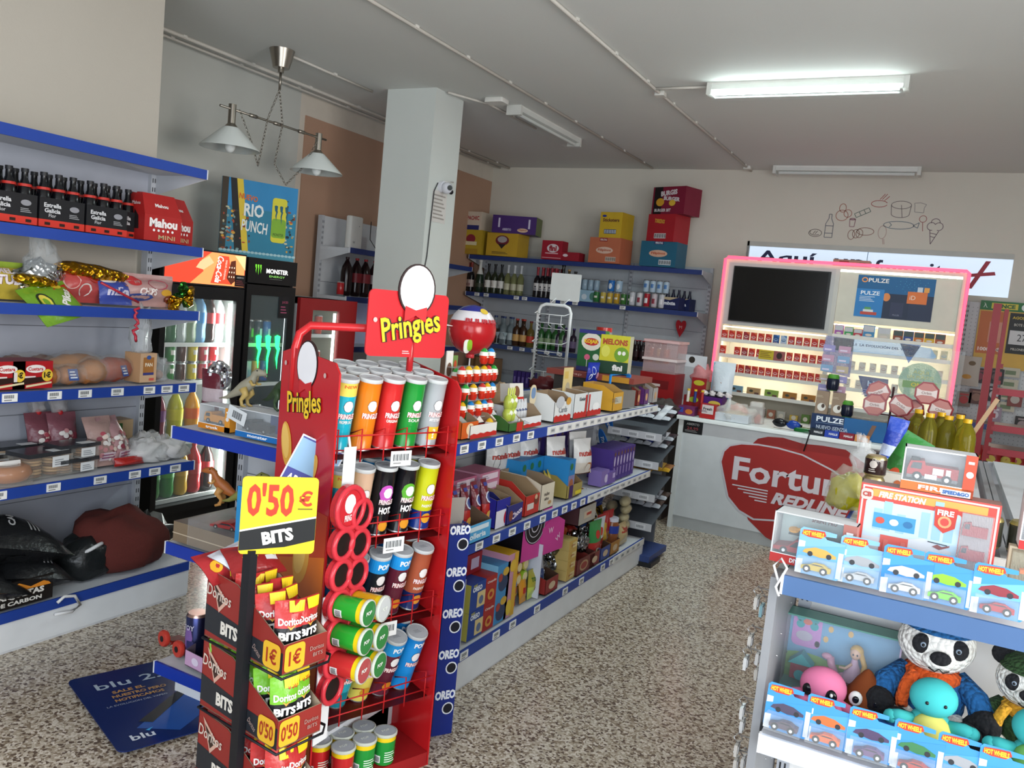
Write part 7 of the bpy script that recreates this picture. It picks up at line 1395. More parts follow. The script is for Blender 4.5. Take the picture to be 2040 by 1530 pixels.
def windowbox(w, h, d, c, side, inner, vehicle=None, txt='', tc='1c6ab0', foot=.02):
    b = B(); b.box(-w/2, w/2, d/2-.003, d/2, 0, h, 'c4c8cc'); b.box(-w/2, w/2, -d/2, d/2, 0, .003, 'c8c8c8'); b.box(-w/2, w/2, -d/2, d/2, h-.003, h, 'c9ccd0')
    b.box(-w/2, -w/2+.003, -d/2, d/2, 0, h, 'd4d6d8'); b.box(w/2-.003, w/2, -d/2, d/2, 0, h, side)
    b.box(-w/2, w/2, -d/2-.002, -d/2, 0, foot, c); b.box(w/2-w*.16, w/2, -d/2-.002, -d/2, 0, h, side); b.flat((0, -d/2-.002, 0), (1, 0, 0), (0, 0, 1))
    b.rect(-w/2, foot, w*.84, .002, 'e8e8e8'); b.text(txt, -w*.05, foot/2, foot*.5, 'eef0f2', w=w*.4, bold=.03); b.disc(w/2-w*.08, h*.55, w*.05, w*.05, 'd8d8d8'); b.rect(w/2-w*.12, h*.8, w*.08, h*.06, 'e8e8e8')
    ps = [('box', b), ('clear_window', B().box(-w/2+.003, w/2-w*.16, -d/2-.001, -d/2, foot, h-.003, 'e8f0f4:t10'))]
    return ps+(vehicle or [])
def vh(parts, dx=0, dy=0, dz=0, s=1):
    out = []
    for q in parts: b = q[1]; b.v = [(x*s+dx, y*s+dy, z*s+dz) for x, y, z in b.v]; out.append((q[0], b))
    return out
thing('toy_truck_box', 'toy', 'orange and white window box with a yellow toy truck on the end display', windowbox(.16, .09, .08, 'c87a1c', 'd08a2a', '', vh(car_mesh('c8861c', True, L=.1, W=.045), -.015, 0, .02, 1.1), 'truck'), (-2.335, 2.2, ZE), 0)
thing('toy_truck_box', 'toy', 'blue and white window box with a dark toy vehicle on the end display', windowbox(.24, .1, .09, '1c6ab0', 'd4d8dc', '', vh(car_mesh('2a2420', True, L=.12, W=.05), -.04, 0, .02, 1.1)+[('blue_card', B().box(0, .08, .0, .03, .025, .09, '24386a'))], 'monster'), (-2.1, 2.2, ZE), 0)
b = B(); b.box(-.045, .045, -.001, .001, 0, .05, 'd0d4d6'); b.flat((0, -.001, 0), (1, 0, 0), (0, 0, 1)); b.bars(-.02, .012, .045, .026, '3a3c40'); thing('price_tag', 'tag', 'white folded barcode tag hanging below the yellow dinosaur', b, mat=Matrix.Translation((-2.22, 2.15, ZE+.05)) @ Matrix.Rotation(.25, 4, 'Y'))
fb = B(); fb.at(.03, 0, .2, pi/2, 0, 0); fb.lathe([(.055, -.01), (.06, 0), (.055, .01)], 'c4c8cc:f', 18); fb.at(); 
for i in range(8): a = i*pi/4; fb.box(.03+.035*cos(a)-.006, .03+.035*cos(a)+.006, -.014, -.012, .2+.035*sin(a)-.006, .2+.035*sin(a)+.006, '2a1a1e' if i % 2 else 'e8e8ea')
fo = pouch(.11, .22, .05, [(.4, '571a26'), (.7, 'a8989c'), (1, '571a26')], (), 3, .01)
thing('foil_balloon', 'balloon', 'dark red and silver wrapped foil figure standing at the left of the end display', [('wrap', fo), ('silver_disc', fb)], (-2.44, 2.24, ZE), .1, sc=.95)
b = B(); b.box(-.0, .4, 0, .3, 0, .075, '6e6252', front='7b6a54', top='4c4236'); b.box(-.001, .4, -.002, .0, .03, .034, 'b8a890')
thing('toy_carton', 'carton', 'flat kraft carton in clear film on the middle tier of the end display', [('carton', b), ('clear_film', B().box(.08, .41, -.004, .2, .0, .1, 'dfe4e8:t10'))], (-2.48, 2.13, .645))
thing('toy_car', 'toy', 'small red toy car lying on the kraft carton', car_mesh('9c1c20', L=.12, W=.06), (-2.27, 2.2, .722), .2)
tc = car_mesh('7a1c14', L=.16, W=.05, wheel='b8342a'); thing('toy_car', 'toy', 'red and black toy racer with large orange red wheels on the lowest tier', vh(tc, s=1.1)+[('big_wheel', B().at(-.06, -.05, .03, pi/2).lathe([(.03, -.01), (.034, 0), (.03, .01)], 'c03a2c', 16).lathe([(.012, -.012), (.012, .012)], '16161a', 10)), ('big_wheel', B().at(.06, -.055, .03, pi/2).lathe([(.03, -.01), (.034, 0), (.03, .01)], 'c03a2c', 16).lathe([(.012, -.012), (.012, .012)], '16161a', 10))], (-2.5, 2.23, .185), -.2)
thing('metal_tin', 'tin', 'tall shiny purple printed tin on the lowest tier of the end display', [('tin', can('3a3f6a:s', [('o', 0, .09, .02, .04, '7a5a9a'), ('r', .01, .03, .03, .05, '2a2a5a'), ('t', 'TOY', 0, .13, .02, 'c8c4d8', .05)], h=.18, r=.042, top='b8988c:s'))], (-2.4, 2.2, .185))
thing('metal_tin', 'tin', 'darker printed tin behind the shiny tin on the lowest tier', can('2a2c4a:s', [('o', 0, .1, .02, .04, '9a5a8a')], h=.17, r=.042), (-2.35, 2.3, .185))
thing('toy_tray', 'tray', 'open pink marbled tray on the lowest tier of the end display', tray(.2, .16, .06, .08, 'c9a0c4', [('o', -.04, .03, .02, .015, 'e0d4e8'), ('o', .05, .03, .03, .012, '9a84c8')], '5a4c58'), (-2.27, 2.2, .185), -.1)
thing('snack_bag', 'snack bag', 'green crumpled snack bag on the pink tray behind the black post', blob(51, .05, .04, .07, '5a9a34:x', amp=.3), (-2.17, 2.14, .19))
b = B(); b.box(-.14, .14, 0, .01, 0, .5, '1f7fb8', front='2a8ac4'); b.flat((0, 0, 0), (1, 0, 0), (0, 0, 1)); b.poly([(-.14, .2), (.14, .35), (.14, .42), (-.14, .3)], '3aa4d4'); b.rect(.1, 0, .04, .5, '15161a', .001); thing('display_card', 'card', 'bright blue card standing behind the bits stand', b, (-1.98, 2.11, .43), .2)
# ================= goods on the counter =================
ZC = .908
def on_c(px, py, y=6.55, z=ZC): return Vector((at(px, py, y=y).x, y, z))
thing('sweets_box', 'sweets', 'red lollipop display box with green label at the counter corner', [('box', carton(.16, .12, .15, '8c1418', [('o', 0, .12, .04, .022, '9aa82a'), ('r', 0, 0, .16, .03, 'a01c1c')])), ('back_card', B().box(-.06, .06, .05, .056, .12, .29, '8c1418').flat((0, .05, .15), (1, 0, 0), (0, 0, 1)).disc(0, .1, .045, .022, 'b0a82a'))], on_c(1385, 800, 6.6))
for i, c in enumerate(('d8d0c4', '2a3a7a', 'a82a24')): thing('lighter', 'lighter', f'{["white", "navy", "red"][i]} candy tube with yellow cap in the red counter box', [('tube', B().cyl(.012, .0, .09, c, 10)), ('cap', B().cyl(.013, .09, .105, 'd8b02a', 10))], on_c(1372+14*i, 780, 6.52, ZC+.1))
thing('sweets_box', 'sweets', 'purple box of twisted dark sweets on the counter', tray(.16, .12, .1, .12, '4a1c6a', [('o', .02, .05, .05, .022, 'c8b04a')], '3a2a4a'), on_c(1425, 790, 6.6, ZC+.06), -.1)
for i in range(7): thing('sweet', 'sweets', 'black and white twisted sweet in the purple counter box', blob(110+i, .025, .02, .025, '1a1418:x' if i % 2 else 'd0c8c8:x', amp=.3), on_c(1405+8*i, 770, 6.6+.02*(i % 2), ZC+.165), group='twisted sweets in the purple counter box')
thing('sweets_box', 'sweets', 'purple and orange sweets packet at the counter corner', carton(.13, .1, .07, '6a2a5a', [('o', .02, .03, .03, .02, 'c8702a'), ('r', -.04, .02, .03, .04, '3a4aa0')]), on_c(1370, 825, 6.47))
thing('sweets_box', 'sweets', 'red and white framed sweets box at the counter front', carton(.12, .1, .11, 'a81c1c', [('r', .0, .035, .09, .07, 'cfc4c4'), ('t', 'Fresh', 0, .075, .022, '2a2a2a', .07, .03), ('l', -.035, .045, .07, .02, 2, '6a4a5a')]), on_c(1412, 825, 6.46))
thing('pastry_tray', 'pastry', 'white tray of pastries under shiny clear film on the counter', [('tray', carton(.26, .2, .06, 'c4cad0')), ('pastries', blob(55, .12, .09, .05, 'b09878', amp=.15)), ('clear_film', blob(56, .15, .1, .09, 'f2f0ea:t35', amp=.25))], on_c(1462, 838, 6.52))
bpar = [('tray', None)]
thing('sweet_jar', 'jar', 'clear square jar of pink and orange sweets on the counter', [('jar_body', B().rbox(-.055, .055, -.05, .05, 0, .12, 'dcd8d4:t35', .02)), ('lid', B().rbox(-.045, .045, -.04, .04, .12, .15, 'e4e0dc:t60', .015)), ('sweets', blob(58, .04, .035, .05, 'b8665a', amp=.2))], on_c(1505, 835, 6.6), sc=1.1)
thing('orange_bag', 'sweets', 'orange and yellow bag behind the pastry tray on the counter', blob(59, .11, .06, .07, 'c84a1c:x', amp=.2), on_c(1468, 800, 6.8))
thing('paper_bag', 'bag', 'tall foil and white paper bag with teal label standing on the counter', [('bag', pouch(.16, .38, .09, [(.2, 'c8c4bc'), (1, 'c4ccd4')], [('r', .03, .07, .07, .08, '1c84a0'), ('p', [(-.02, .1), (.06, .14), (.0, .24), (-.05, .2)], '9a6a3c'), ('t', 'Loyd', .03, .11, .03, 'dce8ec', .06, .03), ('r', -.06, .1, .035, .27, '8fa4b8')], 6, .02))], on_c(1437, 780, 6.75), sc=1.15)
thing('paper_bag', 'bag', 'brown paper bag standing behind the foil bag', pouch(.13, .26, .08, [(1, '8c6e54')], (), 7, .012, 'm'), on_c(1400, 780, 6.8))
thing('plastic_bag', 'bag', 'pink translucent bag behind the brown paper bag', blob(61, .1, .06, .1, 'e08a8c:t70', amp=.2), on_c(1405, 700, 6.88, 1.14))
bb = B(); bb.box(-.13, .13, .02, .026, 0, .46, 'c4c8cc'); bb.flat((0, .02, 0), (1, 0, 0), (0, 0, 1)); bb.disc(0, .42, .028, .028, '2a2620'); bb.rect(-.06, .08, .1, .28, 'a9adb0', .0005); bb.box(-.12, -.1, -.04, .02, 0, .36, 'd6d8da'); bb.box(-.14, .14, -.06, .04, -.0, .012, 'cfd2d4')
thing('acrylic_stand', 'display', 'white stand with small round black emblem at the counter corner', bb, on_c(1380, 690, 6.85), -.1)
# red plastic drawers beside the counter
dr_ = [('drawer_unit', carton(.3, .3, .3, '8c1418', [('r', 0, .17, .2, .07, '6a1014'), ('r', -.03, .19, .12, .02, 'c8b8b4')])), ('clear_trays', B().box(-.14, .14, -.14, .14, .3, .56, 'd8b8b8:t40')), ('tray_rim', B().box(-.15, .15, -.15, .15, .4, .42, 'd8c8c8').box(-.15, .15, -.15, .15, .55, .57, 'cfa8a8'))]
thing('drawer_cabinet', 'drawers', 'red drawer box with stacked clear trays left of the counter', dr_, (-2.1, 6.75, .9))
thing('side_table', 'table', 'dark side table under the red drawers left of the counter', [('table_top', B().box(-.2, .2, -.25, .25, .86, .9, '2a2826')), ('cabinet', B().box(-.18, .18, -.23, .23, 0, .86, '57504c'))], (-2.1, 6.78, 0))
thing('clutter_bag', 'bag', 'grey and black crumpled bag on the dark side table', blob(63, .1, .08, .07, '4a4644:x', amp=.3), (-1.98, 6.5, .9))
gl = B(); gl.tube([(-.09, -.02, .03), (-.06, -.05, .045), (0, -.06, .05), (.06, -.05, .045), (.09, -.02, .03)], .007, '1a1c20:g', 6); gl.ball(-.04, -.05, .035, .045, .02, .028, '14161a:g'); gl.ball(.045, -.05, .035, .045, .02, .028, '1c3f94:g')
thing('sunglasses', 'sunglasses', 'black and blue mirrored sports sunglasses on the counter', gl, on_c(1570, 845, 6.55), -.1, sc=1.2)
thing('green_tray', 'dish', 'small dark green dish next to the sunglasses', B().rbox(-.08, .08, -.04, .04, 0, .03, '0f5a24:g', .02), on_c(1605, 853, 6.5))
b = B(); b.tube([(0, -.01, 0), (.01, -.03, -.02), (0, -.035, -.08), (-.015, -.035, -.16)], .005, '16161a', 6); thing('pen_cord', 'cord', 'black pen cord hanging over the counter front', b, (at(1612, 850, y=6.38).x, 6.41, ZC+.03))
pz = B(); pz.box(-.25, .27, 0, .01, 0, .15, '0e2a52'); pz.flat((0, 0, 0), (1, 0, 0), (0, 0, 1)); pz.rect(-.02, 0, .29, .15, '1c5f98'); pz.text('PULZE', -.12, .115, .04, 'dfe6ee', w=.19, bold=.03); pz.text('NUEVO iSENZIA', -.1, .055, .028, 'b8c4d4', w=.22, bold=.02); pz.rect(-.22, .085, .2, .003, '6a84a8'); pz.poly([(.13, 0), (.16, 0), (.2, .12), (.17, .12)], '7a5a4a', .001)
thing('promo_display', 'display', 'navy heating tobacco promotion panel standing on the counter', pz, (at(1620, 850, y=6.5).x+.23, 6.5, ZC), 0)
HL = [('14202a', 'black'), ('1c3fa8', 'blue'), ('8c1426', 'dark red'), ('d08a4a', 'orange')]
for i, (c, n_) in enumerate(HL): thing('sweets_pack', 'sweets', f'{n_} cough sweet pack, {nth(i, 4)} in the row on the counter edge', carton(.098, .06, .045, c, [('t', 'HALLS', .01, .025, .016, 'e4e6ea', .06, .04)]), (at(1615, 850, y=6.42).x+.05+i*.103, 6.43, ZC))
for i, px in enumerate((1640, 1672)): thing('snack_box', 'snacks', f'beige card pack with white flower print, {["left", "right"][i]} of two above the navy panel', carton(.088, .05, .17, '8f7a66', [('o', 0, .05, .03, .03, 'dcd8d0'), ('o', .01, .06, .012, .016, '4a3a30'), ('l', -.02, .12, .05, .02, 2, 'b8a890')]), (at(px, 790, y=6.56).x, 6.56, ZC+.15))
for i, (px, z) in enumerate(((1657, 1.25), (1692, 1.07))): thing('gum_pot', 'sweets', f'dark pot with green lid, {["upper one on the beige packs", "lower one beside the beige packs"][i]}', [('pot', B().lathe([(.035, 0), (.045, .02), (.045, .08), (.036, .1)], '151a2c:g', 16)), ('lid', B().lathe([(.04, .09), (.043, .1), (.034, .12)], '4a8a2c', 16)), ('base', B().cyl(.037, -.0, .018, '3a6a2a', 16))], (at(px, 780, y=6.56).x, 6.56, ZC+.33 if i == 0 else ZC+.15))
thing('display_step', 'display', 'low dark step behind the navy panel carrying packs and pots', B().box(-.02, .5, .0, .2, 0, .15, '1a2438'), (at(1628, 850, y=6.52).x, 6.52, ZC))
OC = B(); oc = [(.052*cos(pi/8+pi/4*i), .052*sin(pi/8+pi/4*i)) for i in range(8)]; OC.ext(oc, (0, 0, .052), (1, 0, 0), (0, 0, 1), .025, '7c1c20:g'); OC.flat((0, 0, .052), (1, 0, 0), (0, 0, 1)); OC.poly([(x*.86, y*.86) for x, y in oc], 'a8706a'); OC.poly([(-.04, .018), (-.02, .01), (.02, .01), (.04, .018), (.04, -.018), (.02, -.01), (-.02, -.01), (-.04, -.018)][::-1], 'c8bcb8', .001); OC.text('Orbit', 0, 0, .012, '7a5a58', w=.04, d=.002)
OCm = prep(OC)
for i, (px, py, r_, y) in enumerate(((1762, 782, -.5, 4.36), (1742, 808, 0, 4.34), (1783, 805, .5, 4.38), (1846, 785, 0, 4.36), (1822, 820, -.2, 4.4), (1868, 818, .2, 4.38))):
    q = at(px, py, y=y); thing('chocolate_pack', 'chocolate', ['dark red octagonal pack tilted, top of the left trio', 'dark red octagonal pack, lower left of the left trio', 'dark red octagonal pack, lower right of the left trio', 'dark red octagonal pack, top of the right trio', 'dark red octagonal pack, lower left of the right trio', 'dark red octagonal pack, lower right of the right trio'][i], OCm, mat=Matrix.Translation((q.x, q.y, q.z-.052)) @ Matrix.Rotation(r_, 4, 'Y') @ Matrix.Scale(1.08, 4))
for i, px in enumerate((1768, 1848)):
    q = at(px, 850, y=4.42); b = B(); b.tube([(0, 0, 0), (0, 0, .34)], .006, '3a1418', 6)
    for z_ in (.29, .2): b.tube([(-.07, -.02, z_), (.07, -.02, z_)], .004, '3a1418', 6)
    thing('pack_stand', 'display', f'thin dark wire stand carrying the {["left", "right"][i]} octagonal packs', [('wire_tree', b), ('foot', B().box(-.05, .05, -.04, .04, 0, .01, '2a1214'))], (q.x, 4.48, 1.085))
# acrylic screen with see-through stickers on the counter
Y = 6.62
def sc(px, py): q = at(px, py, y=Y); return q.x, q.z
x0, x1 = sc(1640, 760)[0], sc(1915, 760)[0]
g = B(); g.box(x0, x1, Y, Y+.005, ZC, 1.62, 'e6eef0:t7')
st = []
def stick(nm, pts, c, fn=None, lab=None):
    q = B(); q.flat((0, Y-.001, 0), (1, 0, 0), (0, 0, 1), .0005); P = [sc(*p) for p in pts]; q.poly(P[::-1], c)
    if fn: fn(q)
    st.append((nm, q, None, lab))
X_, Z_ = sc(1770, 695)
stick('blue_banner', [(1662, 672), (1800, 685), (1855, 694), (1866, 712), (1860, 715), (1690, 700), (1660, 697)], '8fb4d8:t75', lambda q: q.text('2.0  LA EVOLUCIÓN DEL VAPEO', X_-.04, Z_+.01, .022, '3a4a66', w=.42, d=.001, bold=.02), 'pale blue banner sticker with white lettering')
stick('blue_banner', [(1793, 684), (1835, 688), (1810, 724)], '4a74b0:t85')
def tk(q):
    rn = random.Random(5); xa, za = sc(1640, 675); 
    for i in range(2):
        for j in range(5): q.rect(xa+.01+.11*i, za-.09-.075*j, .085, .05, ['8a84b0', 'b08aa0', '7a98b8', 'b0a088'][(i+j) % 4], .001); q.rect(xa+.02+.11*i, za-.08-.075*j, .05, .012, 'c8bcd0', .0015)
stick('ticket_strip', [(1646, 668), (1702, 676), (1693, 752), (1634, 738)], '7a7898:t85', tk, 'violet strip of scratch tickets')
def rd(q): cx, cz = sc(1832, 762); q.disc(cx, cz, .14, .14, '8fae9c:t80', .0008, 28); q.text('AQUI', cx, cz+.07, .028, 'b8b87a', w=.1, d=.002); q.text('UN PUNTO', cx, cz+.035, .024, 'b8b87a', w=.17, d=.002); q.rect(cx-.11, cz-.045, .22, .05, '7a9a6a', .0015); q.text('ONCE', cx+.01, cz-.02, .03, 'c8b850', w=.13, d=.003, bold=.03)
stick('round_sticker', [(1830, 760), (1832, 760), (1831, 762)], '8fae9c', rd, 'pale green round sticker')
def bl_(q): cx, cz = sc(1740, 765); q.text('blu', cx, cz, .04, 'a8b8cc', w=.08, d=.002, bold=.02); q.lines(cx-.07, cz-.09, .13, .05, 3, '8a8ab0', .002)
stick('blue_badge', [(1710, 748), (1770, 756), (1768, 790), (1722, 790)], '3a4f7c:t90', bl_, 'slate blue badge sticker')
thing('acrylic_screen', 'screen', 'clear acrylic screen on the counter with blue banner and round green stickers', [('clear_panel', g)]+st)
# ================= cigarette packs =================
def pack(c, c2='d86a3a', w=.052, lab='e6d8d4'):
    b = B(); b.box(-w/2, w/2, -.011, .011, 0, .085, c); b.flat((0, -.011, 0), (1, 0, 0), (0, 0, 1)); b.poly([(-w*.1, .085), (w/2, .06), (w/2, .085)][::-1], c2); b.disc(0, .042, w*.36, .011, lab); b.disc(0, .044, w*.3, .006, c, .001); b.lines(-w*.35, .008, w*.7, .016, 2, 'd8b8b0'); return prep(b)
PKR, PKD = pack('c22e22'), pack('9c2a30'); PKB = pack('1c4f8c', '3a7ac0', lab='9ab4d0'); PKW = pack('a9bcd4', '4a7ab0', lab='3a4f7c'); PKO = pack('b83028', 'b83028', lab='d8e0ec'); PKG = pack('d2ccc0', 'c8b8a0', lab='b08a84'); PKY = pack('c8c09a', 'b8b48a', lab='7aa0b8')
YP = 7.735
RWS = [(1.515, 14, -1.865, -1.0, 'top'), (1.37, 14, -1.865, -1.0, 'second'), (1.21, 14, -1.8, -1.0, 'third')]
for z, n, xa, xb, nm in RWS:
    for i in range(n):
        m = PKR; lb = f'red cigarette pack in the {nm} row of the lit cabinet'; gr = f'red cigarette packs in the {nm} row'
        if nm == 'top' and i in (7, 8): m = (PKB, PKW)[i-7]; lb = f'{["blue", "pale blue"][i-7]} cigarette pack among the red ones of the top row'; gr = None
        elif nm == 'top' and i in (9, 10): m = PKO; lb = f'red pack with blue and white oval, {["left", "right"][i-9]} of two in the top row'; gr = None
        elif i == 3: m = PKD; lb = f'darker red cigarette pack in the {nm} row'; gr = None
        if nm == 'second' and i == 1: continue
        thing('cigarette_pack', 'cigarettes', lb, m, (xa+(xb-xa)*i/(n-1), YP, z), group=gr)
yt = B(); yt.box(-.13, .0, 0, .004, 0, .085, 'd2b82a'); yt.box(0, .1, 0, .004, 0, .085, 'a05a5a'); yt.flat((0, 0, 0), (1, 0, 0), (0, 0, 1)); yt.lines(-.12, .015, .1, .06, 4, '8a6a2a'); yt.disc(.05, .045, .025, .03, '3a2420'); thing('shelf_card', 'sign', 'yellow and pink card in front of the second row of red packs', yt, (-1.4, YP-.025, 1.37))
for i, (c, n_) in enumerate((('7aa0b4', 'blue'), ('b89468', 'tan'), ('8aa84a', 'green'), ('a8702c', 'brown'), ('a8702c', 'second brown'))): thing('tobacco_pouch', 'tobacco', f'{n_} tobacco carton on the lowest lit shelf of the cabinet', carton(.12, .03, .07, c, [('o', -.02, .04, .018, .012, '4a4a3a'), ('r', .03, .0, .04, .03, '6a4a40')]), (-1.7+i*.16, YP, 1.03))
for i in range(9): thing('cigarette_pack', 'cigarettes', 'pale white cigarette pack in the right section of the lit cabinet', PKG, (-.74+i*.085, YP, 1.355), group='pale packs in the third right row')
for i in range(8): thing('cigarette_pack', 'cigarettes', 'pale pack in the fourth row of the right section', PKG, (-.76+i*.095, YP, 1.2), group='pale packs in the fourth right row')
for i in range(2): thing('cigarette_pack', 'cigarettes', f'cream and blue pack, {["left", "right"][i]} of two at the end of the second right row', PKY, (-.12+i*.075, YP, 1.52))
for i, (x, c, w_, h_2, n_) in enumerate(((-.88, 'a85aa8', .07, .09, 'mauve sweets carton'), (-.8, '3a9a5a', .07, .08, 'green sweets carton'), (-.725, 'b82a3a', .07, .07, 'red sweets carton'), (-.64, '4a8ab8', .09, .11, 'blue and white vape carton'), (-.52, 'c8c4ba', .1, .1, 'plain cream carton'), (-.41, '8c4a30', .075, .09, 'grey and brown carton'), (-.33, '3a4f8c', .075, .09, 'grey and blue carton'), (-.25, 'c8702c', .075, .09, 'grey and orange carton'), (-.17, 'd8a82a', .075, .09, 'grey and yellow carton'), (-.09, 'a8502a', .075, .09, 'grey and rust carton'))):
    thing('vape_box', 'box', f'{n_} on the top right shelf of the lit cabinet', carton(w_, .05, h_2, c, [('r', 0, h_2*.5, w_*.9, h_2*.45, '4a5450' if i > 4 else 'c8c8cc'), ('o', 0, h_2*.25, w_*.3, h_2*.1, 'd8ccc0')]), (x, YP+.01, 1.65))
for i, (x, c, n_) in enumerate(((-1.45, '5a3a30', 'dark brown'), (-1.36, 'a8705a', 'pink brown'), (-1.27, 'b8b4aa', 'small white'), (-1.16, 'c8a84a', 'yellow'), (-1.06, '5a7a3a', 'green'))): thing('tobacco_box', 'tobacco', f'{n_} box on the dim shelf under the lit rows', carton(.07, .04, .09 if i != 3 else .07, c, [('o', 0, .05, .02, .02, 'd8d0c0')]), (x, YP, .83))
thing('cardboard_box', 'box', 'small brown carton lying on top of the lit cabinet', carton(.3, .15, .06, '8c7460', [('r', -.06, .01, .08, .04, '7a2a28'), ('r', .09, .015, .05, .025, '2a2624')]), (-.86, 7.85, 2.25))
# ================= pegboard goods =================
YG = 8.385
po = B(); po.box(0, .42, 0, .006, 0, .58, 'c8a040'); po.flat((0, 0, 0), (1, 0, 0), (0, 0, 1)); po.rect(.0, .5, .42, .08, '1f6a34'); po.rect(.085, .515, .2, .05, 'c8b83a', .001); po.text('ONCE', .19, .54, .034, '1f5a2c', w=.15, d=.002, bold=.05); po.text('λ', .04, .54, .04, 'd8e0d4', d=.002); po.disc(.34, .54, .03, .03, 'dfe4e0', .001)
po.rect(.01, .12, .21, .37, 'b8642c', .001); po.rect(.09, .22, .1, .18, 'c88a74', .0015); po.text('100000€', .11, .16, .035, 'e6d8d0', w=.17, d=.002, bold=.04); po.rect(.235, .14, .18, .35, '15130f', .001); po.text('AGOSTO', .325, .45, .025, 'c8a82c', w=.14, d=.002, bold=.03); po.text('BOTE DE', .325, .39, .022, 'd8d4c8', w=.1, d=.002); po.rect(.25, .22, .15, .12, 'c8c8c8', .002); po.text('27', .345, .28, .06, '2a2a2a', w=.07, d=.003); po.text('MILLONES', .325, .18, .02, 'd8d4c8', w=.1, d=.002)
q = at(1955, 598, y=YG); thing('lottery_poster', 'poster', 'lottery poster with green header and orange and black panels on the pegboard', po, (q.x, YG-.01, q.z-.58))
b = B(); 
for i in range(4): b.box(.0, .13, 0, .002, -.1*i, -.1*i+.08, 'b8b4a0'); b.flat((0, 0, -.1*i), (1, 0, 0), (0, 0, 1)); b.rect(.02, .02, .08, .035, '6a7a5a')
q = at(2000, 722, y=YG); thing('lottery_ticket_strip', 'tickets', 'strip of pale lottery tickets hanging on the pegboard', b, (q.x, YG-.02, q.z-.12))
thing('paper_bundle', 'paper', 'white crumpled paper sheets hanging on the pegboard', pouch(.2, .26, .05, [(1, 'b8b4aa')], [('o', .03, .2, .03, .02, '6a5a40'), ('o', .0, .08, .04, .02, 'b88a3a')], 6, .01, 'm'), (at(1940, 740, y=8.34).x-.05, 8.34, 1.32))
for i, (px, py, c, it, n_) in enumerate(((1922, 745, 'a8503c', 'c8a850', 'orange and yellow battery blister'), (1950, 748, '2a1c1e', '7a3040', 'dark card pack'), (1985, 750, '1e1a1a', '5a4a48', 'black card pack behind the red post'), (1920, 795, '7a6a60', 'a83a3a', 'brown clipped pack'), (1945, 790, '5a3a34', '8a6a5a', 'dark red clipped pack'), (1980, 785, '1c1a1c', 'b8b8bc', 'black and silver gadget pack'), (2022, 795, '7a3a34', 'b0a8a0', 'red and grey blister pack'), (1980, 825, '9a8a98', 'd0c8d0', 'round pink and silver pack'), (1908, 838, '7a4a40', 'b8a8a0', 'small brown pack low on the pegboard'), (2036, 845, '2a2422', '9a8a8a', 'dark pack at the right picture edge'))):
    q = at(px, py, y=8.36); thing('hanging_pack', 'pack', f'{n_} hanging on the pegboard', carton(.11, .02, .13, c, [('o', 0, .06, .035, .035, it), ('r', 0, .1, .07, .015, it)]), (q.x, 8.36, q.z-.065))
for i, (px, py, c, n_) in enumerate(((1975, 905, 'a01c20', 'red snack bag'), (1960, 915, '8c2420', 'dark red snack bag'), (2005, 915, 'b8b01c', 'yellow snack bag'), (2030, 905, '9a2a2c', 'red and gold snack bag'), (2005, 880, 'a8582a', 'orange brown snack bag'), (2030, 880, 'a02024', 'bright red snack bag'))):
    q = at(px, py, y=7.98); z = max(.625, q.z-.1) if q.z-.1 < .9 else q.z-.1; thing('snack_bag', 'snack bag', f'{n_} on the low shelf of the pegboard unit', pouch(.16, .22, .06, [(.5, c), (1, '8c1a1c')], [('o', 0, .12, .04, .03, 'b8a040')], i, .015), (q.x, 8.04+.03*i, .625))
wd_ = B(); wd_.box(-.015, .015, -.01, .01, 0, .62, 'a88a68'); q = at(1903, 885, y=3.2); thing('wooden_stick', 'stick', 'slanting pale wooden slat behind the oil bottles', wd_, mat=Matrix.Translation((at(1893, 895, y=4.3).x, 4.3, 1.085)) @ Matrix.Rotation(.42, 4, 'Y') @ Matrix.Scale(.62, 4))
# ================= foreground toy shelf =================
ZU, ZL = 1.085, .705
def logo(b, u, v, w):
    b.poly([(u-w/2, v-.002), (u-w*.45, v+.009), (u, v+.012), (u+w*.42, v+.013), (u+w/2, v+.004), (u+w*.3, v-.005), (u-w*.2, v-.006)][::-1], 'c83a1c', .0006); b.text('HOT WHEELS', u-w*.02, v+.003, .011, 'e8c32a', w=w*.85, d=.0012, bold=.05, rot=.03)
def blister(carp, bg='3a8fd0', pic='c87a2a', bg2='7ab4e0'):
    W, H = .104, .108; c = B()
    o = [(-W/2+.008, 0), (W/2-.008, 0), (W/2, .008), (W/2, H*.8), (.01, H*.82), (.004, H*.88), (.03, H*.9), (.03, H*.98), (-.0, H), (-.02, H), (-W/2+.006, H), (-W/2, H-.006), (-W/2, .008)]
    c.ext(o, (0, 0, 0), (1, 0, 0), (0, 0, 1), .001, bg); c.flat((0, 0, 0), (1, 0, 0), (0, 0, 1), .0003)
    c.rect(-W/2+.001, 0, W*.14, H*.7, 'd8dce0'); c.poly([(-W/2, H*.3), (W/2, H*.4), (W/2, H*.75), (-W/2, H*.55)], bg2, .0003); c.rect(W/2-.012, .005, .011, H*.55, 'd0d6dc', .0006); logo(c, -.02, H*.86, .055)
    c.poly([(-.04, .05), (-.035, .058), (-.012, .066), (.012, .064), (.036, .054), (.036, .048), (.0, .044)][::-1], pic, .001); c.disc(-.022, .049, .006, .006, '2a2a2e', .0014); c.disc(.02, .05, .006, .006, '2a2a2e', .0014)
    bl2 = B(); bl2.box(-W/2+.008, W/2-.014, -.03, -.001, .004, .042, 'eef4f8:t14')
    return [('card', c), ('clear_blister', bl2)]+vh(carp, -.002, -.015, .008)
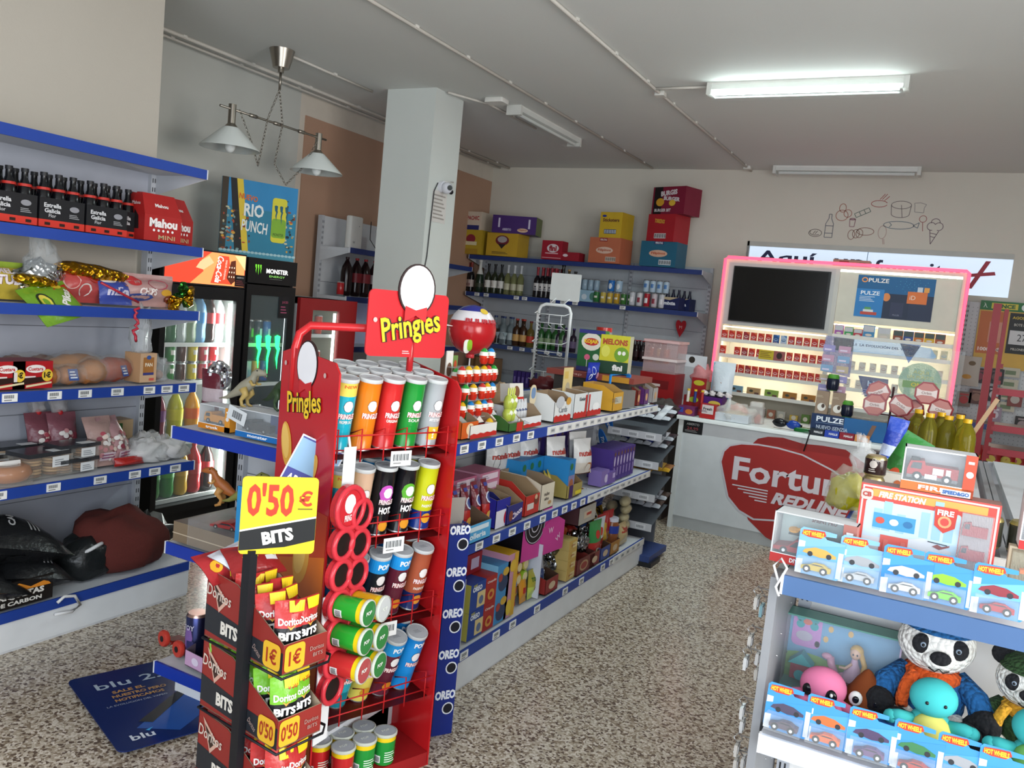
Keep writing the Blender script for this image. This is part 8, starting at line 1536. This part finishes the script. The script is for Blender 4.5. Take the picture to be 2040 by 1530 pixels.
HWS = [('b8a040', 'c8a04a', '6aa8e0', 'd8b03a', 'gold'), ('a8acb0', '9a9ca0', '8ab8e8', 'a8acb4', 'silver'), ('c4c6c4', 'b8b8b4', '2a7ec8', 'c0c0bc', 'white'), ('6ac42a', '8ac42a', '3a8fd8', '7ac83a', 'lime green'), ('a02430', '8a2a34', '6ab0e8', '6a4a4a', 'dark red'), ('4a3a4a', '4a4258', '3a8fd0', '5a4a78', 'dark purple'), ('d0602c', 'd86a34', '4a9ad8', 'd8683a', 'orange'), ('5a3a6a', '4a3a5a', '4a98d4', '4a3a60', 'violet'), ('a83424', '3a7a4a', '3a8ccc', '2a8a5a', 'green and red'), ('8a8c90', '9a9ca0', '4a9ad8', 'b8bac0', 'grey'), ('c88a2a', 'c8862a', '3a8fd0', 'c8982a', 'amber')]
def card(i, x, y, z, lab, rz=0, lean=.16, car=None):
    c, p, bg2, _, n_ = HWS[i]
    thing('toy_car_blister', 'toy', lab.format(n_), blister(car_mesh(c, L=.064, W=.022, H=.018), '3a8fd0' if i not in (0, 1) else '7ab0dc', p, bg2), mat=Matrix.Translation((x, y, z)) @ Matrix.Rotation(rz, 4, 'Z') @ Matrix.Rotation(-lean, 4, 'X'))
for i, px in enumerate((1625, 1712, 1804, 1888, 1995)):
    card(i, at(px, 1160, y=2.03).x, 2.03+.004*(i % 2), ZU, '{} toy car card, '+nth(i, 5)+' on the upper blue rail', .05*((i % 3)-1))
for i, px in enumerate((1560, 1645, 1735, 1830, 1925, 2015)):
    card(i+5, at(px, 1480, y=2.0).x, 2.0, ZL, '{} toy car card, '+nth(i, 6)+' on the lower toy shelf', .04*((i % 3)-1), .14)
# fire station play set
W, H = .29, .225; f = B(); f.box(-W/2, W/2, -.03, .03, 0, H, 'c07a74', front='c9443c', top='8a6a64'); f.flat((0, -.03, 0), (1, 0, 0), (0, 0, 1))
f.rect(-W/2+.004, .004, W-.008, H-.008, 'd8cfc8'); f.rect(-W/2+.008, .008, W-.016, H-.016, 'c8443a', .0008); f.rect(-W/2+.025, H-.028, W-.05, .018, 'd89a4a', .001); f.poly(rrect(-.03, .095, .2, .185, .006), 'b8cfdc', .0012)
for i, (u, h_) in enumerate(((-.11, .05), (-.09, .07), (-.06, .045), (-.01, .06), (.015, .09), (.04, .05))): f.rect(u, .12, .018, h_, '93b8d0', .0016)
f.poly([(-.13, .02), (.06, .02), (.06, .1), (.0, .12), (-.05, .105), (-.13, .1)], 'c9ccd0', .002); f.rect(-.09, .06, .06, .05, 'c85a50', .0024); f.rect(-.082, .03, .01, .07, 'c86a60', .0028); f.rect(-.045, .03, .01, .07, 'c86a60', .0028); f.rect(-.11, .125, .09, .035, '3f8fb8', .0024)
for i in range(3): f.disc(-.095+.03*i, .143, .01, .008, ['c84a3a', 'd8d8d8', '2a6a9a'][i], .003, 10)
f.text('FIRE STATION', -.055, H-.021, .015, 'e8d8d0', w=.1, d=.002, bold=.05, shear=.2); f.poly([(.015, .2), (.062, .2), (.06, .155), (.038, .14), (.018, .155)][::-1], 'c03a2c', .003); f.text('FIRE', .038, .187, .013, 'e8e0d8', w=.034, d=.004, bold=.04); f.disc(.038, .166, .014, .014, 'd89a6a', .0035, 14); f.disc(.038, .166, .009, .009, 'c8443a', .004, 12)
f.poly(rrect(-.13, .2, .026, .026, .008), 'c8b8b0', .003); f.text('CB', -.13, .2, .012, 'a83a30', d=.004, bold=.05); f.tube([(.01, -.034, .115), (.05, -.034, .113)], .001, '3a3a40', 4)
f.poly([(.02, .105), (.03, .112), (.04, .108), (.055, .114), (.055, .11), (.035, .1)], '8a5a58', .003); f.rect(.072, .02, .06, .175, '8a8486', .0025)
fp = [('box', f)]
for i, z in enumerate((.03, .085, .14)): fp += [('toy_truck', vh(car_mesh('8c1c24', True, L=.05, W=.016), .1, -.034, z)[0][1])]
cf = B(); cf.box(.07, .134, -.048, -.031, .018, .198, 'e8e8ec:t22'); fp.append(('clear_blister', cf))
thing('toy_playset_box', 'toy', 'large red and white fire station play set box behind the toy cars', fp, (0, 2.15, ZU), .0)
fr2 = car_mesh('a32028', True, L=.085, W=.04, wheel='1c1c20'); tb_ = fr2[0][1]; tb_.flat((0, -.02, 0), (1, 0, 0), (0, 0, 1)); tb_.rect(.0, .015, .018, .012, 'd8d4d0', .001); tb_.rect(.022, .015, .008, .012, 'd8d4d0', .001); tb_.rect(-.012, .006, .02, .008, 'c8ccd0:s', .001); tb_.box(-.042, .042, -.021, -.02, .004, .01, '6a6c70'); tb_.cbox(-.03, 0, .035, .015, .03, .005, '1a1a1e')
thing('toy_truck_box', 'toy', 'window box with a red toy fire engine on top of the play set', windowbox(.15, .098, .07, 'd86a2c', 'c8482c', '', vh(fr2, -.012, 0, .022, 1.25), 'FIRE', foot=.02)+[('brand_print', B().flat((0, -.038, 0), (1, 0, 0), (0, 0, 1)).rect(.01, .001, .06, .014, 'd8d8d8').text('SPEED&GO', .04, .008, .009, '2a5a9a', w=.054, d=.002, bold=.05))], (.01, 2.165, ZU+.226), .04)
rc = car_mesh('9c1c20', L=.12, W=.06, H=.03, wheel='1a1a1c'); rb = rc[0][1]; rb.cbox(0, 0, .045, .06, .04, .004, '1a1a1e'); rb.tube([(-.02, -.01, .056), (0, -.01, .06), (.02, -.01, .056)], .004, 'd89a2a', 6)
for x in (-.02, .02): rb.at(x, -.012, .056, .3); rb.lathe([(.012, -.002), (.012, .002)], 'd89a2a', 12); rb.at()
thing('toy_car_box', 'toy', 'open window box with red toy car and yellow bicycle, left end of toy shelf', windowbox(.19, .125, .08, 'b82a28', 'a86a60', '', vh(rc, -.03, 0, .022, 1.05)+[('back_print', B().box(-.09, .07, .033, .035, .02, .12, 'b8c8c4').flat((-.09, .033, .02), (1, 0, 0), (0, 0, 1)).text('SPRINT PRO', .1, .085, .012, '7a2a28', w=.06, bold=.04))], 'DIY 2.1 METAL', foot=.022), (-.23, 2.12, ZU), -.05)
thing('toy_car_box', 'toy', 'red window box with a toy car cut by the right picture edge', windowbox(.15, .13, .08, 'b82a28', 'a86a60', '', vh(car_mesh('9c1c20', L=.1, W=.05, H=.03), 0, 0, .02), 'DIY'), (.265, 2.2, ZU+.13))
thing('toy_vehicle_pack', 'toy', 'clear pack with orange and white toy vehicles at the right picture edge', [('card', carton(.12, .03, .13, 'b8b094', [('r', .03, .09, .05, .03, '3a7ab8')])), ('toy_car', vh(car_mesh('d8682a', L=.07, W=.02), 0, -.028, .07)[0][1]), ('toy_car', vh(car_mesh('b8bcc0', L=.07, W=.02), 0, -.028, .02)[0][1]), ('clear_cover', B().box(-.055, .055, -.05, -.015, .005, .125, 'eeeedc:t18'))], (.235, 2.19, ZU))
# doll set
W, H = .29, .2; d_ = B(); d_.box(-W/2, W/2, .03, .034, 0, H, '6fa4c8'); d_.flat((0, .03, 0), (1, 0, 0), (0, 0, 1)); d_.rect(-W/2, 0, W, .05, '6a9a4a'); d_.disc(-.08, .05, .08, .03, '7fb05a', .0006); d_.disc(.05, .05, .09, .025, '8ab85c', .0008); d_.poly(rrect(-.09, .14, .075, .09, .015), 'c48ac8', .001)
for x in (-.018, .018):
    for z in (-.009, .009): d_.disc(-.09+x, .165+z, .011, .011, '2aa0a8', .0016, 12)
d_.rect(-.108, .158, .036, .014, '2aa0a8', .0018); d_.disc(-.09, .165, .012, .008, 'd8705a', .002, 12); d_.disc(-.095, .125, .022, .014, 'b8b0c0', .002, 12)
for u, v in ((-.03, .16), (-.04, .13), (.02, .16), (-.06, .11)): d_.disc(u, v, .007, .009, 'd8b070', .001, 8)
d_.box(-W/2, W/2, -.04, .034, H-.004, H, '5f9488'); d_.box(-W/2, W/2, -.04, .034, 0, .004, '7ab0a8'); d_.box(-W/2, -W/2+.004, -.04, .034, 0, H, '3a5a9a'); d_.box(W/2-.004, W/2, -.04, .034, 0, H, 'b8a8c0')
ho = B(); ho.box(-.115, -.065, -.02, .01, .02, .065, '8c1c2c'); ho.ext([(-.032, 0), (.032, 0), (0, .03)], (-.09, -.024, .062), (1, 0, 0), (0, 0, 1), .04, '2aa0a4'); ho.flat((-.09, -.02, .02), (1, 0, 0), (0, 0, 1)); ho.disc(0, .012, .014, .014, '2a9aa0')
ps_ = B(); ps_.ball(.03, -.01, .05, .035, .015, .02, 'c890a8:g'); ps_.tube([(.0, -.01, .055), (-.015, -.01, .08), (-.02, -.01, .1)], .01, 'c890a8:g', 8); ps_.ball(-.028, -.01, .1, .014, .009, .009, 'c890a8:g')
for x in (.01, .05): ps_.tube([(x, -.01, .045), (x, -.01, .012)], .007, 'c890a8:g', 8)
dl = B(); dl.lathe([(.03, .055), (.022, .075), (.01, .1), (.007, .112)], 'c8a8c0', 12, .04, -.012); dl.ball(.04, -.014, .127, .014, .013, .016, 'd8b098'); hr = B(); hr.ball(.042, -.008, .133, .017, .015, .016, 'c9a050'); hr.tube([(.052, -.012, .13), (.065, -.015, .1), (.062, -.018, .06), (.05, -.018, .03)], .007, 'c9a050', 8)
dl.tube([(.035, -.02, .1), (.02, -.024, .085), (.005, -.024, .085)], .004, 'd8b098', 6); dl.flat((.04, -.028, .127), (1, 0, 0), (0, 0, 1)); dl.disc(-.005, .001, .002, .003, '2a2a3a'); dl.disc(.005, .001, .002, .003, '2a2a3a')
thing('doll_playset_box', 'toy', 'blue window box with blonde doll, pink pony and kennel on the lower toy shelf', [('box', d_), ('doll', dl, [('hair', hr)]), ('pony', ps_), ('kennel', ho), ('clear_window', B().box(-W/2+.004, W/2-.004, -.041, -.04, .004, H-.004, 'eef4f8:t8'))], (-.155, 2.31, ZL), .0)
# plush toys
def panda(coat, scarf, cap):
    Wn, K = 'yarn_white', 'yarn_black'; body = B(); body.ball(0, 0, .07, .075, .062, .08, coat, 20); head = B(); head.ball(0, -.01, .2, .078, .068, .068, Wn, 24); head.ball(0, -.062, .18, .034, .03, .026, Wn, 16)
    fc = []
    for s in (-1, 1):
        e = B(); e.ball(s*.066, 0, .252, .028, .016, .028, K, 14); fc.append(('ear', e))
        p = B(); p.ball(s*.036, -.066, .207, .019, .01, .022, K, 14); p.ball(s*.034, -.076, .208, .006, .004, .006, '8a98a8:g', 8); p.ball(s*.034, -.079, .208, .0035, .003, .0035, '0a0a0c:g', 8); fc.append(('eye_patch', p))
    n = B(); n.ball(0, -.09, .19, .021, .012, .015, K, 14); n.tube([(-.02, -.088, .166), (-.008, -.092, .161), (0, -.092, .168), (.008, -.092, .161), (.02, -.088, .166)], .0016, '111111', 5); fc.append(('nose', n))
    c_ = B(); c_.lathe([(.066, .238), (.062, .255), (.045, .266), (.0001, .272)], cap, 20, 0, -.012, cap=False); c_.lathe([(.072, .236), (.06, .246)], cap, 20, 0, -.022, cap=False); sf = B(); sf.lathe([(.05, .112), (.06, .122), (.058, .135), (.045, .143)], scarf, 20, 0, -.005); sf.tube([(-.04, -.055, .14), (-.055, -.07, .11), (-.06, -.072, .08), (-.058, -.072, .065)], .013, scarf, 8)
    parts = [('body', body), ('head', head, fc), ('cap', c_), ('scarf', sf)]
    for s in (-1, 1):
        a = B(); a.tube([(s*.05, 0, .12), (s*.09, -.03, .095), (s*.1, -.055, .07)], .026, coat, 10); a.ball(s*.103, -.07, .062, .032, .032, .032, K, 14); parts.append(('arm', a))
        l = B(); l.tube([(s*.04, -.02, .03), (s*.06, -.07, .03)], .032, 'yarn_white', 10); l.ball(s*.065, -.1, .033, .036, .032, .036, K, 14); parts.append(('leg', l))
    return prep(parts)
q = at(1862, 1300, y=2.24); thing('panda_plush', 'plush toy', 'crocheted panda plush with blue coat, blue cap and orange scarf', panda('yarn_blue', 'yarn_orange', 'yarn_blue'), (q.x, 2.27, ZL), .12, sc=1.12)
q = at(2052, 1330, y=2.22); thing('panda_plush', 'plush toy', 'crocheted panda plush with green coat and mustard scarf at the right edge', panda('yarn_green', 'yarn_mustard', 'yarn_green'), (q.x+.01, 2.26, ZL), -.1, sc=.92)
def plush(c, belly, dark='2a2a30'):
    b = B(); b.ball(0, 0, .06, .06, .045, .065, c, 20); h = B(); h.ball(0, -.005, .155, .06, .052, .052, c, 22); bl = B(); bl.ball(0, -.022, .064, .052, .032, .054, belly, 18); ps = [('body', b), ('head', h), ('belly', bl)]
    for s in (-1, 1):
        a = B(); a.tube([(s*.045, -.01, .085), (s*.08, -.02, .09), (s*.1, -.022, .085)], .018, c, 10); a.ball(s*.1, -.022, .085, .019, .019, .019, c, 12); ps.append(('arm', a)); l = B(); l.ball(s*.045, -.035, .02, .028, .035, .02, c, 12); ps.append(('leg', l)); y = B(); y.ball(s*.022, -.053, .155, .005, .004, .005, '15151a:g', 8); ps.append(('eye', y))
    return prep(ps)
q = at(1855, 1420, y=2.12); thing('plush_toy', 'plush toy', 'turquoise plush with pale yellow belly sitting in front of the blue coated panda', plush('3fb4b4:c', 'd2cc6a:c'), (q.x, 2.13, ZL), .15, sc=.86)
q = at(2060, 1450, y=2.1); thing('plush_toy', 'plush toy', 'second turquoise plush cut by the right picture edge', plush('3fb4b4:c', '6fae5a:c'), (q.x+.01, 2.12, ZL-.0), -.1, sc=.84)
oc_ = [('head', B().ball(0, 0, .075, .058, .045, .05, 'e07aa0:c', 22)), ('eye', B().ball(.028, -.038, .07, .015, .009, .018, '120c12:g', 14).ball(.03, -.047, .077, .004, .003, .005, 'f0f0f0', 8)), ('eye', B().ball(-.03, -.036, .07, .013, .009, .016, '120c12:g', 14))]
for i in range(5): a = -pi*.9+i*pi*.2; oc_.append(('tentacle', B().tube([(.03*cos(a), -.0+.02*sin(a), .05), (.07*cos(a), .035*sin(a), .04), (.1*cos(a), .045*sin(a), .015)], .014, 'e07aa0:c', 8)))
q = at(1640, 1395, y=2.15); thing('plush_toy', 'plush toy', 'pink plush with large black eyes in front of the doll box', prep(oc_), (q.x-.005, 2.16, ZL), -.1, sc=.97)
po_ = B(); po_.lathe([(.05, 0), (.055, .015), (.05, .035), (.04, .045), (.042, .06), (.03, .075), (.022, .09), (.008, .11), (.0001, .115)], '7a3a14:c', 20); pp_ = [('body', po_)]
for s in (-1, 1): pp_.append(('eye', B().ball(s*.02, -.04, .06, .014, .008, .016, 'e6e4e0', 14).ball(s*.02, -.048, .06, .007, .004, .008, '10101a:g', 10)))
pp_.append(('mouth', B().tube([(-.025, -.048, .03), (0, -.054, .024), (.025, -.048, .03)], .006, '7ab4d0', 6)))
q = at(1712, 1395, y=2.17); thing('plush_toy', 'plush toy', 'brown swirl plush with round white eyes beside the pink plush', pp_, (q.x+.01, 2.2, ZL), .1, sc=1.15)
thing('plush_toy', 'plush toy', 'dark blue plush lying between the brown plush and the turquoise one', blob(44, .07, .04, .04, '24569a:c', amp=.15), (q.x+.09, 2.1, ZL))
# key rings on the side of the toy shelf
rn = random.Random(4)
for j in range(3):
    pb = B(); pb.tube([(-.29, 2.06+.12*j, .98), (-.36, 2.06+.12*j, .98)], .004, 'b8bcc0:s', 6)
for i in range(16):
    z = .98-.05*i; y = 2.25+rn.uniform(-.1, .1); k = B(); k.tube([(0, 0, .03), (-.012, 0, .045), (0, 0, .06), (.012, 0, .045)], .0015, 'c8ccd0:s', 5, True); f_ = B()
    c = rn.choice(['c8c4be', '2a2a2e', 'a83a4a', '8ab4c0', 'c8ccd0:s', 'b8a05a', 'd8d8d8']); f_.cbox(0, 0, .0, .008, .035, .032, c); f_.cbox(0, 0, .006, .012, .02, .02, 'e4e4e4')
    hk = B(); hk.tube([(.075, 0, .055), (0, 0, .055)], .002, 'b0b4b8:s', 5)
    thing('key_ring', 'key ring', 'small key ring hanging in the column on the left side of the toy shelf', [('ring', k), ('fob', f_), ('hook', hk)], (-.362, y, z-.06), group='key rings on the side of the toy shelf')
b = B(); b.box(-.31, -.29, 2.03, 2.4, .1, 1.06, '8a8c90'); thing('wire_side_panel', 'panel', 'narrow grey side panel carrying the key rings', b)
b = B(); b.tube([(-.285, 1.995, 1.06), (-.3, 1.99, 1.1), (-.285, 1.99, 1.12), (-.27, 1.99, 1.1), (-.29, 1.99, 1.05), (-.28, 1.99, 1.03)], .003, 'e8eaec', 6); thing('cable_tie', 'tie', 'white looped tie at the corner of the blue toy shelf rail', b)
# goods on the rear top of the toy shelf
OB2 = prep(bottle('oil', 'a59a2e:l', 'd8a81c:g', None, liquid='b8a43a:l')); OD = prep(bottle('oil', '9a9236:l', 'd8a81c:g', None, liquid='a0942e:l'))
for i, (px, m, y) in enumerate(((1822, OD, 4.3), (1846, OD, 4.15), (1868, OD, 4.3), (1884, OD, 4.15), (1906, OB2, 4.3), (1922, OB2, 4.1))): thing('oil_bottle', 'bottle', f'{"pale" if m is OB2 else "dark"} yellow oil bottle with yellow cap, {nth(i, 6)} behind the toy boxes', m, (at(px, 880, y=y).x, y, ZU), rz=i)
CN2 = prep(can('2a1a18:g', [('o', -.008, .04, .012, .012, 'c8c0b8'), ('t', 'Choc', 0, .055, .01, 'd0c8c0', .025), ('l', -.01, .015, .02, .012, 2, 'c8c0b8')], top='b8a878:s', h=.066, r=.033))
for i in range(3): thing('food_can', 'can', f'{["lowest", "middle", "topmost"][i]} dark brown can of the stack beside the fire station box', CN2, (at(1737, 980, y=2.85).x, 2.85, ZU+.067*i), .1)
thing('lentil_bag', 'food', 'knotted clear bag of yellow packets left of the dark brown cans', [('contents', blob(71, .055, .045, .07, 'b0a81c:x', amp=.2)), ('clear_bag', blob(72, .062, .05, .085, 'e4e6dc:t20', amp=.2)), ('knot', (lambda q: (setattr(q, 'v', [(x+.03, y, z+.12) for x, y, z in q.v]), q)[1])(blob(73, .03, .02, .07, 'e4e8ea:t30', amp=.35)))], (at(1690, 960, y=2.93).x, 2.93, ZU), sc=1.05)
thing('snack_bag', 'snack bag', 'green and beige bag of rice leaning behind the cans', pouch(.11, .24, .06, [(.35, 'a89c80'), (.6, '2a6a2c'), (1, '2f7a34')], [('o', -.01, .07, .02, .03, 'b84a2a'), ('o', .0, .07, .01, .015, 'e0c84a')], 4), (at(1768, 920, y=3.4).x, 3.4, ZU), .1, -.1, .45)
thing('snack_bag', 'snack bag', 'royal blue and white bag standing behind the rice bag', pouch(.1, .3, .05, [(.5, 'b8c4dc'), (.75, '1c3aa0'), (1, '2a4ab0')], [('r', 0, .05, .08, .01, '2a4ab0'), ('r', 0, .08, .08, .01, '2a4ab0')], 6), (at(1768, 880, y=3.9).x, 3.9, ZU), .2, 0, .16, sc=.8)
thing('stock_cube_box', 'food', 'small white boxes with cup pictures between cans and fire engine', carton(.1, .05, .055, 'c8c4bc', [('o', -.025, .02, .012, .016, 'b0603a'), ('o', .025, .02, .012, .016, 'b0603a')]), (at(1775, 940, y=3.05).x, 3.05, ZU+.07)); thing('food_can', 'can', 'gold rimmed can under the small white boxes', can('b8b0a0:g', h=.068, r=.045, top='c8b878:s'), (at(1775, 940, y=3.05).x, 3.05, ZU))
for i in range(3): thing('food_can', 'can', f'gold rimmed can, {nth(i, 3)} of three right of the fire station box', can('3a3a30:g', h=.09, r=.04, top='c8b878:s'), (.16+.09*i, 2.75, ZU))
